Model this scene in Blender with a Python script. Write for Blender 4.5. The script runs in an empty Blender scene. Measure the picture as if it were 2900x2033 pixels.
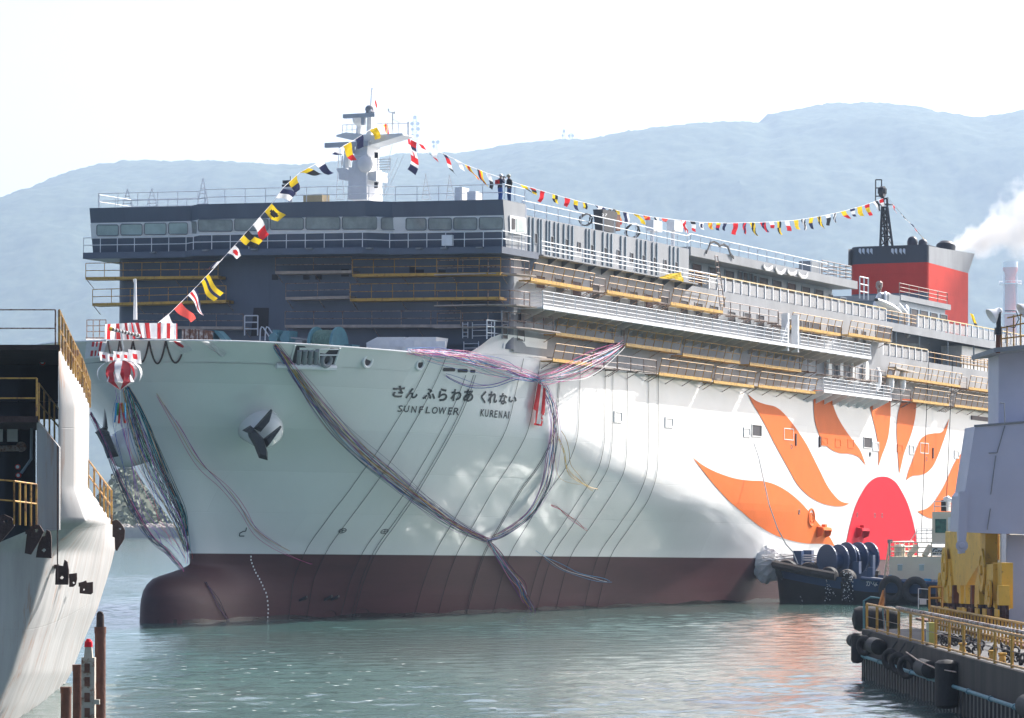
import bpy, bmesh, math, random
from mathutils import Vector, Matrix, noise
from mathutils.geometry import delaunay_2d_cdt
random.seed(7)
SC = bpy.context.scene
COL = SC.collection
# ------------------------------------------------------------------ camera
F, CX, HOR, HC = 10500.0, 1450.0, 1450.0, 6.5      # focal length and horizon measured in the 2900 px wide photograph
cam = bpy.data.cameras.new('camera'); camo = bpy.data.objects.new('camera', cam); COL.objects.link(camo)
camo.location = (0, 0, HC); camo.rotation_euler = (math.radians(90), 0, 0)
cam.sensor_width = 36; cam.lens = 36 * F / 2900; cam.shift_y = (HOR - 1016.5) / 2900
cam.clip_start = 1; cam.clip_end = 20000
SC.camera = camo
SC.render.resolution_x, SC.render.resolution_y = 1024, 718
# ------------------------------------------------------------------ sky and sun
SUN = Vector((.587, .497, .64)).normalized()
wd = bpy.data.worlds.new('World'); SC.world = wd; wd.use_nodes = True
nt = wd.node_tree
bg = nt.nodes['Background']
sky = nt.nodes.new('ShaderNodeTexSky'); sky.sky_type = 'NISHITA'; sky.sun_disc = False
sky.sun_elevation = math.asin(SUN.z); sky.sun_rotation = math.atan2(SUN.x, SUN.y)
sky.air_density = 0.5; sky.dust_density = 4.4; sky.ozone_density = 1.0
nt.links.new(sky.outputs[0], bg.inputs[0]); bg.inputs[1].default_value = 0.15
sl = bpy.data.lights.new('sun', 'SUN'); sl.energy = 5.0; sl.angle = math.radians(.53); sl.color = (1, .97, .92)
so = bpy.data.objects.new('sun', sl); COL.objects.link(so); so.location = (60, 60, 120)
so.rotation_euler = (-SUN).to_track_quat('-Z', 'Y').to_euler()
SC.view_settings.view_transform = 'Standard'; SC.view_settings.look = 'None'
SC.view_settings.exposure = 0.93; SC.view_settings.gamma = 1.0
SC.render.engine = 'CYCLES'
SC.cycles.max_bounces = 6; SC.cycles.diffuse_bounces = 3; SC.cycles.glossy_bounces = 3
SC.cycles.transmission_bounces = 3; SC.cycles.volume_bounces = 2; SC.cycles.transparent_max_bounces = 8
SC.cycles.use_denoising = True
SC.cycles.sample_clamp_indirect = 14
# ------------------------------------------------------------------ ship frame (u aft, v to port, w up from the boot-top line)
TH = math.atan(.471); SN, CN, TR = math.sin(TH), math.cos(TH), .0150
D0 = 220.0; X0 = (541 - CX) / F * D0; Z0 = HC - (1567 - HOR) / F * D0
def S(u, v, w):
    q = u + w * TR
    return Vector((X0 + SN * q + CN * v, D0 + CN * q - SN * v, Z0 + w - u * TR))
MS = Matrix(((SN, -CN, SN * TR, X0), (CN, SN, CN * TR, D0), (-TR, 0, 1, Z0), (0, 0, 0, 1)))   # acts on (u, -v, w)
def side(px, py, v):
    a, b, w = (px - CX) / F, (HOR - py) / F, 10
    for _ in range(6):
        q = (a * (D0 - SN * v) - X0 - CN * v) / (SN - a * CN)
        Y = D0 + CN * q - SN * v; u = q - w * TR; w = HC + b * Y - Z0 + u * TR
    return u, w
def front(px, py, u):
    a, b, w = (px - CX) / F, (HOR - py) / F, 10
    for _ in range(6):
        q = u + w * TR
        v = (a * (D0 + CN * q) - X0 - SN * q) / (CN + a * SN)
        Y = D0 + CN * q - SN * v; w = HC + b * Y - Z0 + u * TR
    return v, w
def sp(p, v): u, w = side(p[0], p[1], v); return (u, v, w)
def fp(p, u): v, w = front(p[0], p[1], u); return (u, v, w)
def at(px, py, Y): return Vector(((px - CX) / F * Y, Y, HC + (HOR - py) / F * Y))
def toship(p):
    d = p - Vector((X0, D0, Z0)); q = SN * d.x + CN * d.y; v = CN * d.x - SN * d.y
    w = d.z; u = q
    for _ in range(4): u = q - w * TR; w = d.z + u * TR
    return (u, v, w)
def zm(x0, y0, k): return lambda a, b: (x0 + a * k, y0 + b * k)       # reading a measured enlargement
Z1, Z2, Z3, Z4, Z5 = zm(200, 480, .32302), zm(800, 220, .32302), zm(1350, 480, .32302), zm(1900, 480, .32302), zm(2300, 480, .32293)
ZA, ZB, ZC = zm(1400, 820, .22361), zm(2200, 960, .17422), zm(2400, 880, .28571)
Z8, Z7, ZP, ZT, ZQ, ZK = zm(800, 880, .32302), zm(1050, 920, .37261), zm(1900, 1080, .39753), zm(2120, 1400, .33972), zm(2380, 1560, .29379), zm(2600, 1500, .22355)
Z6, ZL1, ZL2, ZM = zm(200, 860, .32302), zm(0, 860, .33546), zm(0, 1380, .40552), zm(900, 240, .21112)
ZR, ZN = zm(1000, 980, .48436), zm(260, 900, .18631)
ZH = zm(0, 0, 1.26307)
# ------------------------------------------------------------------ materials
def mat(name, col, rough=.5, metal=0, var=.12, scale=1.0, bump=0.0, bscale=None, spec=.5, coat=0, col2=None, stretch=(1, 1, 1), rust=0, rustcol=(.16, .06, .025)):
    m = bpy.data.materials.new(name); m.use_nodes = True
    n, l = m.node_tree.nodes, m.node_tree.links
    b = n['Principled BSDF']; b.inputs['Roughness'].default_value = rough; b.inputs['Metallic'].default_value = metal
    b.inputs['Specular IOR Level'].default_value = spec; b.inputs['Coat Weight'].default_value = coat
    tc = n.new('ShaderNodeTexCoord'); mp = n.new('ShaderNodeMapping'); mp.inputs['Scale'].default_value = stretch
    l.new(tc.outputs['Object'], mp.inputs[0])
    no = n.new('ShaderNodeTexNoise'); no.inputs['Scale'].default_value = scale; no.inputs['Detail'].default_value = 7; no.inputs['Roughness'].default_value = .62
    l.new(mp.outputs[0], no.inputs['Vector'])
    mr = n.new('ShaderNodeMapRange'); mr.inputs[1].default_value = .3; mr.inputs[2].default_value = .7
    l.new(no.outputs[0], mr.inputs[0])
    mx = n.new('ShaderNodeMix'); mx.data_type = 'RGBA'
    c2 = col2 or tuple(c * (1 - var) for c in col)
    c1 = col if col2 else tuple(min(1, c * (1 + var * .6)) for c in col)
    mx.inputs[6].default_value = (*c1, 1); mx.inputs[7].default_value = (*c2, 1)
    l.new(mr.outputs[0], mx.inputs[0])
    out = mx.outputs[2]
    if rust:
        n2 = n.new('ShaderNodeTexNoise'); n2.inputs['Scale'].default_value = scale * 2.3; n2.inputs['Detail'].default_value = 9; n2.inputs['Roughness'].default_value = .7
        l.new(mp.outputs[0], n2.inputs['Vector'])
        r2 = n.new('ShaderNodeMapRange'); r2.inputs[1].default_value = .62 - rust * .25; r2.inputs[2].default_value = .72 - rust * .2
        l.new(n2.outputs[0], r2.inputs[0])
        m2 = n.new('ShaderNodeMix'); m2.data_type = 'RGBA'; m2.inputs[7].default_value = (*rustcol, 1)
        l.new(r2.outputs[0], m2.inputs[0]); l.new(out, m2.inputs[6]); out = m2.outputs[2]
    l.new(out, b.inputs['Base Color'])
    if bump:
        nb = n.new('ShaderNodeTexNoise'); nb.inputs['Scale'].default_value = bscale or scale * 3; nb.inputs['Detail'].default_value = 5
        l.new(mp.outputs[0], nb.inputs['Vector'])
        bn = n.new('ShaderNodeBump'); bn.inputs['Strength'].default_value = bump; bn.inputs['Distance'].default_value = .1
        l.new(nb.outputs[0], bn.inputs['Height']); l.new(bn.outputs[0], b.inputs['Normal'])
    return m
def plate(m, pw=11.0, ph=2.45, amt=.10, swap=False, depth=.02):
    """weld seams between the shell plates: fine relief and a faint change of tone from plate to plate"""
    n, l = m.node_tree.nodes, m.node_tree.links
    b = n['Principled BSDF']
    tc = n.new('ShaderNodeTexCoord'); sx = n.new('ShaderNodeSeparateXYZ'); cb = n.new('ShaderNodeCombineXYZ')
    l.new(tc.outputs['Object'], sx.inputs[0])
    l.new(sx.outputs[1 if swap else 0], cb.inputs[0]); l.new(sx.outputs[2], cb.inputs[1])
    br = n.new('ShaderNodeTexBrick'); br.inputs['Scale'].default_value = 1; br.inputs['Mortar Size'].default_value = .022
    br.inputs['Brick Width'].default_value = pw; br.inputs['Row Height'].default_value = ph; br.inputs['Mortar Smooth'].default_value = .6
    br.inputs['Color1'].default_value = (1, 1, 1, 1); br.inputs['Color2'].default_value = (1 - amt, 1 - amt, 1 - amt, 1); br.inputs['Mortar'].default_value = (1 - amt * .6,) * 3 + (1,)
    l.new(cb.outputs[0], br.inputs['Vector'])
    src = b.inputs['Base Color'].links[0].from_socket
    mx = n.new('ShaderNodeMix'); mx.data_type = 'RGBA'; mx.blend_type = 'MULTIPLY'; mx.inputs[0].default_value = 1
    l.new(src, mx.inputs[6]); l.new(br.outputs['Color'], mx.inputs[7]); l.new(mx.outputs[2], b.inputs['Base Color'])
    no = n.new('ShaderNodeTexNoise'); no.inputs['Scale'].default_value = .9; no.inputs['Detail'].default_value = 3
    l.new(tc.outputs['Object'], no.inputs['Vector'])
    ad = n.new('ShaderNodeMath'); ad.operation = 'MULTIPLY_ADD'; ad.inputs[1].default_value = -.6
    l.new(br.outputs['Fac'], ad.inputs[0]); l.new(no.outputs[0], ad.inputs[2])
    bn = n.new('ShaderNodeBump'); bn.inputs['Strength'].default_value = .35; bn.inputs['Distance'].default_value = depth
    l.new(ad.outputs[0], bn.inputs['Height']); l.new(bn.outputs[0], b.inputs['Normal'])
    return m
M = {}
M['white_hull'] = plate(mat('white_hull_paint', (.80, .80, .785), .14, var=.05, scale=.35, stretch=(.5, .5, .15), coat=.3), amt=.075, depth=.04)
M['red_hull'] = plate(mat('maroon_antifouling', (.085, .029, .032), .5, spec=.3, var=.30, scale=.22, stretch=(.5, .5, 2.2)), amt=.10)
M['front'] = plate(mat('slate_blue_paint', (.092, .118, .165), .45, var=.13, scale=.5, stretch=(1, 1, .25)), 5, 2.6, .10, swap=True)
M['grey'] = plate(mat('light_grey_primer', (.315, .325, .34), .6, spec=.2, var=.16, scale=.55, stretch=(1, 1, .22)), 5.5, 2.7, .07)
M['deck'] = mat('deck_grey', (.22, .24, .26), .7, var=.2, scale=.6)
M['white'] = mat('white_paint', (.78, .79, .79), .35, var=.08, scale=1.5)
M['wrail'] = mat('white_rail_paint', (.74, .76, .78), .4, var=.1, scale=2)
M['yellow'] = mat('gangway_yellow', (.54, .31, .045), .5, var=.2, scale=1.3, rust=.3)
M['yrail'] = mat('yellow_rail', (.52, .29, .06), .5, var=.25, scale=1.6, rust=.55, rustcol=(.22, .10, .05))
M['scaf'] = mat('rusty_scaffold_tube', (.34, .27, .23), .6, var=.3, scale=2.5, rust=.6)
M['plank'] = mat('weathered_plank', (.42, .35, .30), .8, var=.3, scale=1.5)
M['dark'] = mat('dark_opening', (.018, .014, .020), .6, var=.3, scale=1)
M['maroon'] = mat('primer_red_opening', (.055, .016, .016), .6, var=.3, scale=1)
M['glass'] = mat('bridge_glass', (.30, .33, .32), .08, var=.35, scale=.8, spec=.6)
M['glass2'] = mat('green_tinted_glass', (.40, .50, .48), .06, var=.35, scale=.5, spec=.6)
M['black'] = mat('black_paint', (.022, .024, .030), .4, var=.25, scale=1)
M['funnelblack'] = mat('funnel_black', (.035, .043, .060), .45, var=.15, scale=.5)
M['funnelred'] = plate(mat('funnel_red', (.58, .045, .030), .6, spec=.1, var=.10, scale=.6), 3, 1.6, .06)
M['rubber'] = mat('black_rubber', (.022, .021, .022), .75, var=.35, scale=3, bump=.3)
M['rope'] = mat('dark_wire', (.030, .030, .034), .6, var=.2)
M['wrope'] = mat('white_rope', (.66, .66, .66), .8, var=.15)
M['orange'] = mat('petal_orange', (.76, .17, .035), .55, var=.07, scale=.5, spec=.08)
M['crimson'] = mat('sun_crimson', (.58, .010, .026), .6, var=.06, scale=.5, spec=.08)
M['letter'] = mat('letter_black', (.02, .028, .035), .4, var=.1)
M['teal'] = mat('winch_teal', (.075, .22, .27), .5, var=.2, scale=2)
M['rust'] = mat('rust_brown', (.13, .05, .03), .85, var=.5, scale=1.5, bump=.4, bscale=6)
M['darkrust'] = mat('dark_rusted_steel', (.040, .018, .016), .8, var=.5, scale=2, bump=.3, bscale=8)
M['bracket'] = mat('beige_bracket', (.50, .43, .37), .6, var=.15, scale=1)
FC = {'r': (.62, .025, .03), 'y': (.78, .55, .02), 'n': (.03, .035, .085), 'w': (.82, .82, .82), 'k': (.022, .024, .028), 'o': (.80, .22, .03), 'c': (.75, .10, .08)}
def clothy(m, f=.45):
    n, l = m.node_tree.nodes, m.node_tree.links; b = n['Principled BSDF']; t = n.new('ShaderNodeBsdfTranslucent'); x = n.new('ShaderNodeMixShader'); x.inputs[0].default_value = f
    l.new(b.inputs['Base Color'].links[0].from_socket, t.inputs[0]); l.new(b.outputs[0], x.inputs[1]); l.new(t.outputs[0], x.inputs[2]); l.new(x.outputs[0], n['Material Output'].inputs[0]); return m
for k, c in FC.items(): M['f' + k] = clothy(mat('flag_cloth_' + k, c, .8, var=.08, scale=3))
# ------------------------------------------------------------------ mesh builder
class MB:
    def __init__(s): s.v, s.f, s.m = [], [], []
    def add(s, vs, fs, mi=0):
        o = len(s.v); s.v += [tuple(p) for p in vs]; s.f += [tuple(i + o for i in q) for q in fs]; s.m += [mi] * len(fs); return s
    def quad(s, a, b, c, d, mi=0): return s.add([a, b, c, d], [(0, 1, 2, 3)], mi)
    def box(s, a, b, mi=0):
        (x0, y0, z0), (x1, y1, z1) = a, b
        return s.add([(x0, y0, z0), (x1, y0, z0), (x1, y1, z0), (x0, y1, z0), (x0, y0, z1), (x1, y0, z1), (x1, y1, z1), (x0, y1, z1)],
                     [(0, 1, 2, 3), (4, 5, 6, 7), (0, 1, 5, 4), (1, 2, 6, 5), (2, 3, 7, 6), (3, 0, 4, 7)], mi)
    def hexa(s, p, mi=0):
        return s.add(p, [(0, 1, 2, 3), (4, 5, 6, 7), (0, 1, 5, 4), (1, 2, 6, 5), (2, 3, 7, 6), (3, 0, 4, 7)], mi)
    def tube(s, p, q, r, n=5, r2=None, cap=True, mi=0):
        return s.path([p, q], [r, r if r2 is None else r2], n, cap, mi)
    def path(s, pts, r, n=5, cap=True, mi=0):
        pts = [Vector(p) for p in pts]; rs = r if isinstance(r, (list, tuple)) else [r] * len(pts)
        o = len(s.v); up = None
        for i, p in enumerate(pts):
            d = (pts[min(i + 1, len(pts) - 1)] - pts[max(i - 1, 0)])
            d = d.normalized() if d.length > 1e-9 else Vector((0, 0, 1))
            if up is None: up = d.cross(Vector((0, 0, 1)) if abs(d.z) < .9 else Vector((1, 0, 0)))
            a = (up - d * up.dot(d)); a = a.normalized() if a.length > 1e-6 else d.orthogonal().normalized(); up = a
            b = d.cross(a)
            for k in range(n):
                t = 2 * math.pi * k / n
                s.v.append(tuple(p + (a * math.cos(t) + b * math.sin(t)) * rs[i]))
        for i in range(len(pts) - 1):
            for k in range(n):
                k2 = (k + 1) % n
                s.f.append((o + i * n + k, o + i * n + k2, o + (i + 1) * n + k2, o + (i + 1) * n + k)); s.m.append(mi)
        if cap and n > 2:
            s.f.append(tuple(o + k for k in range(n))); s.m.append(mi)
            s.f.append(tuple(o + (len(pts) - 1) * n + k for k in range(n))); s.m.append(mi)
        return s
    def prism(s, poly, vec, mi=0):
        n = len(poly); vec = Vector(vec); b = [Vector(p) for p in poly]
        return s.add(b + [p + vec for p in b], [tuple(range(n)), tuple(range(n, 2 * n))] + [(i, (i + 1) % n, n + (i + 1) % n, n + i) for i in range(n)], mi)
    def grid(s, rows, mi=0, closed=False):
        o = len(s.v); nr, nc = len(rows), len(rows[0])
        for r in rows: s.v += [tuple(p) for p in r]
        for i in range(nr - 1):
            for j in range(nc if closed else nc - 1):
                j2 = (j + 1) % nc
                s.f.append((o + i * nc + j, o + i * nc + j2, o + (i + 1) * nc + j2, o + (i + 1) * nc + j)); s.m.append(mi)
        return s
    def ball(s, c, r, nu=12, nv=8, mi=0, sq=(1, 1, 1)):
        c = Vector(c); rows = []
        for i in range(nv + 1):
            a = -math.pi / 2 + math.pi * i / nv
            rows.append([c + Vector((math.cos(a) * math.cos(2 * math.pi * j / nu) * sq[0], math.cos(a) * math.sin(2 * math.pi * j / nu) * sq[1], math.sin(a) * sq[2])) * r for j in range(nu)])
        return s.grid(rows, mi, True)
    def lathe(s, c, axis, prof, n=16, mi=0):
        c = Vector(c); d = Vector(axis).normalized(); a = d.orthogonal().normalized(); b = d.cross(a)
        rows = [[c + d * h + (a * math.cos(2 * math.pi * k / n) + b * math.sin(2 * math.pi * k / n)) * max(r, 1e-4) for k in range(n)] for h, r in prof]
        return s.grid(rows, mi, True)
    def torus(s, c, axis, R, r, n=18, k=8, mi=0):
        c = Vector(c); d = Vector(axis).normalized(); a = d.orthogonal().normalized(); b = d.cross(a)
        return s.grid([[c + (a * math.cos(2 * math.pi * i / n) + b * math.sin(2 * math.pi * i / n)) * (R + r * math.cos(2 * math.pi * j / k)) + d * r * math.sin(2 * math.pi * j / k) for j in range(k)] for i in range(n + 1)], mi, True)
    def rail(s, pts, h=1.05, step=1.5, nr=3, r=.03, up=(0, 0, 1), mi=0, rp=None, lean=(0, 0, 0)):
        pts = [Vector(p) for p in pts]; up = Vector(up); lean = Vector(lean)
        for a, b in zip(pts, pts[1:]):
            L = (b - a).length; n = max(1, round(L / step))
            for i in range(n + 1):
                p = a.lerp(b, i / n); s.tube(p, p + up * h + lean, rp or r * 1.15, 4, cap=False, mi=mi)
            for k in range(1, nr + 1):
                o = (up * h + lean) * (k / nr); s.tube(a + o, b + o, r, 4, cap=False, mi=mi)
        return s
    def build(s, name, m, parent=None, smooth=False, ship=None, loc=None, sharp=None):
        """one mesh object; ship-frame coordinates are stored as (u, -v, w)"""
        if ship is None: ship = bool(parent and parent.get('_ship'))
        base = Vector(loc) if loc is not None else (Vector(parent['_base']) if parent and '_base' in parent else Vector((0, 0, 0)))
        me = bpy.data.meshes.new(name)
        vs = [Vector(p) - base for p in s.v]
        if ship: vs = [(p.x, -p.y, p.z) for p in vs]
        me.from_pydata([tuple(p) for p in vs], [], s.f)
        ms = m if isinstance(m, (list, tuple)) else [m]
        for q in ms: me.materials.append(M[q] if isinstance(q, str) else q)
        if len(ms) > 1: me.polygons.foreach_set('material_index', s.m)
        bm = bmesh.new(); bm.from_mesh(me)
        bmesh.ops.remove_doubles(bm, verts=bm.verts, dist=1e-5)
        bmesh.ops.recalc_face_normals(bm, faces=bm.faces); bm.to_mesh(me); bm.free()
        if smooth:
            me.polygons.foreach_set('use_smooth', [True] * len(me.polygons))
            me.set_sharp_from_angle(angle=math.radians(sharp or 38))
        o = bpy.data.objects.new(name, me); COL.objects.link(o)
        if parent:
            o.parent = parent
            if parent.get('_ship'): o['_ship'] = 1
            o['_base'] = tuple(base)
        elif ship:
            b = base; o.matrix_world = MS @ Matrix.Translation((b.x, -b.y, b.z)); o['_ship'] = 1; o['_base'] = tuple(base)
        else:
            o.location = base; o['_base'] = tuple(base)
        return o
def tag(o, label=None, cat=None, group=None, kind=None):
    for k, x in (('label', label), ('category', cat), ('group', group), ('kind', kind)):
        if x: o[k] = x
    return o
def thing(name, label, cat, base=(0, 0, 0), ship=False, group=None):
    o = bpy.data.objects.new(name, None); COL.objects.link(o); o.empty_display_size = .3
    b = Vector(base); o['_base'] = tuple(b)
    if ship: o.matrix_world = MS @ Matrix.Translation((b.x, -b.y, b.z)); o['_ship'] = 1
    else: o.location = b
    return tag(o, label, cat, group)
def solo(name, label, cat, mb, m, base, ship=False, group=None, smooth=False):
    return tag(mb.build(name, m, None, smooth, ship, base), label, cat, group)
def lerp(a, b, t): return a + (b - a) * t
def ilin(xs, ys, x):
    if x <= xs[0]: return ys[0]
    for i in range(len(xs) - 1):
        if x <= xs[i + 1]: return lerp(ys[i], ys[i + 1], (x - xs[i]) / (xs[i + 1] - xs[i]))
    return ys[-1]
def pchip(xs, ys):
    n = len(xs); h = [xs[i + 1] - xs[i] for i in range(n - 1)]; d = [(ys[i + 1] - ys[i]) / h[i] for i in range(n - 1)]
    m = [0] * n; m[0], m[-1] = d[0], d[-1]
    for i in range(1, n - 1):
        m[i] = 0 if d[i - 1] * d[i] <= 0 else 2 * d[i - 1] * d[i] / (d[i - 1] + d[i])
    def f(x):
        if x <= xs[0]: return ys[0]
        if x >= xs[-1]: return ys[-1]
        i = 0
        while x > xs[i + 1]: i += 1
        t = (x - xs[i]) / h[i]; t2, t3 = t * t, t ** 3
        return (2 * t3 - 3 * t2 + 1) * ys[i] + (t3 - 2 * t2 + t) * h[i] * m[i] + (-2 * t3 + 3 * t2) * ys[i + 1] + (t3 - t2) * h[i] * m[i + 1]
    return f
# ================================================================== the setting: water, hills, headland
def fbm(x, y, s, o=4, seed=0): return noise.fractal(Vector((x * s, y * s, seed)), 1.0, 2.0, o)
def water_material():
    m = bpy.data.materials.new('harbour_water'); m.use_nodes = True
    n, l = m.node_tree.nodes, m.node_tree.links; b = n['Principled BSDF']
    b.inputs['Roughness'].default_value = .09; b.inputs['IOR'].default_value = 1.333
    tc = n.new('ShaderNodeTexCoord')
    no = n.new('ShaderNodeTexNoise'); no.inputs['Scale'].default_value = .03; no.inputs['Detail'].default_value = 4
    mp0 = n.new('ShaderNodeMapping'); mp0.inputs['Scale'].default_value = (1, .35, 1); l.new(tc.outputs['Object'], mp0.inputs[0]); l.new(mp0.outputs[0], no.inputs['Vector'])
    mx = n.new('ShaderNodeMix'); mx.data_type = 'RGBA'; mx.inputs[6].default_value = (.042, .115, .108, 1); mx.inputs[7].default_value = (.085, .102, .090, 1)
    mr = n.new('ShaderNodeMapRange'); mr.inputs[1].default_value = .35; mr.inputs[2].default_value = .65
    l.new(no.outputs[0], mr.inputs[0]); l.new(mr.outputs[0], mx.inputs[0]); l.new(mx.outputs[2], b.inputs['Base Color'])
    hs = []
    for sc, amp, det in ((.55, .20, 4), (2.4, .07, 4)):
        t = n.new('ShaderNodeTexNoise'); t.inputs['Scale'].default_value = sc; t.inputs['Detail'].default_value = det; t.inputs['Roughness'].default_value = .55
        l.new(tc.outputs['Object'], t.inputs['Vector'])
        q = n.new('ShaderNodeMath'); q.operation = 'MULTIPLY'; q.inputs[1].default_value = amp; l.new(t.outputs[0], q.inputs[0]); hs.append(q)
    s_ = n.new('ShaderNodeMath'); s_.operation = 'ADD'; l.new(hs[0].outputs[0], s_.inputs[0]); l.new(hs[1].outputs[0], s_.inputs[1])
    bn = n.new('ShaderNodeBump'); bn.inputs['Strength'].default_value = .6; bn.inputs['Distance'].default_value = .5
    l.new(s_.outputs[0], bn.inputs['Height']); l.new(bn.outputs[0], b.inputs['Normal'])
    return m
M['water'] = water_material()
def water_mesh():
    """wind chop as real geometry round the ships, flat sheet beyond"""
    import numpy as np
    rg = np.random.default_rng(4); xa, xb, ya, yb = -50.0, 60.0, 84.0, 420.0
    ys = [ya]
    while ys[-1] < yb: ys.append(ys[-1] + .16 * (ys[-1] / 100) ** 1.2)
    ys = np.array(ys); ys[-1] = yb; xs = np.linspace(xa, xb, 420); X, Y = np.meshgrid(xs, ys)
    Zv = np.zeros_like(X)
    for k in range(64):
        lam = 10 ** rg.uniform(math.log10(.7), math.log10(4.5)); th = rg.normal(-.9, .75); kx, ky = math.cos(th) * 2 * math.pi / lam, math.sin(th) * 2 * math.pi / lam
        amp = .0029 * lam ** .75 * rg.uniform(.5, 1.2)
        ph = kx * X + ky * Y + rg.uniform(0, 6.28); res = np.clip(lam / (3.2 * np.gradient(ys)[:, None]), 0, 1)
        Zv += amp * res * (np.sin(ph) + .25 * np.sin(2 * ph + 1.57))
    patch = .72 + .62 * np.sin(X * .06 + Y * .021 + 1) * np.sin(Y * .043 - X * .02)
    Zv *= patch
    ed = np.minimum(np.minimum((X - xa) / 4, (xb - X) / 4), np.minimum((Y - ya) / 3, (yb - Y) / 60)); Zv *= np.clip(ed, 0, 1)
    nr, nc = X.shape; co = np.stack([X, Y, Zv], -1).reshape(-1, 3)
    i = np.arange((nr - 1) * (nc - 1)); r, c = i // (nc - 1), i % (nc - 1); a = r * nc + c
    quads = np.stack([a, a + 1, a + nc + 1, a + nc], -1)
    ex = np.array([(-2300, 20, 0), (2300, 20, 0), (2300, 8000, 0), (-2300, 8000, 0), (xa, ya, 0), (xb, ya, 0), (xb, yb, 0), (xa, yb, 0)], float); o = len(co)
    eq = np.array([(0, 1, 5, 4), (1, 2, 6, 5), (2, 3, 7, 6), (3, 0, 4, 7)]) + o
    co = np.concatenate([co, ex]); quads = np.concatenate([quads, eq])
    me = bpy.data.meshes.new('harbour_water'); me.vertices.add(len(co)); me.vertices.foreach_set('co', co.ravel()); me.loops.add(quads.size); me.loops.foreach_set('vertex_index', quads.ravel().astype(np.int32))
    me.polygons.add(len(quads)); me.polygons.foreach_set('loop_start', np.arange(0, quads.size, 4, dtype=np.int32)); me.polygons.foreach_set('use_smooth', np.ones(len(quads), bool)); me.update(); me.validate()
    me.materials.append(M['water']); o = bpy.data.objects.new('harbour_water', me); COL.objects.link(o); return o
tag(water_mesh(), kind='structure')
M['foam_glint'] = mat('foam_glint_white', (.75, .78, .78), .6, var=.1)  # white flecks: sun glints painted on the water, along with froth
rf = random.Random(21); fm = MB()
for i in range(150):
    y = rf.uniform(1836, 2026); x = rf.uniform(310, 1250) if rf.random() < .8 else rf.uniform(1250, 2300); Yf_ = F * HC / (y - HOR); cx_, r = (x - CX) / F * Yf_, rf.uniform(.02, .085)
    fm.add([(cx_ + r * (1 + rf.random() * 1.6) * math.cos(k * 1.047), Yf_ + r * math.sin(k * 1.047) * rf.uniform(.7, 1.4), .05 + .012 * math.sin(i)) for k in range(6)], [tuple(range(6))])
tag(fm.build('foam_glint_flecks', 'foam_glint'), 'scattered white flecks of froth and painted sun glint on the water before the ferry', 'foam_glint', kind='stuff')
# wooded hills across the strait
M['hill'] = mat('wooded_hillside', (.016, .032, .015), .95, col2=(.060, .075, .042), scale=.045, bump=.7, bscale=.09, spec=.1)
RID = [(-300, 640), (-60, 510), (0, 470), (60, 430), (130, 395), (200, 370), (300, 357), (400, 362), (500, 363), (580, 371), (650, 381), (740, 377), (820, 365), (900, 347), (960, 347), (1060, 345), (1150, 325), (1250, 316), (1330, 316), (1400, 297), (1500, 286), (1600, 278), (1690, 286), (1720, 257), (1800, 241), (1850, 231), (1950, 228), (2050, 241), (2100, 266), (2160, 281), (2200, 271), (2296, 246), (2420, 215), (2560, 250), (2700, 330)]
RY = 7000.0
def ridge(px): return (HOR - ilin([a * 1.263 for a, b in RID], [b * 1.263 for a, b in RID], px)) / F * RY + HC
RS = [sum(ridge(-380 + i * (3780 / 329) + d) for d in range(-480, 481, 60)) / 17 for i in range(330)]
rows = []
for j in range(190):
    t = j / 189; Y = 5000 + t * 2500; row = []; k = (Y - 5000) / (RY - 5000)
    prof = math.sin(min(k, 1) * math.pi / 2) ** 1.1 if k <= 1 else max(0, 1 - ((Y - RY) / 900) ** 2)
    for i in range(330):
        px = -380 + i * (3780 / 329); x = (px - CX) / F * RY * (.8 + .2 * Y / RY); h = lerp(RS[i], ridge(px), min(1, k) ** 3)
        und = fbm(x, Y * .7,   .0024, 3, 3.1) * 50 * math.sin(min(k, 1) * math.pi)
        crown = fbm(x, Y, .024, 4, 8.0) * 5.0 + abs(fbm(x, Y, .055, 2, 2.0)) * 5.0
        row.append((x, Y, max(-2, min(h * prof + und, (h + 4) * Y / RY) - 4 + crown)))
    rows.append(row)
hm = MB(); hm.grid(rows); tag(hm.build('hills', 'hill', smooth=True), kind='structure')
# sea wall, rocks and the small wooded headland behind it
M['concrete'] = mat('sea_wall_concrete', (.34, .33, .30), .85, var=.25, scale=.2)
M['rock'] = mat('armour_rock', (.30, .27, .24), .9, var=.5, scale=.4)
SY = 10500 * 6.5 / (1522 - HOR)
sw = MB(); x0, x1 = at(120, 0, SY).x, at(980, 0, SY).x
sw.box((x0, SY, -1), (x1, SY + 6, 2.05)); sw.box((x0, SY + 1.2, 2.05), (x1, SY + 2.0, 2.6))
tag(sw.build('sea_wall', 'concrete'), 'low grey concrete sea wall at the foot of the wooded headland', 'sea wall')
rk = MB()
for i in range(420):
    x = random.uniform(x0, x1); y = SY + random.uniform(6.5, 14); s = random.uniform(.4, 1.1)
    rk.ball((x, y, 2.3 + (y - SY - 6) * .10), s, 5, 4, sq=(1, 1, random.uniform(.5, .9)))
tag(rk.build('armour_rocks', 'rock'), 'pale armour rocks piled along the far sea wall', 'rocks', kind='stuff')
HP = [(200, 1500), (262, 1460), (300, 1415), (325, 1360), (345, 1318), (375, 1296), (405, 1300), (440, 1335), (480, 1370), (520, 1415), (600, 1440), (760, 1470), (940, 1500)]
HY = SY + 75
def headz(px): return HC + (HOR - ilin([a for a, b in HP], [b for a, b in HP], px)) / F * HY
hd = MB(); rows = []
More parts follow.
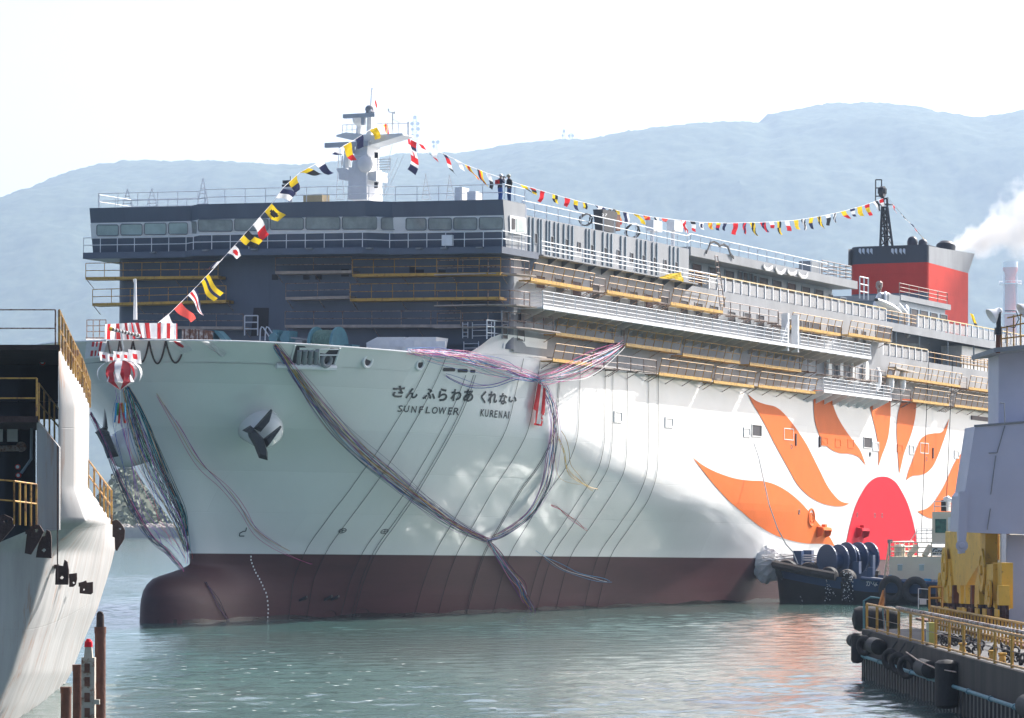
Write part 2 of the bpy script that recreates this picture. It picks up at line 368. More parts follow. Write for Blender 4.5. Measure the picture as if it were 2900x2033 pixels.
for j in range(26):
    y = SY + 12 + j * 5; row = []
    for i in range(90):
        px = 190 + i * 8.5; k = min(1, (y - SY - 12) / 63)
        pr = math.sin(k * math.pi / 2) ** .8 if y <= HY else max(0, 1 - ((y - HY) / 70) ** 2)
        row.append(((px - CX) / F * HY, y, 2 + max(0, headz(px) - 4.2) * pr))
    rows.append(row)
M['earth'] = mat('headland_soil', (.05, .06, .03), .95, var=.4, scale=.1)
tag(hd.grid(rows).build('headland', 'earth', smooth=True), kind='structure')
M['leaf'] = mat('headland_foliage', (.035, .062, .022), .7, col2=(.075, .095, .035), scale=.25)
lf = MB(); rnd = random.Random(3)
for i in range(2600):
    j = rnd.randrange(24); c = rnd.randrange(88)
    p = Vector(rows[j][c]).lerp(Vector(rows[j + 1][c + 1]), rnd.random())
    if p.z < 3: p.z = 3
    cr = rnd.uniform(.7, 1.7)
    for k in range(7):
        d = Vector((rnd.gauss(0, 1), rnd.gauss(0, 1), rnd.gauss(.5, .8))).normalized() * cr * rnd.uniform(.6, 1)
        a = Vector((rnd.gauss(0, 1), rnd.gauss(0, 1), rnd.gauss(0, 1))).normalized() * .75
        b = a.orthogonal().normalized() * .6
        o = p + d; lf.quad(o - a, o - b, o + a, o + b)
tag(lf.build('headland_woodland', 'leaf'), 'dark green woodland covering the small headland beyond the bow', 'woodland', kind='stuff')
# lattice masts on the ridge
M['mast_far'] = mat('far_mast_steel', (.42, .44, .47), .6)
def ridge_tower(px, ytop, wpx, dishes, label):
    Y = RY - 20; b = at(px, 0, Y); zb = ridge(px) - 4; zt = HC + (HOR - ytop) / F * Y; w = wpx / F * Y / 2
    t = thing('antenna_tower', label, 'tower', (b.x, Y, zb), group='antenna towers on the ridge')
    m = MB(); lv = max(4, int((zt - zb) / 5))
    for sx in (-1, 1):
        for sy in (-1, 1): m.tube((b.x + sx * w, Y + sy * w, zb), (b.x + sx * w * .6, Y + sy * w * .6, zt), .45, 4)
    for k in range(lv + 1):
        q = k / lv; z = lerp(zb, zt, q); r = w * lerp(1, .6, q)
        c = [(b.x - r, Y - r, z), (b.x + r, Y - r, z), (b.x + r, Y + r, z), (b.x - r, Y + r, z)]
        for a in range(4): m.tube(c[a], c[(a + 1) % 4], .22, 4)
        if k < lv:
            r2 = w * lerp(1, .6, (k + 1) / lv); z2 = lerp(zb, zt, (k + 1) / lv)
            m.tube((b.x - r, Y - r, z), (b.x + r2, Y - r2, z2), .2, 4); m.tube((b.x + r, Y - r, z), (b.x - r2, Y - r2, z2), .2, 4)
    m.build('lattice', 'mast_far', t)
    for dx, dy, r in dishes:
        r *= 1.5; c = at(px + dx, dy, Y - w - 1.5); d = MB(); d.lathe(c, (0, -1, .05), [(-r * .35, .01), (-r * .3, r * .5), (0, r), (r * .15, r * .98), (r * .1, 0)], 12)
        d.box((c.x - .4, c.y, c.z - .4), (c.x + .4, c.y + w + 1, c.z + .4)); d.build('dish', 'mast_far', t, smooth=True)
ridge_tower(1175, 336, 16, [(-8, 350, 2.5), (8, 350, 2.5), (-7, 366, 2.0), (9, 365, 2.6), (0, 332, 2.4), (-8, 384, 2.2), (7, 384, 2.2)], 'tall pale antenna tower with stacked dishes, tallest on the far ridge')
ridge_tower(1233, 402, 13, [(-6, 402, 2.2), (7, 402, 2.4), (-5, 414, 1.8)], 'short antenna tower on the ridge just right of the tall one')
ridge_tower(1597, 366, 9, [(0, 372, 1.6), (-4, 384, 1.5)], 'left and slimmer of the paired antenna towers on the ridge')
ridge_tower(1617, 378, 12, [(-5, 384, 1.9), (5, 384, 1.9), (0, 400, 1.6)], 'right and stouter of the paired antenna towers on the ridge')
# factory chimney behind the funnel
CY = 3200.0; KF = CY / 1500; M['chim_pink'] = mat('chimney_red_hazed', (.55, .16, .14), .7, var=.1); M['chim_white'] = mat('chimney_white', (.72, .70, .70), .7, var=.1)  # pinkish red carries some of the distance haze in its colour
cc = at(2861, 0, CY); t = thing('factory_chimney', 'tall red and white factory chimney far behind the ferry funnel', 'chimney', (cc.x, CY, 0))
zt = at(0, 742, CY).z
def clathe(prof): return MB().lathe((cc.x, CY, 0), (0, 0, 1), [(zt + h * KF if h > -900 else 0, r * KF) for h, r in prof], 18)
clathe([(-999, 3.6), (-6, 2.1), (-5.5, 2.2), (-3.5, 3.0), (0, 3.0), (0, 2.2), (-2, 2.0)]).build('flue', 'chim_pink', t, smooth=True)
clathe([(-2.2, 3.06), (.1, 3.06)]).build('cap_band', 'chim_white', t, smooth=True)
for k, z in enumerate((-9, -21, -33)):
    m = clathe([(z, 2.4), (z, 4.6), (z + .3, 4.6), (z + .3, 2.4)]); z2 = zt + z * KF
    for a in range(12):
        c = Vector((cc.x + 4.5 * KF * math.cos(a * .5236), CY + 4.5 * KF * math.sin(a * .5236), z2)); m.tube(c, c + Vector((0, 0, 1.3 * KF)), .07 * KF, 4)
    m.torus((cc.x, CY, z2 + 1.3 * KF), (0, 0, 1), 4.5 * KF, .07 * KF, 18, 4); m.build('gallery', 'chim_white', t)
for s in (-1, 1):
    m = MB(); m.tube((cc.x + s * 3.9 * KF, CY - 1, 0), (cc.x + s * 2.5 * KF, CY - 1, zt - 3 * KF), .45 * KF, 6); m.build('standpipe', 'chim_white', t)
# ================================================================== the ferry: hull
LV = [
 (12.3, [(-9.6, 0), (-9.25, 2.6), (-8, 5.4), (-6, 7.8), (-3, 9.7), (0, 10.9), (3.5, 12.0), (7, 12.7), (12, 13.45), (17, 13.96), (19, 14), (26, 14)]),
 (10, [(-7.9, 0), (-7.5, 1.6), (-6, 3.9), (-3, 6.9), (0, 8.9), (3.5, 10.4), (7, 11.5), (12, 12.7), (17, 13.4), (21, 13.8), (26, 14)]),
 (8, [(-6.2, 0), (-5.8, 1.1), (-4, 3.3), (-1, 5.9), (2, 7.9), (7, 10.2), (12, 11.8), (17, 12.9), (22, 13.65), (27, 13.97), (31, 14)]),
 (6, [(-4.4, 0), (-4.05, .6), (-2, 2.3), (1, 4.6), (4, 6.9), (7, 8.8), (12, 10.6), (17, 11.75), (22, 12.75), (27, 13.5), (33, 13.9), (42, 14)]),
 (4, [(-2.6, 0), (-2.3, .45), (0, 1.9), (3, 4.3), (7, 7.2), (12, 9.3), (17, 10.4), (22, 11.2), (29, 12.4), (38, 13.4), (47, 13.85), (58, 14)]),
 (2, [(-1.1, 0), (-.8, .35), (1, 1.4), (4, 3.4), (7, 5.5), (12, 7.8), (17, 9.15), (24, 10.2), (29, 11.0), (38, 12.0), (48, 13.0), (58, 13.7), (70, 14)]),
 (0, [(0, 0), (.25, .28), (2, 1.1), (4, 2.2), (7, 4.0), (12, 6.3), (17, 7.9), (25, 9.1), (29, 9.6), (38, 10.6), (48, 12.0), (58, 13.2), (68, 13.85), (78, 14)]),
 (-2, [(.2, 0), (.5, .25), (3, 1.3), (7, 3.1), (12, 5.4), (17, 7.1), (25, 8.4), (38, 10.0), (48, 11.5), (58, 12.8), (70, 13.7), (82, 14)]),
 (-5, [(1, 0), (3, .7), (7, 2.5), (12, 4.5), (17, 6.2), (25, 7.6), (38, 9.3), (48, 10.9), (58, 12.2), (70, 13.3), (85, 14)]),
 (-8, [(2, 0), (4, .7), (8, 2.4), (14, 4.2), (20, 5.4), (30, 7.2), (42, 9.2), (55, 11.2), (70, 12.9), (90, 14)])]
LV.reverse()
LW = [a for a, b in LV]; LU = [b[0][0] for a, b in LV]; LFN = [pchip([p[0] for p in b], [p[1] for p in b]) for a, b in LV]
stem = pchip(LW, LU)
def hb(u, w):
    xi = u - stem(w); ys = [f(U + xi) for f, U in zip(LFN, LU)]
    i = 0
    while i < len(LW) - 2 and w > LW[i + 1]: i += 1
    lo, hi = max(0, i - 1), min(len(LW), i + 3)
    r = pchip(LW[lo:hi], ys[lo:hi])(w)
    if u > 176: r *= 1 - .22 * ((u - 176) / 14) ** 2
    return r
BW = [-8, -7, -5.5, -4, -3, -2.2, -1.52, -1.15, -.78, -.6, -.3, 0]
bfront = pchip(BW, [-5.5, -5.21, -4.85, -4.72, -4.70, -4.59, -3.89, -2.12, -.44, -.1, 0, 0])
bwid = pchip(BW, [.9, 1.3, 1.7, 1.85, 1.8, 1.6, 1.25, .95, .55, .3, .1, 0])
def hbb(u, w):
    a = hb(u, w)
    if w >= 0: return a
    t = min(1, max(0, (u - bfront(w)) / 3.6)); f = 1 - min(1, max(0, (u - 5) / 14)); f = f * f * (3 - 2 * f)
    b = bwid(w) * (1 - (1 - t) ** 2) ** .5 * f
    if a <= 0: return b
    return (a ** 3 + b ** 3) ** (1 / 3)
def wtop(u): return ilin([-9.6, 7, 10, 14, 19, 112, 190], [12.1, 11.95, 12.12, 12.35, 12.4, 12.66, 12.9], u)
def hullpt(px, py, off=0.0):
    def g(v):
        u, w = side(px, py, v); return hbb(u, max(-7.5, min(w, 12.3))) + off - v
    hi = 14.6
    if g(hi) > 0: return (*[(u, hi, w) for u, w in [side(px, py, hi)]][0],)
    lo_ = hi
    while lo_ > -1 and g(lo_) < 0: lo_ -= .15
    h = lo_ + .15
    for _ in range(14):
        q = (lo_ + h) / 2
        if g(q) < 0: h = q
        else: lo_ = q
    u, w = side(px, py, lo_); return (u, lo_, w)
def hull_port(u, w, off=0): return (u, hbb(u, w) + off, w)
ferry = thing('ferry', 'newly launched white car ferry with orange petal livery and grey unfinished decks', 'ferry', (0, 0, 0), True)
NU = 120
def ucol(u0, j): t = j / NU; return u0 + (190 - u0) * (t ** 2.3)
def hull_rows(ws, sgn, top):
    rows = []
    for w in ws:
        u0 = min(stem(w), bfront(w)) if w < 0 else stem(w); row = []
        for j in range(NU + 1):
            u = ucol(u0, j); ww = wtop(u) if top and w == ws[-1] else w
            row.append((u, sgn * (hbb(u, min(12.3, ww)) if j else 0), ww))
        rows.append(row)
    return rows
up = [11.6 * i / 32 for i in range(33)] + [11.85, 12.1]
m = MB()
for s in (1, -1): m.grid(hull_rows(up, s, True))
a = [(190, hbb(190, 0), 0), (190, -hbb(190, 0), 0), (190, -hbb(190, 12.3), 12.9), (190, hbb(190, 12.3), 12.9)]; m.quad(*a)
hull = m.build('hull', 'white_hull', ferry, smooth=True, sharp=50)
lo = [-7.6, -7, -6.2, -5.5, -5, -4.6, -4.2, -3.8, -3.4, -3, -2.6, -2.2, -1.85, -1.52, -1.33, -1.15, -.96, -.78, -.68, -.6, -.45, -.3, -.15, 0]
m = MB()
for s in (1, -1): m.grid(hull_rows(lo, s, False))
m.quad((190, hbb(190, -7.6), -7.6), (190, -hbb(190, -7.6), -7.6), (190, -hbb(190, 0), 0), (190, hbb(190, 0), 0))
tag(m.build('bottom_hull', 'red_hull', ferry, smooth=True, sharp=60), 'maroon underwater hull and bulbous bow')
M['wet'] = mat('wet_waterline_scum', (.030, .017, .016), .2, var=.5, scale=.8, stretch=(.4, 1, 3))
m = MB(); rows = [[], []]; rw = random.Random(2)
for i in range(170):
    u = -4.6 + i * .7; ww = u * TR - Z0
    for k, d in enumerate((-.12, .20 + .10 * math.sin(i * .7) * math.sin(i * .23) + rw.uniform(-.04, .04))): rows[k].append((u, hbb(u, ww + d) + .015, ww + d))
m.grid(rows); m.build('waterline_stain', 'wet', ferry, smooth=True)
# foredeck and the closing deck inside the shell
m = MB(); rows = []
for i in range(41):
    u = -9.0 + i * 1.2; b = hb(u, 11.0) - .05; rows.append([(u, -b, 10.9), (u, 0, 10.98), (u, b, 10.9)])
m.grid(rows); m.build('foredeck', 'deck', ferry)
# bulwark rail cap
m = MB(); m.path([(u, hb(u, 12.25), wtop(u)) for u in [-9.55 + .4 * i for i in range(52)]], .05, 5); m.path([(u, -hb(u, 12.25), wtop(u)) for u in [-9.55 + .4 * i for i in range(52)]], .05, 5)
m.build('bulwark_cap', 'white', ferry)
# white shoulder plate sweeping up beside the house front
m = MB(); rows = []
for t in [i / 24 for i in range(25)]:
    u = 9.4 + t * 10.5; w0 = wtop(u) - .02
    hgt = ilin([9.4, 10.2, 11.0, 12.0, 13.0, 19.9], [0, .10, .45, 1.0, 1.22, 1.15], u)
    rows.append([(u, hb(u, 12.28), w0), (u, min(14, hb(u, 12.28) + .05), w0 + hgt * .5), (u, lerp(hb(u, 12.28) + .12, 14.04, min(1, max(0, (u - 10.5) / 2.5))), w0 + hgt)])
m.grid(rows); m.build('shoulder_plate', 'white_hull', ferry, smooth=True)
# painted sunflower: flat print laid 15 mm proud of the shell
def catmull(pts, n=5):
    out = []; N = len(pts)
    for i in range(N):
        p0, p1, p2, p3 = [Vector(pts[(i + k) % N]) for k in (-1, 0, 1, 2)]
        if (p1 - p2).length < 1e-6: continue
        for k in range(n):
            t = k / n
            out.append(.5 * ((2 * p1) + (p2 - p0) * t + (2 * p0 - 5 * p1 + 4 * p2 - p3) * t * t + (3 * p1 - p0 - 3 * p2 + p3) * t ** 3))
    return out
def paint(pts, name, m_, off=.034):
    pts = catmull([(a, b, 0) for a, b in pts])
    uw = [Vector(side(*ZP(p.x, p.y), 14.0)) for p in pts]
    n = len(uw); x0, x1 = min(p.x for p in uw), max(p.x for p in uw); y0, y1 = min(p.y for p in uw), max(p.y for p in uw)
    g = [Vector((x0 + i * .8, y0 + j * .5)) for i in range(int((x1 - x0) / .8) + 1) for j in range(int((y1 - y0) / .5) + 1)]
    r = delaunay_2d_cdt([Vector((p.x, p.y)) for p in uw] + g, [(i, (i + 1) % n) for i in range(n)], [], 1, 1e-4)
    mb = MB(); mb.add([(p.x, hb(p.x, max(0, min(p.y, 12.3))) + off, p.y) for p in r[0]], r[2])
    return mb.build(name, m_, hull)
T = lambda *a: [a[0]] * 2 + list(a[1:])
PET = [
 [(152, 540)] * 3 + [(230, 600), (330, 650), (450, 690), (560, 706), (650, 710), (740, 735), (830, 785), (920, 860), (1000, 950), (1080, 1050), (1130, 1110)] + [(1170, 1180)] * 3 + [(1140, 1165), (1080, 1157), (980, 1155), (880, 1135), (790, 1105), (700, 1060), (610, 1000), (520, 930), (430, 860), (340, 770), (260, 680)],
 [(545, 90)] * 3 + [(600, 135), (660, 160), (740, 180), (800, 225), (860, 295), (920, 380), (970, 460), (1020, 560), (1060, 640), (1110, 740), (1160, 810), (1210, 855)] + [(1270, 870)] * 3 + [(1220, 888), (1160, 888), (1080, 870), (1000, 830), (940, 780), (890, 720), (840, 630), (790, 540), (730, 430), (680, 330), (630, 240), (580, 160)],
 [(1013, 60)] * 2 + [(1132, 70)] * 2 + [(1160, 190), (1200, 280), (1250, 360), (1310, 440), (1350, 500)] + [(1388, 605)] * 3 + [(1365, 570), (1330, 535), (1270, 515), (1200, 510), (1140, 485), (1085, 435), (1050, 370), (1025, 290), (1015, 200)],
 [(1395, 100)] * 2 + [(1562, 118)] * 2 + [(1562, 240), (1550, 370), (1530, 450), (1500, 530)] + [(1475, 605)] * 3 + [(1478, 520), (1470, 420), (1450, 320), (1425, 220)],
 [(1648, 122)] * 2 + [(1748, 132)] * 2 + [(1740, 240), (1720, 340), (1690, 430), (1660, 510), (1640, 590)] + [(1625, 660)] * 3 + [(1618, 560), (1612, 460), (1606, 360), (1610, 270), (1622, 200)],
 [(1980, 265)] * 3 + [(1960, 360), (1930, 450), (1900, 530), (1860, 610), (1810, 655), (1760, 668), (1720, 672), (1690, 690)] + [(1674, 705)] * 3 + [(1690, 640), (1720, 560), (1740, 500), (1760, 450), (1780, 410), (1820, 380), (1870, 370), (1920, 365), (1945, 340)],
 [(2250, 390), (2145, 455), (2080, 500), (2030, 560), (1990, 640), (1950, 730), (1910, 800), (1870, 860), (1820, 905)] + [(1755, 925)] * 3 + [(1790, 950), (1850, 975), (1920, 970), (2000, 930), (2080, 850), (2160, 740), (2230, 600)] + [(2300, 330)] * 2]
for p in PET: tag(paint(p, 'painted_petal', 'orange'))
paint([(1500, 678), (1550, 685), (1600, 720), (1640, 780), (1680, 860), (1710, 950), (1735, 1050), (1750, 1130), (1758, 1200)] + [(1762, 1272)] * 2 + [(1242, 1268)] * 2 + [(1245, 1170), (1265, 1060), (1290, 960), (1320, 870), (1360, 790), (1400, 730), (1450, 690)], 'painted_sun', 'crimson')
# ship's name
def text_mesh(s, font_size=1.0, shear=0, off=0.0, res=3):
    cu = bpy.data.curves.new('t', 'FONT'); cu.body = s; cu.size = font_size; cu.shear = shear; cu.offset = off; cu.resolution_u = res; cu.fill_mode = 'FRONT'
    o = bpy.data.objects.new('t', cu); COL.objects.link(o); bpy.context.view_layer.update()
    dg = bpy.context.evaluated_depsgraph_get(); me = bpy.data.meshes.new_from_object(o.evaluated_get(dg))
    vs = [v.co.copy() for v in me.vertices]; fs = [tuple(p.vertices) for p in me.polygons]
    bpy.data.objects.remove(o); bpy.data.curves.remove(cu); bpy.data.meshes.remove(me)
    return vs, fs
def fit(vs, x0, y0, x1, y1):
    a0, a1 = min(p.x for p in vs), max(p.x for p in vs); b0, b1 = min(p.y for p in vs), max(p.y for p in vs)
    return [(lerp(x0, x1, (p.x - a0) / (a1 - a0)), lerp(y1, y0, (p.y - b0) / (b1 - b0))) for p in vs]
def hull_letters(s, boxes, shear, off, zf):
    for ch, (x0, y0, x1, y1) in zip(s, boxes):
        vs, fs = text_mesh(ch, 1, shear, off)
        mb = MB(); mb.add([hullpt(*zf(a, b), .03) for a, b in fit(vs, x0, y0, x1, y1)], fs); mb.build('name_letter', 'letter', hull)
hull_letters('さんふらわあくれない', [(165, 462, 260, 552), (262, 480, 358, 560), (392, 482, 490, 570), (512, 482, 582, 580), (606, 488, 690, 578), (702, 490, 780, 585), (838, 500, 880, 598), (890, 505, 960, 596), (975, 518, 1040, 606), (1050, 545, 1108, 590)], .15, .034, Z7)
hull_letters('SUNFLOWER', [(203, 612, 245, 662), (252, 613, 296, 664), (306, 617, 352, 668), (362, 619, 404, 670), (414, 621, 450, 672), (466, 623, 510, 676), (518, 625, 578, 679), (584, 627, 624, 682), (624, 629, 668, 685)], .22, .012, Z7)
hull_letters('KURENAI', [(832, 640, 864, 695), (868, 643, 898, 699), (902, 647, 934, 702), (938, 650, 966, 705), (972, 652, 1002, 708), (1006, 655, 1036, 711), (1042, 657, 1056, 713)], .22, .012, Z7)
# draught marks, bulb symbol and thruster symbols
m = MB()
for a, b in [(970, 835), (968, 875), (968, 900), (975, 925), (985, 950), (995, 975), (1005, 998), (1020, 1022), (1033, 1045), (1045, 1070), (1057, 1095), (1068, 1122), (1082, 1150), (1090, 1180), (1094, 1212), (1097, 1245), (1099, 1275), (1098, 1305), (1095, 1335), (1091, 1362)]:
    x, y = 350 + a * .37274, 1250 + b * .37267
    q = [hullpt(x + dx, y + dy, .03) for dx, dy in ((-1.6, -2.4), (1.8, -2.4), (1.8, 2.4), (-1.6, 2.4))]; m = MB(); m.quad(*q); m.build('draught_mark', 'white', hull)
m = MB()
def hline(pts, wd=2.0):
    for (x0, y0), (x1, y1) in zip(pts, pts[1:]):
        L = math.hypot(x1 - x0, y1 - y0) or 1; nx, ny = -(y1 - y0) / L * wd / 2, (x1 - x0) / L * wd / 2
        m.quad(*[hullpt(a, b, .03) for a, b in ((x0 + nx, y0 + ny), (x1 + nx, y1 + ny), (x1 - nx, y1 - ny), (x0 - nx, y0 - ny))])
hline([(698, 1494), (696, 1504), (688, 1505), (679, 1510), (678, 1518), (692, 1518)], 2.6); m.build('bulb_symbol', 'letter', hull)
for cx, cy in ((970, 1503), (1089, 1505)):
    m = MB()
    hline([(cx + 11 * math.cos(t * .5236), cy + 6 * math.sin(t * .5236) - 2.5 * math.cos(t * .5236)) for t in range(13)], 1.8)
    hline([(cx - 11, cy + 2.5), (cx + 11, cy - 2.5)], 1.6); hline([(cx - 2, cy + 6), (cx + 2, cy - 6)], 1.6); m.build('thruster_symbol', 'letter', hull)
# bow thruster tunnels and the padeyes above them
for (px, py, rx, ry) in ((933, 1742, 20, 15), (1027, 1736, 19, 13)):
    m = MB(); ring = []
    c = Vector(hullpt(px, py))
    for k in range(20):
        ring.append(Vector(hullpt(px + rx * math.cos(k * .31416), py + ry * math.sin(k * .31416), .03)))
    m.add(ring + [c + Vector((0, -.5, 0))], [(k, (k + 1) % 20, 20) for k in range(20)])
    m.build('thruster_tunnel', 'dark', hull)
for px, py in ((857, 1699), (928, 1697), (947, 1697)):
    c = hullpt(px, py); m = MB(); m.prism([(c[0] - .3, c[1] - .1, c[2] - .1), (c[0] + .3, c[1] - .1, c[2] - .1), (c[0] + .12, c[1] + .3, c[2] + .12), (c[0] - .12, c[1] + .3, c[2] + .12)], (0, 0, .14)); m.build('padeye', 'dark', hull)
# square ports along the side: frame and recessed leaf
def hull_port_door(box, zf, mat_, frame='white_hull', fr=.10):
    x0, y0, x1, y1 = box; a, b = zf(x0, y0), zf(x1, y1)
    u0, w1 = side(a[0], a[1], 14); u1, w0 = side(b[0], b[1], 14)
    dw = (side(b[0], a[1], 14)[1] - w1) / 2; w1 += dw; w0 -= dw
    o = MB(); o.quad((u0, 14.012, w0), (u1, 14.012, w0), (u1, 14.012, w1), (u0, 14.012, w1)); p = o.build('shell_door', mat_, hull)
    f = MB()
    for q in (((u0 - fr, w0 - fr), (u1 + fr, w0)), ((u0 - fr, w1), (u1 + fr, w1 + fr)), ((u0 - fr, w0), (u0, w1)), ((u1, w0), (u1 + fr, w1))): f.box((q[0][0], 13.9, q[0][1]), (q[1][0], 14.06, q[1][1]))
    f.build('frame', frame, p)
for b in ((577, 312, 642, 388), (805, 340, 868, 412), (1372, 402, 1428, 470), (1775, 443, 1830, 508)): hull_port_door(b, ZP, 'dark', 'white_hull', .06)
for b in ((520, 338, 560, 386), (1440, 440, 1475, 486), (1700, 462, 1728, 510), (2020, 498, 2046, 540)): hull_port_door(b, ZP, 'white_hull')
for b in ((1072, 404, 1110, 448), (1170, 416, 1204, 460), (1260, 422, 1296, 466), (1614, 456, 1644, 498)): hull_port_door(b, ZP, 'orange', 'orange')
for b in ((1528, 388, 1568, 438), (1826, 424, 1866, 468)): hull_port_door(b, ZR, 'white_hull')
m = MB()
# overboard discharge scoops on the petals and slots
for (a, b), mm in (((1068, 1070), 'orange'), ((1345, 1075), 'crimson')):
    u, v, w = hullpt(*ZP(a, b)); m = MB()
    
    m.hexa([(u - .9, 14.0, w + .2), (u + .9, 14.0, w + .2), (u + .9, 14.55, w + .1), (u - .9, 14.55, w + .1), (u - .9, 14.0, w + .4), (u + .9, 14.0, w + .4), (u + .85, 14.5, w + .3), (u - .85, 14.5, w + .3)])
    m.prism([(u - .9, 14.0, w + .25), (u - .9, 14.55, w + .15), (u - .9, 14.42, w - .3), (u - .9, 14.0, w - .45)], (.1, 0, 0)); m.prism([(u + .8, 14.0, w + .25), (u + .8, 14.55, w + .15), (u + .8, 14.42, w - .3), (u + .8, 14.0, w - .45)], (.1, 0, 0))
    m.box((u - .2, 14.1, w + .35), (u + .2, 14.4, w + .55)); m.build('pilot_step', mm, hull)
for (a, b, hh) in ((857, 465, 34), (886, 415, 74), (1418, 518, 34), (1818, 553, 34), (1863, 510, 70), (2080, 530, 62), (1058, 430, 66), (910, 930, 14), (1325, 950, 14), (1450, 955, 14), (1502, 955, 12)):
    u, v, w = hullpt(*ZP(a, b)); h = hh * .39753 / 33 / 2; m = MB(); m.lathe((u, 14.0, w), (0, 1, 0), [(0, .01), (.04, .12), (.05, .17), (0, .22)], 10) if hh < 40 else m.box((u - .10, 13.95, w - h), (u + .10, 14.10, w + h)); m.build('overflow_port' if hh < 40 else 'fender_slot', 'black' if hh < 40 else 'maroon', hull)
u, v, w = hullpt(*ZP(998, 968)); m = MB(); m.torus((u, 14.0, w), (0, 1, 0), .62, .09, 18, 6); m.torus((u, 14.0, w), (0, 1, 0), .32, .06, 14, 6); m.build('discharge_ring', 'orange', hull)
u, v, w = hullpt(*ZC(1410, 1080)); m = MB(); m.box((u - 5, 13.95, w - .17), (u + 16, 14.10, w + .17)); m.build('rubbing_bar', 'maroon', hull)
# fairleads in the bulwark
for (a, b, r) in ((745, 440, .36), (1205, 468, .32)):
    c = hullpt(*Z8(a, b)); p = Vector(c); nrm = Vector((-.25, 1, -.25)).normalized()
    m = MB(); m.torus(p, nrm, r, .10, 20, 8); q = m.build('fairlead', 'white', hull, smooth=True)
    m = MB(); m.lathe(p, nrm, [(.03, .001), (.03, r - .04)], 18); m.build('opening', 'dark', q)
# three dark slots by the ship's name
for x0, y0, x1, y1 in ((1408, 500, 1515, 532), (1535, 508, 1625, 542), (1645, 518, 1692, 544)):
    m = MB(); y = (y0 + y1) / 2; ry = (y1 - y0) / 2; pts = []
    for k in range(16):
        t = k / 16 * 2 * math.pi; cxx = x1 - ry * .6 if math.cos(t) > 0 else x0 + ry * .6
        pts.append(hullpt(*Z8(cxx + ry * .6 * math.cos(t), lerp(y0, y0 + 4, 0) + ry + ry * math.sin(t)), .03))
    m.add(pts, [tuple(range(16))]); m.build('freeing_slot', 'dark', hull)
# roller opening cut in the bulwark: dark recess, rollers, sill
a = [Vector(hullpt(*Z8(x, y), .04)) for x, y in ((120, 305), (500, 330), (465, 480), (80, 460))]
m = MB(); m.quad(*a); ro = m.build('mooring_opening', 'dark', hull)
m = MB(); m.path([hullpt(*Z8(x, y), .22) for x, y in ((-55, 482), (80, 487), (270, 494), (465, 502))], .19, 8); m.build('sill', 'white', ro, smooth=True)
m = MB(); m.path([hullpt(*Z8(x, y), .05) for x, y in ((112, 300), (82, 400), (78, 455), (110, 472), (420, 484), (455, 470), (500, 345), (506, 325))], .07, 6); m.build('rim', 'white', ro, smooth=True)
for i, x in enumerate((150, 200, 250, 300)):
    p0, p1 = Vector(hullpt(*Z8(x, 345), .1)), Vector(hullpt(*Z8(x - 12, 462), .1)); m = MB(); m.tube(p0, p1, .15, 10); m.build('roller', 'deck', ro, smooth=True)
p = Vector(hullpt(*Z8(385, 432), .1)); m = MB(); m.torus(p, (-.25, 1, -.2), .36, .13, 18, 8); m.build('ring_fairlead', 'deck', ro, smooth=True)
m = MB(); q = [Vector(hullpt(*Z8(x, y), .12)) for x, y in ((148, 322), (280, 322), (290, 348), (150, 344))]; m.quad(*q); m.build('roller_cover', 'white', ro)
m = MB()
for y in (338, 388): m.tube(hullpt(*Z8(325, y), .15), hullpt(*Z8(490, y), .15), .04, 5)
m.tube(hullpt(*Z8(325, 338), .15), hullpt(*Z8(322, 470), .15), .04, 5); m.build('rail', 'wrail', ro)
# hawse bolsters: white domes carrying the anchors
def bolster(c, ax, r, L):
    m = MB(); m.lathe(c, ax, [(-1.2, r * 1.02), (0, r), (L * .55, r * .97), (L * .8, r * .85), (L * .93, r * .6), (L, .02)], 24); return m.build('hawse_bolster', 'white_hull', hull, smooth=True, sharp=80)
cb = Vector(hullpt(738, 1208)); bolster(cb + Vector((0, -.3, .15)), (-.45, .75, -.30), 1.18, 1.9)
vb = -hb(-3.8, 6.6); bolster((-3.6, vb + .5, 6.5), (-.45, -.75, -.30), 1.18, 2.3)
def anchor(label, zf, Ya, parts, th):
    t = thing('ship_anchor', label, 'anchor', at(*zf(*parts[0][1][0]), Ya), False, 'bow anchors')
    for nm, pts, dy in parts:
        A = [at(*zf(*p), Ya + dy) for p in pts]; c = sum(A, Vector()) / len(A); B = [c + (p - c) * .72 + Vector((.12, -th, 0)) for p in A]; n = len(A); m = MB()
        m.add(A, [tuple(range(n))]); m.add(B, [tuple(range(n))])
        for i in range(n): j = (i + 1) % n; m.quad(A[i], A[j], B[j], B[i])
        m.build(nm, 'anchor', t)
M['anchor'] = mat('anchor_black', (.022, .024, .028), .45, var=.3, scale=2)
Ya = S(*cb).y - 1.9
anchor('black stockless anchor on the white bolster at the port bow', Z6, Ya, [('shank', [(1540, 1085), (1600, 1090), (1690, 1180), (1728, 1300), (1728, 1374), (1650, 1352), (1610, 1250), (1560, 1165)], 0), ('crown', [(1503, 1110), (1575, 1066), (1612, 1095), (1575, 1140), (1545, 1130)], -.1), ('fluke', [(1602, 1092), (1755, 922), (1770, 935), (1742, 1035), (1665, 1125), (1640, 1112)], .05), ('fluke', [(1688, 1185), (1838, 1068), (1850, 1078), (1718, 1262), (1705, 1235)], .0)], .45)
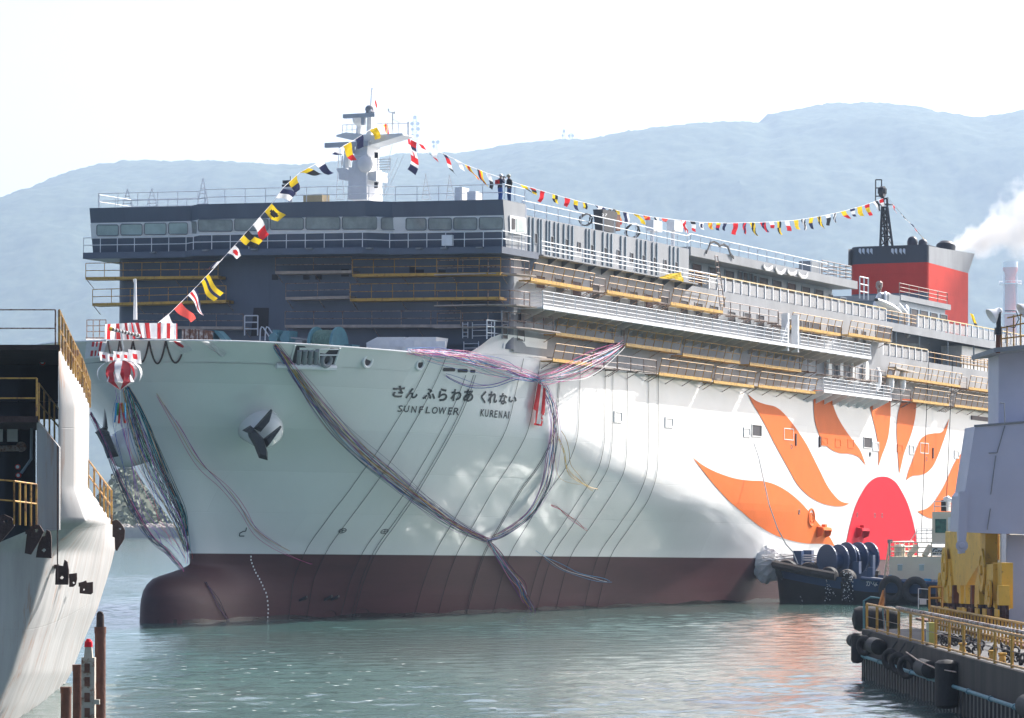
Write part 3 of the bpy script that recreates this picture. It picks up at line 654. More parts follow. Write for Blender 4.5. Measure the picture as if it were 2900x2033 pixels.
anchor('black stockless anchor edge-on at the starboard bow, left of the streamers', ZL1, S(-5.1, vb - .9, 6.0).y - .8, [('shank', [(805, 1082), (870, 1040), (918, 1078), (1002, 1288), (905, 1306), (868, 1200)], 0), ('fluke', [(868, 1060), (882, 880), (908, 1065)], .1), ('crown', [(800, 1085), (850, 1062), (930, 1085), (900, 1110), (820, 1108)], -.15)], .5)
M['panel_grey'] = mat('radar_pale_grey', (.45, .48, .52), .5, var=.1)
M['bluegrey'] = plate(mat('blue_grey_primer', (.24, .30, .35), .5, var=.14, scale=.6, stretch=(1, 1, .3)), 5, 2.2, .06)
# ================================================================== the ferry: superstructure
HL = lambda v: -.017 * v                      # the ship lies with a slight heel to port
def heel(mb):
    mb.v = [(u, v, w + HL(v)) for u, v, w in mb.v]; return mb
def arc_corner(u0, r, vmax, n=8):             # plan of the rounded house corner, front face to port side
    return [(u0 + r - r * math.cos(k / n * math.pi / 2), vmax - r + r * math.sin(k / n * math.pi / 2)) for k in range(n + 1)]
def wall(plan, w0, w1, closed=False):
    m = MB(); m.grid([[(u, v, w0) for u, v in plan], [(u, v, w1) for u, v in plan]], closed=closed); return m
FU = 13.8
arc = arc_corner(FU, 1.2, 14.0)
fr = [(u, -v) for u, v in reversed(arc)] + arc
house = heel(wall(fr, 12.9, 18.75)).build('house_front', 'front', ferry, smooth=True)
m = MB(); m.grid([[(u, v * .93, w) for u, v in fr] for w in (10.9, 13.0)]); m.build('house_foot', 'front', ferry)
# port and starboard side walls (grey primer), stepped at the promenade
m = MB()
for s in (1, -1):
    m.quad((15.0, s * 14, 12.5), (43.0, s * 14, 12.3), (43.0, s * 14, 21.07), (15.0, s * 14, 21.07))
    m.quad((43.0, s * 14, 12.3), (82.6, s * 14, 12.3), (82.6, s * 14, 18.6), (43.0, s * 14, 18.6))
    m.quad((82.6, s * 14, 12.3), (186, s * 14, 12.3), (186, s * 14, 15.93), (82.6, s * 14, 15.93))
    m.quad((82.6, s * 14, 17.95), (186, s * 14, 17.95), (186, s * 14, 18.6), (82.6, s * 14, 18.6))
    m.quad((43.0, s * 14, 18.6), (43.0, s * 14, 21.07), (43.0, s * 12.2, 21.07), (43.0, s * 12.2, 18.6))
    m.quad((82.6, s * 14, 15.93), (82.6, s * 11.4, 15.93), (82.6, s * 11.4, 18.2), (82.6, s * 14, 18.2))
m.quad((186, 14, 12.3), (186, -14, 12.3), (186, -14, 18.6), (186, 14, 18.6))
sidew = m.build('side_wall', 'grey', ferry)
# upper corner between bridge wing and side wall
m = MB(); m.quad((14.9, 13.9, 18.2), (15.0, 14.0, 18.2), (15.0, 14, 21.07), (14.9, 13.9, 21.07)); m.build('corner_plate', 'grey', ferry)
# decks
m = MB(); m.box((16, -13.95, 20.9), (43.0, 13.95, 21.06)); m.build('top_deck', 'deck', ferry)
m = MB(); m.box((43.02, -13.95, 18.4), (186, 13.95, 18.58)); m.build('promenade_deck', 'deck', ferry)
m = MB(); m.box((82.6, -13.9, 15.7), (186, 13.9, 15.92)); m.build('lower_deck', 'deck', ferry)
# recessed upper deckhouse with its roof
m = MB(); m.box((43.02, -12.2, 18.58), (76.0, 12.2, 20.7)); dh = m.build('upper_deckhouse', 'bluegrey', ferry)
m = MB(); m.box((43.6, -13.9, 20.68), (77.0, 13.9, 21.28)); dr = m.build('deckhouse_roof', 'grey', ferry)
m = MB(); m.box((91.3, -12.4, 20.85), (103.9, 12.4, 21.28)); m.build('aft_house_roof', 'grey', ferry)
m = MB(); m.box((91.6, -12.2, 18.58), (103.0, 12.2, 20.86)); ah = m.build('aft_house', 'bluegrey', ferry)
m = MB(); m.box((82.6, -11.4, 15.92), (186, 11.4, 18.42)); lh = m.build('recessed_house', 'front', ferry)
# door and window openings
def opening(zf, box, v, m_, parent, name='window', fr=.07, frm='grey', dtop=0):
    a, b = zf(box[0], box[1]), zf(box[2], box[3])
    u0, w1 = side(a[0], a[1], v); u1, w0 = side(b[0], b[1], v); d = (side(b[0], a[1], v)[1] - w1) / 2
    w1 += d + dtop; w0 -= d
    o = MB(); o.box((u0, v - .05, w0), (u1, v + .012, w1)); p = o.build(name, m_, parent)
    if fr:
        f = MB()
        for q in ((u0 - fr, w0 - fr, u1 + fr, w0), (u0 - fr, w1, u1 + fr, w1 + fr), (u0 - fr, w0, u0, w1), (u1, w0, u1 + fr, w1)): f.box((q[0], v - .04, q[1]), (q[2], v + .05, q[3]))
        f.build('frame', frm, p)
for i, b in enumerate([(517, 935, 592, 1040), (690, 962, 762, 1078), (836, 985, 908, 1108), (1000, 1005, 1070, 1135), (1185, 1045, 1252, 1163), (1338, 1072, 1405, 1188), (1475, 1098, 1540, 1215), (1612, 1120, 1675, 1240), (1785, 1152, 1847, 1270), (1913, 1176, 1975, 1292), (2050, 1200, 2112, 1318)]):
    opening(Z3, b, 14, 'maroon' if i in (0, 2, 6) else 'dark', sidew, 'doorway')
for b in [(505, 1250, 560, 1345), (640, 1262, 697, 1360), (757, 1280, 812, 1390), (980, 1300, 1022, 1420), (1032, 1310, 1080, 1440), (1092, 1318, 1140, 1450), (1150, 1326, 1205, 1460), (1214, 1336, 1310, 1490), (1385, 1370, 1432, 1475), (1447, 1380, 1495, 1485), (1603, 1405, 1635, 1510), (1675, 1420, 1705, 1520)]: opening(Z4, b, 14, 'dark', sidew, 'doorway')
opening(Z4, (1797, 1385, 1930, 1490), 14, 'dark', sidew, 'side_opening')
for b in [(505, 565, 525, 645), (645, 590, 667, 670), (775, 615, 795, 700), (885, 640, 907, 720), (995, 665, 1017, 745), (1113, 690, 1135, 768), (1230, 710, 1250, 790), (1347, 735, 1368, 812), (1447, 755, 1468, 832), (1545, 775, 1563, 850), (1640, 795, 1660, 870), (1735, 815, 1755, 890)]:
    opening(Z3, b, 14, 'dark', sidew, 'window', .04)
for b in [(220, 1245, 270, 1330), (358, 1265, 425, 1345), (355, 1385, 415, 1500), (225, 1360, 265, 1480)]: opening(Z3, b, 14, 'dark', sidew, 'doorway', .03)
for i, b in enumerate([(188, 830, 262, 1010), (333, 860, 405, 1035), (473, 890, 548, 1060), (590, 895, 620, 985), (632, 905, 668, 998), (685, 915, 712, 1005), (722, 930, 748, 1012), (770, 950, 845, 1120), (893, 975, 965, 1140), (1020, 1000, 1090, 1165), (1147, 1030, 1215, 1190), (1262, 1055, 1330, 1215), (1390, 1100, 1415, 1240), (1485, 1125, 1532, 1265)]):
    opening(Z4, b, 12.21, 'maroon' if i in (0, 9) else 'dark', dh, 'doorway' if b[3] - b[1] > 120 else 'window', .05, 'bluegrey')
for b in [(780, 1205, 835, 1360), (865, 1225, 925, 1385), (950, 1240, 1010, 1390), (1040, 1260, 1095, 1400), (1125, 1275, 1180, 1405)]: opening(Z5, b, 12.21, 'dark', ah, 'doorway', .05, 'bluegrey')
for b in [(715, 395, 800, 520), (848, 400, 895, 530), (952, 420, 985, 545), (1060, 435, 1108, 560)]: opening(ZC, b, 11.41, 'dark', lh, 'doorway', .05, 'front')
m = MB(); q = [sp(ZC(x, y), 11.43) for x, y in ((590, 320), (705, 325), (705, 380), (590, 370))]; m.quad(*q); m.build('pale_panel', 'bluegrey', lh)
m = MB(); m.box((104.4, 9.5, 15.95), (118, 13.2, 17.9)); m.build('white_vent_house', 'white', ferry)
# wall stiffeners of the forward upper wall
for x in (458, 492, 538, 562, 612, 637, 680, 715, 762, 805, 838, 957, 985, 1032, 1105, 1147, 1180, 1262, 1302, 1405, 1440, 1480, 1538, 1577, 1693, 1727, 1765):
    u, w = side(*Z3(x, 500), 14); m = MB(); m.box((u - .05, 13.98, 18.8), (u + .05, 14.09, 21.0)); m.build('stiffener', 'bluegrey', sidew)
# pillars in the open aft promenade
for x, y in ((480, 250), (712, 300), (993, 350), (1252, 400)):
    u, w = side(*ZC(x, y), 13.8); m = MB(); m.tube((u, 13.8, 15.9), (u, 13.8, 17.98), .07, 6); m.build('pillar', 'bluegrey', ferry)
# walkway along the stiffened wall
m = MB(); m.box((17.8, 14.0, 18.62), (43.0, 14.7, 18.70)); wk = m.build('side_walkway', 'grey', ferry)
m = MB(); m.rail([(17.6, 14.65, 18.7), (46.6, 14.65, 18.7)], .82, 2.0, 3, .03); m.build('railing', 'wrail', wk)
for i in range(12):
    u = 20 + i * 2.05; m = MB(); m.prism([(u, 14.0, 18.62), (u, 14.6, 18.62), (u, 14.0, 18.2)], (.06, 0, 0)); m.build('bracket', 'front', wk)
# top deck railing
m = MB(); m.rail([(16.6, 13.8, 21.06), (43.2, 13.8, 21.06), (44, 13.7, 21.28), (71, 13.7, 21.28)], .92, 1.75, 2, .028); m.build('top_railing', 'wrail', ferry)
m = MB(); m.rail([(16.6, -13.8, 21.06), (43.2, -13.8, 21.06), (44, -13.7, 21.28), (76, -13.7, 21.28)], .92, 1.75, 2, .028); m.build('top_railing', 'wrail', ferry)
m = MB(); m.rail([(70, 13.6, 21.28), (76.5, 13.6, 21.28), (76.5, 6, 21.28), (76.5, -13, 21.28)], 1.1, 1.2, 4, .03); m.rail([(91.5, 12.2, 21.28), (103.5, 12.2, 21.28)], .95, 2.2, 3, .03); m.build('roof_railing', 'scaf', ferry)
# promenade balustrades: posts, panels, timber-coloured top rail
def panel_mat():
    m_ = mat('balustrade_panel', (.40, .41, .43), .2, var=.1); n, l = m_.node_tree.nodes, m_.node_tree.links
    o = n['Material Output']; t = n.new('ShaderNodeBsdfTransparent'); x = n.new('ShaderNodeMixShader'); x.inputs[0].default_value = .62
    l.new(t.outputs[0], x.inputs[1]); l.new(n['Principled BSDF'].outputs[0], x.inputs[2]); l.new(x.outputs[0], o.inputs[0]); return m_
M['panel'] = panel_mat(); M['capyellow'] = mat('yellowed_cap_rail', (.66, .50, .26), .5, var=.15)
def balustrade(u0, u1, w0, v=13.9, step=1.55):
    n = round((u1 - u0) / step); root = MB(); root.box((u0, v - .06, w0 + .97), (u1, v + .06, w0 + 1.05)); r = root.build('balustrade', 'capyellow', ferry)
    for i in range(n + 1):
        u = lerp(u0, u1, i / n); p = MB(); p.box((u - .06, v - .05, w0), (u + .06, v + .07, w0 + .97)); p.build('post', 'wrail', r)
        if i < n:
            p = MB(); p.box((u + .08, v - .012, w0 + .06), (lerp(u0, u1, (i + 1) / n) - .08, v + .012, w0 + .80)); p.build('panel', 'panel', r)
balustrade(46.8, 83.4, 18.6); balustrade(91.0, 128, 18.6); balustrade(81.2, 93.5, 15.93)
for a_, b_, w_, h_, st_, n_ in ((43.2, 46.8, 18.6, 1.0, 1.2, 3), (83.4, 91, 18.6, .9, 1.6, 3), (93.5, 125, 15.93, .85, 1.9, 2), (102, 122, 15.95, 1.0, .9, 3)):
    m = MB(); m.rail([(a_, 13.9 - .03 * (w_ == 15.95), w_), (b_, 13.9 - .03 * (w_ == 15.95), w_)], h_, st_, n_, .028); m.build('promenade_railing', 'yrail', ferry)
# ---------------------------------------------------------------- bridge
BP = [(13.2, -15.1), (13.2, -7.6), (12.2, -6.5), (12.2, 5.35), (13.2, 6.7), (13.2, 14.3)]
LEAN = .5
def bridge_pt(u, v, w): return (u - LEAN * (w - 18.9) / 3.05, v, w)
def band(w0, w1, off=0):
    m = MB(); m.grid([[bridge_pt(u - off, v, w0) for u, v in BP], [bridge_pt(u - off, v, w1) for u, v in BP]]); return m
m = band(18.9, 21.92)
back = [(15.9, 14.3), (17.0, 13.9), (17.0, -13.9), (15.9, -15.1)]
plan = BP + back
top = [bridge_pt(u, v, 21.92) if i < 6 else (u, v, 21.92) for i, (u, v) in enumerate(plan)]; bot = [(u, v, 18.9) for u, v in plan]
m.add(top, [tuple(range(len(top)))]); m.grid([bot[6:], top[6:]]); m.quad(bot[9], bot[0], top[0], top[9])
bridge = heel(m).build('bridge', 'front', ferry)
m = MB(); m.quad(bot[5], bot[6], top[6], top[5]); m.v = [(u, v + .012, w) for u, v, w in m.v]; heel(m).build('wing_side', 'grey', ferry)
m = heel(band(19.97, 20.97, .035)); m.build('window_band', 'white', bridge)
def bridge_window(zf, x0, y0, x1, y1, seg, mm):
    (ua, va), (ub_, vb_) = BP[seg], BP[seg + 1]
    def hit(p):
        u = ua
        for _ in range(12):
            v, w = front(p[0], p[1], u); wb = w - HL(v)
            t = (v - va) / (vb_ - va); u = lerp(ua, ub_, t) - LEAN * (wb - 18.9) / 3.05 - .06
        return Vector((u, v, w))
    c = [hit(zf(*p)) for p in ((x0, y1), (x1, y1), (x1, y0), (x0, y0))]
    cc = sum(c, Vector()) / 4; ring = []
    for k in range(4):
        a, b, d = c[k], c[(k - 1) % 4], c[(k + 1) % 4]
        for t in (0, .5, 1):
            e = a + (b - a).normalized() * .11 * (1 - t) + (d - a).normalized() * .11 * t
            if t == .5: e = a + ((b - a).normalized() + (d - a).normalized()) * .033
            ring.append(e)
    m = MB(); m.add(ring, [tuple(range(12))]); w_ = m.build('window', mm, bridge)
    m = MB(); big = [cc + (p - cc) * 1.0 + Vector((-.02, 0, 0)) for p in ring]; m.path(big + big[:1], .03, 4); m.build('gasket', 'deck', w_)
for b in ((230, 485, 420, 580), (440, 478, 628, 575), (648, 470, 838, 570), (860, 467, 1027, 567)): bridge_window(Z1, *b, 0, 'glass2')
bridge_window(Z1, 1040, 457, 1102, 557, 1, 'glass')
for b in ((1120, 440, 1418, 542), (1438, 432, 1732, 535), (1750, 423, 2042, 525)): bridge_window(Z1, *b, 2, 'glass')
for b in ((205, 1222, 505, 1330), (525, 1220, 828, 1328)): bridge_window(Z2, *b, 2, 'glass')
bridge_window(Z2, 868, 1225, 1050, 1332, 3, 'glass')
for b in ((1083, 1232, 1260, 1335), (1280, 1230, 1482, 1335), (1500, 1228, 1705, 1332), (1725, 1225, 1930, 1330)): bridge_window(Z2, *b, 4, 'glass')
# port wing side: white window frame with two panes
def wing(x, y): return sp(Z3(x, y), 14.34)
m = MB(); q = [wing(285, 400), wing(425, 425), wing(430, 560), wing(290, 560)]; m.prism(q, (0, .05, 0)); wf = m.build('wing_window', 'white', bridge)
for bx in ((300, 425, 328, 525), (338, 430, 415, 545)):
    m = MB(); m.prism([Vector(wing(bx[0], bx[1])) + Vector((0, .055, 0)), Vector(wing(bx[2], bx[1] + 8)) + Vector((0, .055, 0)), Vector(wing(bx[2], bx[3])) + Vector((0, .055, 0)), Vector(wing(bx[0], bx[3])) + Vector((0, .055, 0))], (0, .02, 0)); m.build('pane', 'glass2' if bx[0] > 330 else 'dark', wf)
# bridge deck fascia and walkway railing
off = [(u - .95, v * 1.012) for u, v in BP]
outl = off + [(17.3, 14.6), (17.3, -15.4)]
m = MB(); m.prism([(u, v, 18.62) for u, v in outl], (0, 0, .40)); bd = heel(m).build('bridge_deck', 'front', ferry)
m = MB(); m.rail([(u + .06, v, 19.02) for u, v in off] + [(16.6, 14.4, 19.02)], .95, 1.32, 2, .026); heel(m); m.build('walkway_railing', 'wrail', bd)
for px, mm in ((2, 0),):
    q = [Vector(fp(Z2(*p), 12.15)) for p in ((1395, 1378), (1485, 1378), (1485, 1472), (1395, 1472))]; m = MB(); m.prism(q, (.25, 0, 0)); m.build('equipment_locker', 'wrail', bd)
m = MB()
for v in (-10, -5.6, -2.1, 1.8, 5.8, 8.9, 10.6, 13): m.box((ilin([-16, -7.6, -6.5, 5.35, 6.7, 16], [12.2, 12.2, 11.2, 11.2, 12.2, 12.2], v) - .16, v - .2, 18.92), (12.3, v + .2, 19.0))
heel(m).build('cable_brackets', 'deck', bd)
# underside struts and dark bracket below port wing
m = MB(); m.prism([(14, 13.2, 18.6), (17.2, 14.5, 18.6), (17.2, 14.4, 17.9), (15.2, 13.7, 17.75)], (0, -1.6, 0)); heel(m).build('wing_bracket', 'front', ferry)
# bridge roof railing
roof = [bridge_pt(u, v, 21.93) for u, v in BP]
m = MB(); m.rail([(p[0] + .7, p[1] * .985, 21.93) for p in roof] + [(16.5, 14.0, 21.93)], .98, 1.55, 2, .024); heel(m).build('roof_railing', 'wrail', ferry)
m = MB(); m.rail([(roof[0][0] + .7, -14.8, 21.93), (17, -14.6, 21.93), (17, -9, 21.93)], .9, 1.6, 2, .024); heel(m).build('roof_railing', 'wrail', ferry)
# dark openings and doors on the house front
def fopen(zf, b, mm='dark', name='doorway', parent=None, fr=True, u=FU - .02):
    q = [Vector(fp(zf(*p), u)) for p in ((b[0], b[1]), (b[2], b[1]), (b[2], b[3]), (b[0], b[3]))]; m = MB(); m.prism(q, (.05, 0, 0)); o = m.build(name, mm, parent or house)
    return o
q = [Vector(fp(Z1(*p), FU - .02)) for p in ((1605, 1212), (1738, 1212), (1730, 1460), (1580, 1460))]; m = MB(); m.prism(q, (.04, 0, 0)); m.build('doorway', 'dark', house)
for b in ((1765, 920, 1818, 968), (2040, 925, 2092, 965), (2145, 925, 2200, 965)): fopen(Z1, b, name='window')
for b in ((930, 604, 950, 620), (765, 603, 782, 620), (983, 605, 999, 622), (918, 597, 931, 612)): fopen(ZH, b, name='window')
for b in ((775, 1395, 800, 1420),): pass
# white jack rails at the shoulder (port fore corner)
m = MB(); P_ = lambda x, y: Vector(sp(ZA(x, y), 13.75))
def lad(pts, nr, h, st=1.1): m.rail(pts, h, st, nr, .04)
lad([P_(-95, 625), P_(95, 640)], 3, 1.15); lad([P_(95, 640), P_(110, 740)], 2, 1.1, 2)
lad([P_(110, 745), P_(600, 805)], 2, .82, 1.0)
m.build('shoulder_railing', 'wrail', ferry)
m = MB(); a, b = Vector(fp(Z8(1590, 385), 12.8)), Vector(fp(Z8(1590, 270), 12.8))
def ladder(m, a, b, wd, n, r=.03):
    for s in (0, 1): m.tube(a + Vector((0, wd * s, 0)), b + Vector((0, wd * s, 0)), r, 4)
    for k in range(n): p = a.lerp(b, (k + .5) / n); m.tube(p, p + Vector((0, wd, 0)), r * .8, 4)
ladder(m, a, b, 1.0, 3); ladder(m, Vector(fp(Z8(1580, 240), 12.8)), Vector(fp(Z8(1580, 100), 12.8)), .35, 4); ladder(m, Vector(fp(Z8(1665, 245), 12.8)), Vector(fp(Z8(1665, 100), 12.8)), 1.3, 3); m.build('deck_ladders', 'wrail', ferry)
# ---------------------------------------------------------------- mast
ms = MB(); MU = 20.0
def mp(x, y, u=MU): return Vector(fp(ZM(x, y), u))
def tower(x0a, x1a, ya, x0b, x1b, yb, d=.9, d2=None):
    a0, a1, b0, b1 = mp(x0a, ya), mp(x1a, ya), mp(x0b, yb), mp(x1b, yb); d2 = d2 or d
    return [a0 + Vector((-d, 0, 0)), a1 + Vector((-d, 0, 0)), a1 + Vector((d, 0, 0)), a0 + Vector((d, 0, 0)), b0 + Vector((-d2, 0, 0)), b1 + Vector((-d2, 0, 0)), b1 + Vector((d2, 0, 0)), b0 + Vector((d2, 0, 0))]
m = MB(); m.hexa(tower(510, 765, 1560, 520, 755, 1130, 1.1)); m.hexa(tower(535, 740, 1160, 590, 745, 830, .9, .8)); m.hexa(tower(590, 745, 850, 600, 800, 760, .8, 1.0))
mast = m.build('mast', 'white', ferry)
m = MB(); m.prism([mp(320, 690), mp(445, 655), mp(800, 690), mp(1210, 665), mp(1215, 690), mp(860, 800), mp(740, 830), mp(600, 770), mp(320, 712)], (1.5, 0, 0)); m.v = [(u - .75, v, w) for u, v, w in m.v]; arm = m.build('crosstree', 'white', mast)
m = MB(); m.prism([mp(320, 1140), mp(445, 1130), mp(600, 1215), mp(860, 1170), mp(860, 1305), mp(640, 1275), mp(450, 1300), mp(360, 1280), mp(355, 1200)], (1.6, 0, 0)); m.v = [(u - .8, v, w) for u, v, w in m.v]; m.build('lower_platform', 'white', mast)
m = MB()
for x, y0, y1 in ((330, 690, 540), (390, 680, 538), (460, 660, 532)): m.tube(mp(x, y0), mp(x, y1), .03, 4)
m.path([mp(328, 541), mp(530, 525)], .03, 4); m.path([mp(328, 611), mp(520, 600)], .025, 4); m.build('platform_railing', 'white', mast)
m = MB()
for x, y0 in ((930, 680), (1080, 672), (1205, 670)): m.tube(mp(x, y0), mp(x, 515), .03, 4)
m.path([mp(790, 518), mp(1215, 520)], .03, 4); m.tube(mp(1212, 690), mp(1212, 495), .05, 5); m.build('platform_railing', 'white', mast)
m = MB(); m.tube(mp(555, 660), mp(555, 500), .22, 8, .16); m.ball(mp(556, 468), .44, 12, 8); m.build('radome', 'white', mast, smooth=True)
for pts, r, nm in (((350, 425, 775, 403), .13, 'radar_scanner'), ((105, 815, 690, 785), .15, 'radar_scanner')):
    a, b = mp(pts[0], pts[1], MU - 1.0), mp(pts[2], pts[3], MU - 1.0); m = MB(); d = Vector((0, 0, r)); e = Vector((.16, 0, 0))
    m.hexa([a - d - e, b - d - e, b - d + e, a - d + e, a + d - e, b + d - e, b + d + e, a + d + e]); c = a.lerp(b, .62); m.tube(c, c - Vector((0, 0, .6)), .16, 8); m.build(nm, 'skyhole_' if 'skyhole_' in M else 'panel_grey', mast)
m = MB(); m.hexa(tower(680, 748, 680, 690, 745, 420, .3)); m.hexa(tower(690, 740, 420, 700, 735, 330, .2)); m.tube(mp(705, 320), mp(728, 40), .035, 5); m.build('pole_mast', 'white', mast)
m = MB(); m.ball(mp(690, 330), .28, 8, 6); m.box(tuple(mp(660, 385) - Vector((.2, 0, 0))), tuple(mp(745, 362) + Vector((.2, 0, 0)))); m.build('mast_head_lamp', 'deck', mast)
m = MB(); m.tube(mp(1000, 680), mp(1004, 370), .045, 5); m.tube(mp(955, 365), mp(1035, 372), .04, 5); m.tube(mp(955, 365), mp(945, 320), .05, 5); m.tube(mp(1030, 360), mp(1032, 390), .07, 5); m.tube(mp(1005, 460), mp(1100, 510), .02, 4); m.build('wind_vane', 'white', mast)
for x, y in ((785, 945), (782, 1345)):
    m = MB(); p = mp(x, y, MU - 1.1); m.tube(p - Vector((0, 0, .18)), p + Vector((0, 0, .18)), .13, 8); m.build('navigation_light', 'black', mast)
m = MB(); ladder(m, mp(500, 1120, 18.7), mp(500, 940, 18.7), .9, 6, .03); ladder(m, mp(800, 1160, 19), mp(800, 985, 19), .9, 5, .03); m.build('mast_ladder', 'white', mast)
m = MB(); m.ball(mp(640, 1060, 18.9), .52, 12, 8, sq=(1, 1, 1.1)); m.tube(mp(640, 1110, 18.9), mp(640, 1150, 18.9), .2, 8); m.build('satellite_dome', 'white', mast, smooth=True)
m = MB(); m.tube(mp(395, 1130), mp(395, 880), .3, 8, .2); m.tube(mp(330, 1080), mp(330, 950), .05, 5); m.build('radar_pedestal', 'white', mast)
m = MB()
for x0, y0, x1, y1 in ((1150, 950, 900, 1500), (1070, 985, 860, 1500), (985, 985, 880, 1480), (1000, 800, 830, 1500)): m.tube(mp(x0, y0), mp(x1, y1, 19), .018, 4)
m.build('stays', 'wrail', mast)
# small things on the bridge roof
m = MB(); a = Vector(fp(Z2(215, 1065), 16)); b = Vector(fp(Z2(380, 1025), 16)); m.box((15.5, a.y, 21.8), (16.5, b.y, b.z)); m.build('yellow_locker', 'capyellow', ferry)
for x0, y0, x1 in ((1540, 965, 1605), (1648, 1000, 1725)):
    a, b = fp(Z2(x0, 1075), 18), fp(Z2(x1, y0), 18); m = MB(); m.box((17.5, a[1], 21.6), (18.5, b[1], b[2])); m.build('white_vent_box', 'white', ferry)
for x, y0 in ((1255, 840), (1465, 850), (500, 560),):
    a, b = Vector(fp(Z2(x, 1065), 24)), Vector(fp(Z2(x, y0), 24)); m = MB(); m.tube(a + Vector((0, -.25, 0)), b, .03, 4); m.tube(a + Vector((0, .35, 0)), b, .03, 4)
    for k in range(5): p = a.lerp(b, k / 6); m.tube(p + Vector((0, -.22 * (1 - k / 6), 0)), p + Vector((0, .3 * (1 - k / 6), 0)), .02, 4)
    m.build('whip_antenna', 'wrail', ferry)
for zf, x, yb, yt in ((Z1, 498, 330, 170), (Z1, 712, 330, 165), (Z1, 1160, 300, 75)):
    a, b = Vector(fp(zf(x, yb), 17)), Vector(fp(zf(x, yt), 17)); m = MB()
    for s in (-1, 1): m.tube(a + Vector((0, s * .4, 0)), b, .035, 4)
    for k in range(5): q = k / 5; p = a.lerp(b, q); m.tube(p + Vector((0, -.4 * (1 - q), 0)), p + Vector((0, .4 * (1 - q), 0)), .025, 4)
    m.build('whip_antenna', 'wrail', ferry)
c = Vector(fp((822, 530), 16)); m = MB(); m.tube((16, c.y, 21.9), (16, c.y, c.z - .1), .14, 8); m.box((15.8, c.y - .35, c.z - .5), (16.2, c.y + .35, c.z - .05)); m.build('searchlight_stand', 'white', ferry)
m = MB(); m.box((15.7, c.y - .45, c.z + .02), (16.2, c.y + .55, c.z + .16)); m.box((15.7, c.y - .4, c.z + .22), (16.2, c.y + .4, c.z + .42)); m.tube((16, c.y, c.z - .1), (16, c.y, c.z + .7), .03, 4); m.build('signal_lamp_bar', 'black', ferry)
# white lifeboat-gear boxes on the port top deck
for x0, y0, x1, y1 in ((1400, 440, 1500, 670), (1815, 445, 1905, 665)):
    zz = zm(1640, 560, .14286); a, b = sp(zz(x0, y0), 10.5), sp(zz(x1, y1), 10.5); m = MB(); m.box((a[0], 10.2, b[2]), (b[0] + .6, 10.8, a[2])); m.tube(((a[0] + b[0]) / 2, 10.5, 21.0), ((a[0] + b[0]) / 2, 10.5, b[2]), .15, 8); m.build('vent_mushroom_box', 'white', ferry)
# ---------------------------------------------------------------- funnel
FB = [(123.0 + 1.6 - 1.6 * math.cos(k * math.pi / 12), -3.8 + 1.6 - 1.6 * math.sin(math.pi / 2 - 0) + (1.6 - 1.6 * math.sin(k * math.pi / 12)) * 0) for k in range(1)]
def frnd(r0=1.5, r1=.35):
    o = [(134.5, -3.8)] + [(123 + r0 - r0 * math.sin(k / 6 * math.pi / 2), -3.8 + r0 - r0 * math.cos(k / 6 * math.pi / 2)) for k in range(7)]
    o += [(123 + r1 - r1 * math.cos(k / 4 * math.pi / 2), 3.8 - r1 + r1 * math.sin(k / 4 * math.pi / 2)) for k in range(5)] + [(134.5, 3.8)]
    return o
fpn = frnd()
def fwall(w0, w1f, w1a=None):
    m = MB(); w1a = w1f if w1a is None else w1a
    m.grid([[(u, v, w0) for u, v in fpn], [(u, v, lerp(w1f, w1a, (u - 123) / 11.5)) for u, v in fpn]], closed=True); return m
funnel = fwall(23.86, 26.55).build('funnel', 'funnelred', ferry, smooth=True)
fwall(18.5, 23.86).build('funnel_base', 'front', funnel, smooth=True)
ft = fwall(26.55, 28.12, 28.0).build('funnel_top', 'funnelblack', funnel, smooth=True)
m = MB(); m.quad((123.4, 3.815, 18.6), (134.5, 3.815, 18.6), (134.5, 3.815, 26.45), (123.4, 3.815, 26.52)); m.build('side_plating', 'funnelred', funnel)
m = MB(); m.quad((123.4, 3.815, 26.52), (134.5, 3.815, 26.4), (136.4, 3.815, 28.35), (123.4, 3.815, 28.0)); m.quad((123.4, -3.815, 26.52), (134.5, -3.815, 26.4), (136.4, -3.815, 28.35), (123.4, -3.815, 28.0)); m.quad((134.5, 3.815, 26.4), (134.5, -3.815, 26.4), (136.4, -3.815, 28.35), (136.4, 3.815, 28.35)); m.build('crest', 'grey', funnel)
# louvre openings in the black top: bright sky behind painted on as pale patches
M['skyhole'] = mat('louvre_sky_pale', (.60, .66, .74), .5, var=.1)
for x0 in (408, 438, 478, 508, 693, 724, 764, 795):
    q = [Vector(fp(Z5(x, y), 122.985)) for x, y in ((x0, 765), (x0 + 22, 765), (x0 + 22, 700), (x0 + 18, 692), (x0 + 4, 692), (x0, 700))]
    m = MB(); m.add(q, [tuple(range(6))]); o = m.build('louvre', 'skyhole', ft)
    q = [Vector(fp(Z5(x, y), 122.97)) for x, y in ((x0, 772), (x0 + 22, 772), (x0 + 22, 745), (x0, 722))]; m = MB(); m.add(q, [(0, 1, 2, 3)]); m.build('louvre_blade', 'funnelblack', o)
for x, w_, h in ((880, 95, 583), (970, 80, 607)):
    c = Vector(fp(Z5(x, 672), 125.5)); tp = Vector(fp(Z5(x + 5, h), 125.5)); r = w_ * .32293 / 32 / 2; m = MB(); L = tp.z - c.z
    m.lathe((125.5, c.y, c.z - .3), (0, 0, 1), [(0, r), (L * .45 + .3, r), (L * .75 + .3, r * .86), (L * .93 + .3, r * .5), (L + .3, .02)], 16); m.build('exhaust_cowl', 'funnelblack', funnel, smooth=True)
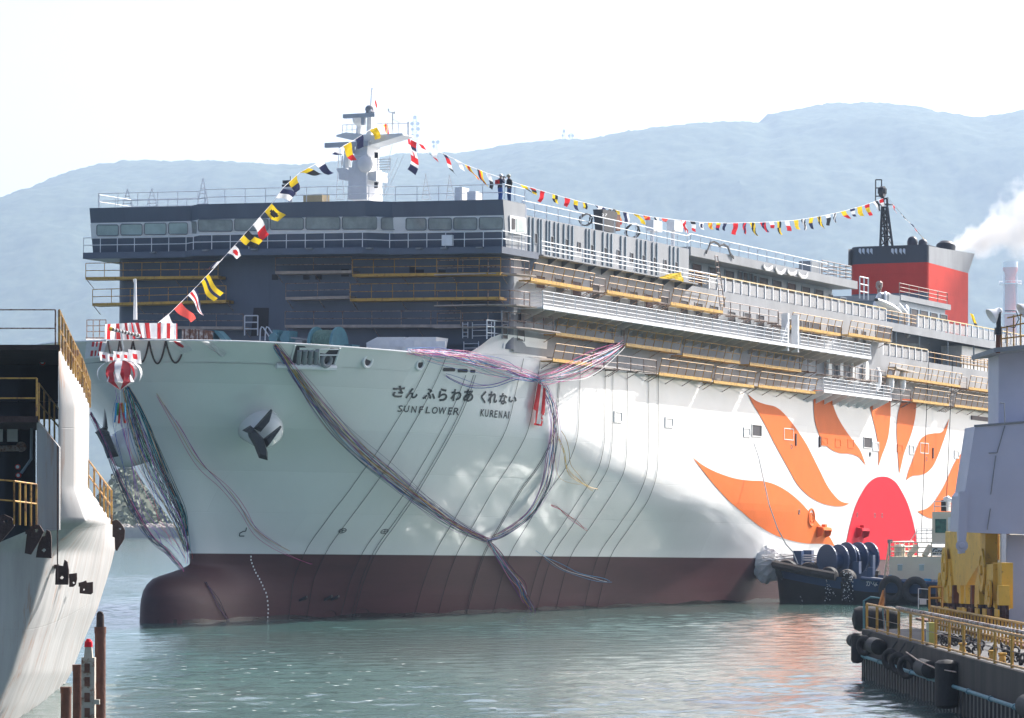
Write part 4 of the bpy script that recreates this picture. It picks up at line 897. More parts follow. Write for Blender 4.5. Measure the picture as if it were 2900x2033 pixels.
# lattice radar mast ahead of the funnel
la = lambda x, y, u=121.5: Vector(fp(Z5(x, y), u))
m = MB(); A = [la(597, 672), la(705, 672), la(660, 672, 124), la(640, 672, 124)]; B = [la(612, 330), la(660, 330), la(650, 330, 122.3), la(625, 330, 122.3)]
for a, b in zip(A, B): m.tube(a, b, .11, 5)
for k in range(4):
    q, q2 = k / 4, (k + 1) / 4
    for i in range(4):
        a, b = A[i].lerp(B[i], q2), A[(i + 1) % 4].lerp(B[(i + 1) % 4], q2); m.tube(a, b, .07, 4)
        m.tube(A[i].lerp(B[i], q), A[(i + 1) % 4].lerp(B[(i + 1) % 4], q2), .06, 4)
m.tube(la(620, 330), la(618, 215), .16, 6); m.tube(la(660, 330), la(657, 250), .1, 5)
lm = m.build('signal_mast', 'black', ferry)
m = MB(); m.tube(la(615, 212), la(615, 168), .42, 10); m.tube(la(597, 195), la(635, 195), .5, 8); m.build('lamp_cluster', 'black', lm)
m = MB(); m.box(tuple(la(560, 312) - Vector((.6, 0, 0))), tuple(la(690, 302) + Vector((.6, 0, 0)))); m.rail([la(556, 305), la(608, 305)], 2.2, .8, 3, .05); m.path([la(600, 265), la(660, 250), la(668, 252)], .07, 4); m.build('lamp_platform', 'black', lm)
# ---------------------------------------------------------------- rescue boat and its davit
t = thing('rescue_boat', 'white rescue boat slung on its davit at the promenade beside the funnel', 'boat', (86.5, 13.2, 19.0), True)
dv = lambda x, y, v=13.2: Vector(sp(Z4(x, y), v))
m = MB(); rows = []
for k in range(9):
    q = k / 8; c = dv(1800, 1130).lerp(dv(2080, 1310), q); b = .55 * math.sin(math.pi * min(1, q * 1.15 + .05)) ** .6 + .03
    rows.append([c + Vector((0, b * math.cos(a), .62 * b * math.sin(a) - .1)) for a in [j * math.pi / 5 for j in range(10)]])
m.grid(rows, closed=True); m.build('boat_hull', 'white', t, smooth=True)
m = MB(); m.torus(dv(1880, 1125), (.4, .8, 0), .42, .12, 16, 6); m.build('bow_ring', 'white', t, smooth=True)
m = MB(); m.box(tuple(dv(1900, 1180) - Vector((.6, .3, 0))), tuple(dv(1960, 1140) + Vector((.4, .3, .3)))); m.build('console', 'deck', t)
t = thing('boat_davit', 'white crane davit leaning outboard over the promenade by the funnel', 'davit', (84.0, 12.5, 18.6), True)
m = MB(); m.path([dv(1830, 1100, 12.6), dv(1900, 1100, 12.7), dv(1990, 1180, 13.2), dv(2070, 1270, 13.6), dv(2075, 1390, 13.7)], [.22, .22, .2, .15, .05], 8); m.build('jib', 'white', t)
m = MB(); m.tube((84.2, 12.3, 18.6), dv(1830, 1105, 12.4), .25, 10); m.build('post', 'white', t)
m = MB(); m.ball(dv(2075, 1455, 13.7), .22, 8, 6); m.build('hook', 'deck', t)
m = MB(); m.ball(dv(2065, 1225, 13.2), .35, 10, 8, sq=(1, .5, 1)); m.build('reflector', 'white', t)
m = MB(); m.rail([dv(1655, 1130, 12.8), dv(1730, 1145, 12.8)], 1.7, .8, 3, .05); m.build('ladder_frame', 'white', t)
solo('capstan', 'dark capped winch standing on the roof edge before the funnel', 'winch', MB().lathe(Vector(fp(Z5(588, 1090), 110)), (0, 0, 1), [(0, .15), (.35, .18), (.6, .30), (.95, .30), (1.1, .16), (1.1, .01)], 12), 'scaf', Vector(fp(Z5(588, 1090), 110)), True)
# ================================================================== gangways and scaffolding hung on the ferry
ORD = ['first', 'second', 'third', 'fourth', 'fifth', 'sixth', 'seventh', 'eighth', 'ninth', 'tenth', 'eleventh', 'twelfth', 'thirteenth', 'fourteenth', 'fifteenth', 'sixteenth', 'seventeenth', 'eighteenth']
def gang_side(p0, p1, kind, label, group, dep=.85, h=.92, nr=2):
    a, b = Vector(sp(p0, 14 + dep)), Vector(sp(p1, 14 + dep)); b.z = a.z * .5 + b.z * .5; a.z = b.z
    t = thing('gangway' if kind == 'y' else 'scaffold_walk', label, 'gangway' if kind == 'y' else 'scaffold', (a.x, 14, a.z), True, group)
    m = MB()
    if kind == 'y':
        m.box((a.x, 14.05, a.z - .10), (b.x, 14 + dep - .02, a.z - .04)); m.box((a.x, 14 + dep - .02, a.z - .11), (b.x, 14 + dep + .05, a.z + .09)); m.build('platform', 'yellow', t)
        m = MB(); m.rail([(a.x + .05, 14 + dep, a.z + .1), (b.x - .05, 14 + dep, a.z + .1)], h, 1.5, nr, .026, lean=(.25, .12, 0)); m.build('railing', 'yrail', t)
    else:
        n = max(1, int((b.x - a.x) / 3.2))
        for i in range(n): m = MB(); m.box((lerp(a.x, b.x, i / n) - .1, 14.15, a.z - .06 + .05 * (i % 2)), (lerp(a.x, b.x, (i + 1) / n) + .1, 14.65, a.z - .01 + .05 * (i % 2))); m.build('plank', 'plank', t)
        m = MB(); m.rail([(a.x, 14 + dep - .1, a.z - .1), (b.x, 14 + dep - .1, a.z - .1)], h, 1.9, 2, .028); m.build('railing', 'scaf', t)
    n = max(2, int((b.x - a.x) / 2.6))
    for i in range(n + 1):
        m = MB(); u = lerp(a.x + .2, b.x - .2, i / n); m.tube((u, 14 + dep - .1, a.z - .12), (u - .1, 14.02, a.z - .55), .026, 4); m.tube((u, 14.0, a.z - .1), (u, 14 + dep, a.z - .1), .04, 4); m.build('strut', 'scaf', t)
ROWS = {'upper row above the white walkway': [('y', Z3(470, 965), Z3(1010, 1045)), ('s', Z3(1010, 1050), Z3(1140, 1072)), ('y', Z3(1140, 1065), Z3(1610, 1150)), ('s', Z3(1610, 1155), Z3(1700, 1175)), ('y', Z3(1700, 1170), Z3(2155, 1250)), ('s', Z4(450, 1255), Z4(700, 1290)), ('s', Z4(705, 1300), Z4(950, 1335)), ('s', Z4(955, 1350), Z4(1045, 1375)), ('y', Z4(1045, 1375), Z4(1485, 1445)), ('y', Z4(1555, 1440), Z4(1920, 1500))],
 'middle row below the white walkway': [('y', ZA(770, 560), ZA(1510, 650)), ('s', ZA(1510, 645), ZA(1660, 672)), ('y', (1772, 973), (1925, 998)), ('y', (1932, 1001), (2095, 1028)), ('y', (2122, 1031), (2268, 1048)), ('s', ZB(390, 492), ZB(660, 522)), ('s', ZB(800, 560), ZB(1290, 630)), ('s', ZB(1295, 630), ZB(1780, 702)), ('y', ZC(390, 640), ZC(1115, 750)), ('s', ZC(1118, 748), ZC(1195, 762)), ('y', ZC(1200, 765), ZC(1600, 822))],
 'lowest row over the hull': [('y', ZA(735, 875), ZA(1230, 960)), ('s', ZA(1240, 962), ZA(1570, 1000)), ('s', ZA(1580, 1002), ZA(2070, 1045)), ('y', (1865, 1056), (2014, 1078)), ('y', (2020, 1080), (2134, 1094)), ('y', (2147, 1091), (2308, 1113)), ('s', ZC(440, 870), ZC(638, 888)), ('y', ZC(640, 890), ZC(1000, 928)), ('s', ZC(1003, 928), ZC(1058, 938)), ('y', ZC(1060, 945), ZC(1600, 1000))]}
for rn, segs in ROWS.items():
    cy = cs = 0
    for k, p0, p1 in segs:
        if k == 'y': lab = 'yellow gangway, %s from the bow in the %s' % (ORD[cy], rn); cy += 1
        else: lab = 'rusty scaffold walk, %s from the bow in the %s' % (ORD[cs], rn); cs += 1
        gang_side(p0, p1, k, lab, ('yellow gangways on the ferry side' if k == 'y' else 'rusty scaffold walks on the ferry side'))
def gang_front(p0, p1, kind, label, h=.95, dep=1.0):
    u1 = FU - .03; u0 = u1 - dep; a, b = Vector(fp(p0, u0)), Vector(fp(p1, u0))
    t = thing('gangway' if kind == 'y' else 'scaffold_walk', label, 'gangway' if kind == 'y' else 'scaffold', (u0, a.y, a.z), True, 'walkways across the house front')
    m = MB()
    m.hexa([(u0, a.y, a.z - .12), (u1, a.y, a.z - .12), (u1, b.y, b.z - .12), (u0, b.y, b.z - .12), (u0, a.y, a.z + .06), (u1, a.y, a.z + .06), (u1, b.y, b.z + .06), (u0, b.y, b.z + .06)])
    m.build('platform' if kind == 'y' else 'plank', 'yellow' if kind == 'y' else 'plank', t)
    m = MB(); m.rail([(u0 + .03, a.y, a.z), (u0 + .03, b.y, b.z)], h, 1.45 if kind == 'y' else 2.2, 2, .024); m.build('railing', 'yrail' if kind == 'y' else 'scaf', t)
    n = max(2, int(abs(b.y - a.y) / 3))
    for i in range(n + 1): p = a.lerp(b, i / n); m = MB(); m.tube((u0 + .2, p.y, p.z - .12), (u1, p.y, p.z - .6), .03, 4); m.build('strut', 'scaf', t)
gang_front(Z1(130, 950), Z1(1290, 938), 'y', 'yellow gangway at the starboard end of the house front, just under the bridge')
gang_front(Z1(190, 1180), Z1(1360, 1150), 'y', 'yellow gangway at the starboard end of the house front, one level lower')
gang_front(ZH(790, 616), ZH(1122, 612), 'y', 'yellow gangway at the port end of the house front, just under the bridge')
gang_front(ZH(785, 671), ZH(1120, 667), 'y', 'yellow gangway at the port end of the house front, one level lower')
gang_front(ZH(617, 610), ZH(788, 608), 's', 'grey scaffold walk between the two upper yellow gangways of the house front', .9)
gang_front(ZH(640, 668), ZH(783, 665), 's', 'grey scaffold walk between the two lower yellow gangways of the house front', .9)
gang_front(Z1(580, 1380), Z1(1510, 1385), 's', 'low rusty scaffold walk on the house front behind the striped bow cloth', .85)
gang_front(Z8(20, 132), Z8(1560, 128), 's', 'low rusty scaffold walk on the house front behind the deck winches', .9)
# scaffold rounding the port corner of the house
def corner_scaffold(pts, label):
    q = [Vector(p) for p in pts]; t = thing('scaffold_walk', label, 'scaffold', q[0], True, 'scaffolds round the port house corner')
    m = MB()
    for a, b in zip(q, q[1:]):
        d = (b - a).normalized(); n_ = Vector((-d.y, d.x, 0)) * .5; m.hexa([a - n_, a + n_, b + n_, b - n_] + [p + Vector((0, 0, .07)) for p in (a - n_, a + n_, b + n_, b - n_)])
    m.build('plank', 'plank', t); m = MB(); m.rail(q, .95, 1.4, 2, .03); m.build('railing', 'scaf', t)
for k, (w, e) in enumerate(((17.15, 15.6), (15.25, 15.7), (13.9, 19.2))):
    corner_scaffold([(12.9, 9.8, w), (13.0, 13.2, w), (13.6, 14.4, w), (15.0, 14.7, w)] + ([(e, 14.75, w)] if e > 15.3 else []), 'rusty scaffold rounding the port house corner, %s of the three' % ('top', 'middle', 'lowest')[k])
# white walkways with brackets
def white_walk(u0, u1, w, dep, label, cut=None, mm='bracket'):
    t = thing('side_platform', label, 'walkway', (u0, 14, w), True, 'white walkways on the ferry side'); v1 = 14 + dep
    m = MB(); m.box((u0, 14.0, w - .09), (u1, v1, w)); m.box((u0, v1, w - .12), (u1, v1 + .06, w + .10)); m.build('platform', 'wrail', t)
    m = MB(); segs = [(u0, u1)] if not cut else [(u0, cut[0]), (cut[1], u1)]
    for a, b in segs: m.rail([(a, v1, w), (b, v1, w)], .98, 1.62, 4, .018, rp=.03)
    m.rail([(u0, 14.2, w), (u0, v1, w)], .98, 1.2, 4, .018); m.build('railing', 'wrail', t)
    n = int((u1 - u0) / 1.75)
    for i in range(n + 1):
        u = lerp(u0 + .3, u1 - .3, i / n); m = MB(); m.prism([(u, 14.0, w - .1), (u, v1 - .1, w - .1), (u, v1 - .1, w - .22), (u, 14.0, w - .85)], (.09, 0, 0)); m.build('bracket', mm, t)
    return t
ww = white_walk(15.75, 75.3, 15.30, 1.6, 'long white railed walkway on beige brackets along the port side', (58.0, 60.2))
for u in (58.0, 60.0):
    m = MB(); m.box((u, 15.0, 14.9), (u + .28, 15.5, 17.6)); m.build('access_post', 'wrail', ww)
m = MB(); a, b = Vector((56.6, 15.5, 15.3)), Vector((58.2, 15.5, 17.2))
for k in range(7): p = a.lerp(b, k / 6); m.box((p.x, 15.1, p.z), (p.x + .3, 15.55, p.z + .04))
m.tube(a, b, .05, 4); m.build('stair', 'wrail', ww)
white_walk(65.6, 80.5, 12.37, 1.4, 'short white railed platform over the painted petals', None, 'white')
for i, (x, y) in enumerate([(845, 470), (1030, 490), (1237, 520), (1445, 540)]):
    u, w = side(*ZB(x, y), 14.2); m = MB(); m.prism([(u - .35, 14.15, w - .7), (u + .35, 14.15, w - .7), (u + .35, 14.15, w + .5), (u + .2, 14.15, w + .85), (u - .2, 14.15, w + .85), (u - .35, 14.15, w + .5)], (0, .18, 0))
    o = solo('door_arch', 'white arched door leaf, %s from the bow behind the petal platform scaffold' % ORD[i], 'door', m, 'white', (u, 14.15, w - .7), True, 'arched doors behind the petal platform')
for i, (x, y) in enumerate([(1640, 650), (1845, 700), (2035, 700)]):
    u, w = side(*ZB(x, y), 14.5); m = MB(); m.ball((u, 14.5, w), .38, 10, 8, sq=(1, .8, 2.4))
    solo('hanging_fender', 'white sausage fender hanging under the scaffold aft of the petal platform, %s from the bow' % ORD[i], 'fender', m, 'white', (u, 14.5, w), True, 'white fenders under the scaffold', True)
# beige canopy box on the middle gangway
m = MB(); q = [Vector(sp(ZB(x, y), 15.0)) for x, y in ((1940, 450), (2250, 520), (2220, 545), (1950, 480))]; m.prism(q, (0, -.7, 0)); q = [Vector(sp(ZB(x, y), 14.9)) for x, y in ((1935, 480), (1960, 490), (1930, 590), (1910, 590))]; m.prism(q, (0, -.6, 0))
solo('gangway_awning', 'small beige awning over the aft middle gangway', 'awning', m, 'bracket', q[3], True)
# yellow bundle on the white walkway rails, yellow foul-weather cloth
yt = [Vector(sp(Z3(*p), 14.72)) for p in ((1605, 945), (1790, 890), (1815, 985), (1700, 975))]; rows = []
for k in range(9):
    q = k / 8; rows.append([yt[0].lerp(yt[1], q).lerp(yt[0].lerp(yt[2], q), s_) + Vector((0, .05 * math.sin(q * 9 + s_ * 7), .05 * math.sin(s_ * 11 + q * 5))) for s_ in [j / 6 for j in range(7)]])
m = MB(); m.grid(rows); solo('yellow_tarpaulin', 'crumpled yellow tarpaulin tied to the upper white rail', 'tarpaulin', m, 'fy', rows[0][0], True)
# lifting tub and hoses on the top deck
zz = zm(1640, 560, .14286)
t = thing('lifting_tub', 'black steel lifting tub with a rusty frame on the top deck edge', 'tub', sp(zz(500, 640), 12.5), True)
a, b = Vector(sp(zz(375, 640), 12.5)), Vector(sp(zz(640, 290), 12.5)); m = MB(); m.hexa([(a.x, 12.3, a.z), (b.x, 12.3, a.z), (b.x, 12.8, a.z), (a.x, 12.8, a.z), (a.x - .15, 12.2, b.z), (b.x + .1, 12.2, b.z), (b.x + .1, 12.9, b.z), (a.x - .15, 12.9, b.z)]); m.build('tub', 'black', t)
c = Vector(sp(zz(735, 660), 12.5)); m = MB(); m.box((b.x + .15, 12.3, c.z), (c.x, 12.8, b.z - .1)); m.build('frame', 'rust', t)
for x in (610, 695): p = Vector(sp(zz(x, 290), 12.5)); m = MB(); m.torus(p, (0, 1, 0), .2, .05, 10, 5); m.build('lifting_eye', 'black', t)
vs, fs = text_mesh('27', 1); m = MB(); m.add([Vector(sp(zz(*q), 12.95)) for q in fit(vs, 450, 315, 560, 365)], fs); m.build('number', 'wrail', t)
def hosepile(name, label, cen, n, r, mm, seed):
    rd = random.Random(seed); m = MB(); c = Vector(cen)
    for k in range(n):
        pts = []; ph = rd.random() * 6
        for i in range(9): pts.append(c + Vector((r * math.cos(i * .8 + ph) * rd.uniform(.7, 1.1), .2 * math.sin(i + ph), r * .55 * math.sin(i * .8 + ph) + r * .4)))
        m.path(pts, .035, 5)
    return solo(name, label, 'hose', m, mm, cen, True, 'hoses slung on the top deck rail')
hosepile('hose_coil', 'tangled dark hoses beside the steel tub on the top deck', sp(zz(1060, 760), 12.8), 5, .9, 'black', 1)
hosepile('hose_coil', 'dark hoses looped over the rail forward of the steel tub', sp(zz(130, 520), 13.8), 4, .7, 'black', 2)
def swag(pts, label, r=.05, n=3, mm='wrope'):
    m = MB()
    for k in range(n):
        p = [Vector(sp(Z4(x, y + 10 * k), 13.98)) for x, y in pts]; m.path(p, r, 5)
    solo('hose_swag', label, 'hose', m, mm, p[0], True, 'hoses slung on the promenade roof edge')
swag([(810, 830), (830, 860), (860, 868), (890, 845)], 'white hose swag on the deckhouse roof edge, first from the bow')
swag([(915, 850), (935, 890), (970, 900), (1003, 870)], 'white hose swag on the deckhouse roof edge, second from the bow')
swag([(1020, 875), (1045, 905), (1080, 905), (1100, 890)], 'white hose swag on the deckhouse roof edge, third from the bow')
swag([(1115, 895), (1145, 930), (1180, 935), (1200, 905)], 'white hose swag on the deckhouse roof edge, fourth from the bow')
swag([(310, 725), (330, 680), (345, 640), (375, 628), (405, 640), (430, 665), (460, 650), (500, 675), (520, 730), (550, 770)], 'dark and white hoses draped over the forward end of the deckhouse roof', .05, 2, 'rope')
m = MB(); c = Vector(sp(Z4(1230, 900), 12.6)); m.box((c.x - 1.0, 12.0, 21.28), (c.x + 1.4, 13.0, 22.3)); solo('roof_winch', 'grey machine box on the aft end of the deckhouse roof', 'winch', m, 'deck', (c.x, 12.5, 21.28), True)
for i, (x, y0, y1) in enumerate([(385, 755, 1200), (1900, 1060, 1100)][:1]):
    m = MB(); a, b = Vector(sp(Z4(x, y0), 14.2)), Vector(sp(Z4(x + 45, y1), 15.0)); ladder(m, a, b, 0.0, 1); m.tube(a + Vector((.5, 0, 0)), b + Vector((.9, 0, 0)), .04, 4)
    for k in range(9): p = a.lerp(b, k / 9); m.tube(p, p + Vector((.5 + .4 * k / 9, 0, 0)), .03, 4)
    solo('scaffold_ladder', 'rusty ladder leaning from the gangway to the deckhouse roof', 'ladder', m, 'scaf', b, True)
# ================================================================== signal flags
def ropeline(pxs, Y0, Y1):
    x0, x1 = pxs[0][0], pxs[-1][0]; return [at(x, y, lerp(Y0, Y1, (x - x0) / (x1 - x0))) for x, y in pxs]
def flagcol(pat, s, t):
    c = pat[1]
    if pat[0] == 's': return c[0]
    if pat[0] == 'f': return c[min(len(c) - 1, int(t * len(c)))]           # bands along the fly
    if pat[0] == 'h': return c[min(len(c) - 1, int(s * len(c)))]           # bands along the hoist
    if pat[0] == 'x': return c[1] if abs(s - t) < .2 or abs(1 - s - t) < .2 else c[0]
    if pat[0] == 'q': return c[(int(s * 2) + int(t * 2)) % 2]
    if pat[0] == 'd': return c[1] if (s - .5) ** 2 + (t - .5) ** 2 < .07 else c[0]
    if pat[0] == 'b': return c[1] if .22 < s < .78 and .22 < t < .78 else c[0]
    if pat[0] == 'g': return c[int((s + t) * 2.2) % 2]
CN_ = {'r': 'red', 'y': 'yellow', 'n': 'navy', 'w': 'white', 'k': 'black', 'o': 'orange', 'c': 'coral'}
def flag_string(name, label, rope, Ys, flags, zsz=1.0, mast_end=None):
    P_ = ropeline(rope, *Ys); t = thing(name, label, 'flag line', P_[0], False, 'dressing lines of signal flags')
    m = MB(); m.path(P_, .022, 4, cap=False); m.build('halyard', 'wrope', t)
    xs = [p[0] for p in rope]; ys = [p[1] for p in rope]
    for i, (hx, hy, ex, ey, fx, fy, pat, taper) in enumerate(flags):
        Y = lerp(Ys[0], Ys[1], (hx - xs[0]) / (xs[-1] - xs[0])); k = Y / F
        A = at(hx, ilin(xs, ys, hx), Y); E = Vector(((ex - hx) * k, 0, -(ilin(xs, ys, ex) - ilin(xs, ys, hx)) * k)); Fv = Vector((fx * k, 0, -fy * k))
        rd = random.Random(i * 7 + len(flags)); ph = rd.random() * 6; sz = Fv.length; L = 'kyrnwoc'; used = []
        NS, NT = 8, 10; rows = []
        perp = Vector((-Fv.z, 0, Fv.x)).normalized()
        for a in range(NS + 1):
            row = []
            for b in range(NT + 1):
                s, q = a / NS, b / NT; sh = lerp(1, taper, q)
                p = A + E * (.5 + (s - .5) * sh) + Fv * q
                p += Vector((0, 1, 0)) * sz * .2 * q ** .5 * math.sin(q * 6.3 + s * 2.1 + ph) + perp * sz * .10 * math.sin(q * 5 + ph * 1.7) * (q + .1) - Vector((0, 0, 1)) * sz * .10 * q * q * s
                row.append(p)
            rows.append(row)
        m = MB(); cols = sorted(set(pat[1])); m.grid(rows)
        m.m = [cols.index(flagcol(pat, (a + .5) / NS, (b + .5) / NT)) for a in range(NS) for b in range(NT)]
        o = m.build('signal_flag', ['f' + c for c in cols], t, smooth=True); o['label'] = ' and '.join(CN_[c] for c in dict.fromkeys(pat[1])) + ' signal flag'
def Fz(zf, k): return lambda hx, hy, ex, ey, fx, fy, pat, tp=1.0: (*zf(hx, hy), *zf(ex, ey), fx * k, fy * k, pat, tp)
f1, f2, f3, f4, f5 = [Fz(z, .323) for z in (Z1, Z2, Z3, Z4, Z5)]
rope1 = [(448, 914), (480, 888), (535, 834), (600, 766), (660, 700), (720, 633), (770, 576), (805, 528), (848, 490), (893, 465), (940, 436), (975, 412), (1007, 394), (1047, 368), (1092, 350)]
fl1 = [f1(780, 0, 858, 0, 70, 70, ('s', 'w'), .5), f1(908, 0, 970, 0, 130, 130, ('s', 'c'), .8), f1(1028, 0, 1095, 0, 110, 190, ('h', 'wrwn'), .25), f1(1142, 0, 1207, 0, 110, 165, ('h', 'yny'), 1.35), f1(1262, 0, 1318, 0, -95, 35, ('f', 'wnr'), .9),
       f1(1378, 0, 1440, 0, 75, 60, ('d', 'wr'), .6), f1(1482, 0, 1556, 0, 120, 90, ('q', 'yk'), 1.0), f1(1598, 0, 1660, 0, 85, 130, ('f', 'wr'), 1.0), f1(1700, 0, 1762, 0, 110, 95, ('d', 'yk'), 1.1), f1(1800, 0, 1862, 0, 120, 25, ('h', 'wn'), .9), f1(1915, 0, 1985, 0, 30, 110, ('f', 'yn'), .7),
       f2(150, 0, 225, 0, 170, 25, ('f', 'ykk'), .5), f2(282, 0, 345, 0, 110, 95, ('f', 'wnn'), .8), f2(432, 0, 485, 0, 70, 20, ('h', 'nw'), .5), f2(532, 0, 600, 0, 50, 140, ('f', 'yyr'), .7), f2(640, 0, 705, 0, 20, 90, ('s', 'n'), .8), f2(765, 0, 828, 0, 45, 85, ('s', 'y'), .8), f2(880, 0, 915, 0, 35, 80, ('g', 'yr'), .7)]
flag_string('flag_line', 'string of signal flags rising from the bow to the white mast', rope1, (212, 238), fl1)
rope2 = [(1092, 350), (1135, 382), (1184, 405), (1218, 420), (1252, 434), (1288, 451), (1317, 466), (1351, 479), (1377, 489), (1473, 522), (1570, 551), (1640, 570), (1684, 581), (1765, 600), (1851, 615), (1928, 624), (1981, 629), (2060, 632), (2152, 630), (2249, 624), (2320, 613), (2381, 600), (2449, 581), (2500, 562)]
fl2 = [f2(1020, 0, 1050, 0, 60, 60, ('f', 'kw'), .8), f2(1098, 0, 1118, 0, 35, 160, ('f', 'rwr'), .8), f2(1128, 0, 1180, 0, -20, 260, ('f', 'rnwrwn'), 1.4), f2(1190, 0, 1235, 0, 110, 125, ('f', 'rwk'), .8), f2(1295, 0, 1355, 0, 25, 95, ('f', 'wwr'), .5), f2(1400, 0, 1440, 0, 95, 160, ('f', 'nrwk'), 1.0), f2(1510, 0, 1560, 0, 55, 75, ('s', 'w'), .8), f2(1598, 0, 1645, 0, 85, 120, ('g', 'yr'), .6), f2(1705, 0, 1750, 0, 45, 130, ('h', 'kry'), .8), f2(1785, 0, 1830, 0, 25, 125, ('f', 'wk'), .6),
       f3(382, 0, 440, 0, 50, 55, ('f', 'yk'), .7), f3(462, 0, 515, 0, 25, 50, ('f', 'rky'), .7), f3(560, 0, 600, 0, -30, 90, ('f', 'rr'), .7), f3(660, 0, 710, 0, 10, 70, ('q', 'yk'), .8), f3(770, 0, 820, 0, -10, 70, ('s', 'r'), .6), f3(850, 0, 888, 0, 5, 80, ('f', 'yn'), .9), f3(930, 0, 968, 0, 5, 50, ('h', 'yk'), .9), f3(1030, 0, 1110, 0, 70, 60, ('g', 'nw'), 1.0), f3(1210, 0, 1255, 0, 20, 115, ('f', 'yyor'), .7), f3(1285, 0, 1335, 0, 5, 95, ('h', 'nnw'), .9), f3(1372, 0, 1420, 0, 70, 80, ('s', 'y'), .8), f3(1455, 0, 1515, 0, 20, 40, ('g', 'ro'), .8), f3(1550, 0, 1590, 0, 35, 95, ('h', 'kw'), .6), f3(1620, 0, 1675, 0, 5, 28, ('s', 'c'), .8),
       f4(85, 0, 132, 0, 20, 100, ('x', 'wr'), .6), f4(168, 0, 212, 0, 20, 80, ('f', 'kwr'), .7), f4(250, 0, 290, 0, 0, 60, ('b', 'wn'), .8), f4(322, 0, 360, 0, 15, 58, ('g', 'oy'), .8), f4(398, 0, 435, 0, -5, 62, ('f', 'yrn'), .8), f4(460, 0, 490, 0, -12, 62, ('s', 'n'), .7), f4(545, 0, 588, 0, -8, 95, ('f', 'rr'), .9), f4(632, 0, 665, 0, -8, 90, ('g', 'nr'), .6), f4(688, 0, 735, 0, 40, 110, ('g', 'yk'), .5), f4(780, 0, 830, 0, 35, 85, ('g', 'rn'), .5), f4(858, 0, 900, 0, 15, 52, ('f', 'wr'), .8), f4(928, 0, 965, 0, 15, 110, ('q', 'yk'), .7), f4(998, 0, 1040, 0, 15, 85, ('f', 'wr'), .9), f4(1076, 0, 1115, 0, 20, 78, ('s', 'y'), .8), f4(1142, 0, 1180, 0, 15, 95, ('g', 'kw'), .5), f4(1212, 0, 1250, 0, -2, 92, ('f', 'yn'), .7), f4(1276, 0, 1312, 0, 45, 105, ('g', 'yk'), .5), f4(1355, 0, 1395, 0, 12, 88, ('f', 'wkk'), .8), f4(1422, 0, 1450, 0, 5, 78, ('g', 'wk'), .6), f4(1488, 0, 1530, 0, 50, 65, ('f', 'yr'), .8), f4(1566, 0, 1610, 0, 25, 65, ('f', 'nwn'), .6), f4(1628, 0, 1672, 0, 25, 78, ('s', 'y'), .8), f4(1698, 0, 1740, 0, 25, 95, ('f', 'ryr'), .7), f4(1770, 0, 1810, 0, 45, 75, ('h', 'wk'), .6), f4(1828, 0, 1862, 0, 12, 62, ('f', 'rw'), .8)]
flag_string('flag_line', 'long string of signal flags sagging from the white mast to the funnel mast', rope2, (238, 330), fl2)
rope3 = [(2513, 561), (2535, 585), (2560, 613), (2590, 645), (2612, 672), (2640, 700)]
fl3 = [f5(700, 0, 720, 0, 25, 70, ('x', 'wr'), .7), f5(770, 0, 800, 0, 35, 50, ('g', 'kw'), .6), f5(835, 0, 870, 0, 40, 40, ('f', 'wn'), .6), f5(885, 0, 915, 0, 25, 40, ('f', 'rw'), .6), f5(945, 0, 975, 0, 20, 25, ('s', 'y'), .6), f5(1010, 0, 1030, 0, 20, 25, ('s', 'k'), .6)]
flag_string('flag_line', 'short string of signal flags running down aft of the funnel mast', rope3, (330, 338), fl3)
def cloth(pts4, nu, nv, wave, colf, cols, ph=0, ship=True, wdir=(0, 1, 0)):
    a, b, c, d = [Vector(p) for p in pts4]; rows = []
    for i in range(nv + 1):
        q = i / nv; rows.append([(a.lerp(b, s)).lerp(d.lerp(c, s), q) + Vector(wdir) * wave * math.sin(s * 9 + q * 3 + ph) * (.3 + .7 * q) for s in [j / nu for j in range(nu + 1)]])
    m = MB(); m.grid(rows); m.m = [cols.index(colf((j + .5) / nu, (i + .5) / nv)) for i in range(nv) for j in range(nu)]; return m
def aw(zf, x, y, Y): return at(*zf(x, y), Y)
# mast ensign
b = mp(728, 60); A = S(*b); m = cloth([at(*ZM(730, 70), A.y), at(*ZM(820, 210), A.y - .3), at(*ZM(815, 440), A.y), at(*ZM(745, 240), A.y + .3)], 14, 12, .22, lambda s, q: 'r' if ((s - .55) ** 2 + (q - .55) ** 2) < .045 else 'w', ['w', 'r'], 1)
solo('mast_flag', 'white flag with a red disc flying at the mast head', 'flag', m, ['fw', 'fr'], at(*ZM(730, 70), A.y), smooth=True)
# stern-side yellow flag near the aft rail
c = at(*Z5(1385, 1260), 312); m = cloth([c, at(*Z5(1412, 1270), 312), at(*Z5(1460, 1390), 312), at(*Z5(1425, 1375), 312)], 5, 10, .12, lambda s, q: 'y' if q < .75 else 'k', ['y', 'k'], 2)
solo('rail_flag', 'yellow and black flag drooping over the aft promenade rail', 'flag', m, ['fy', 'fk'], c, smooth=True)
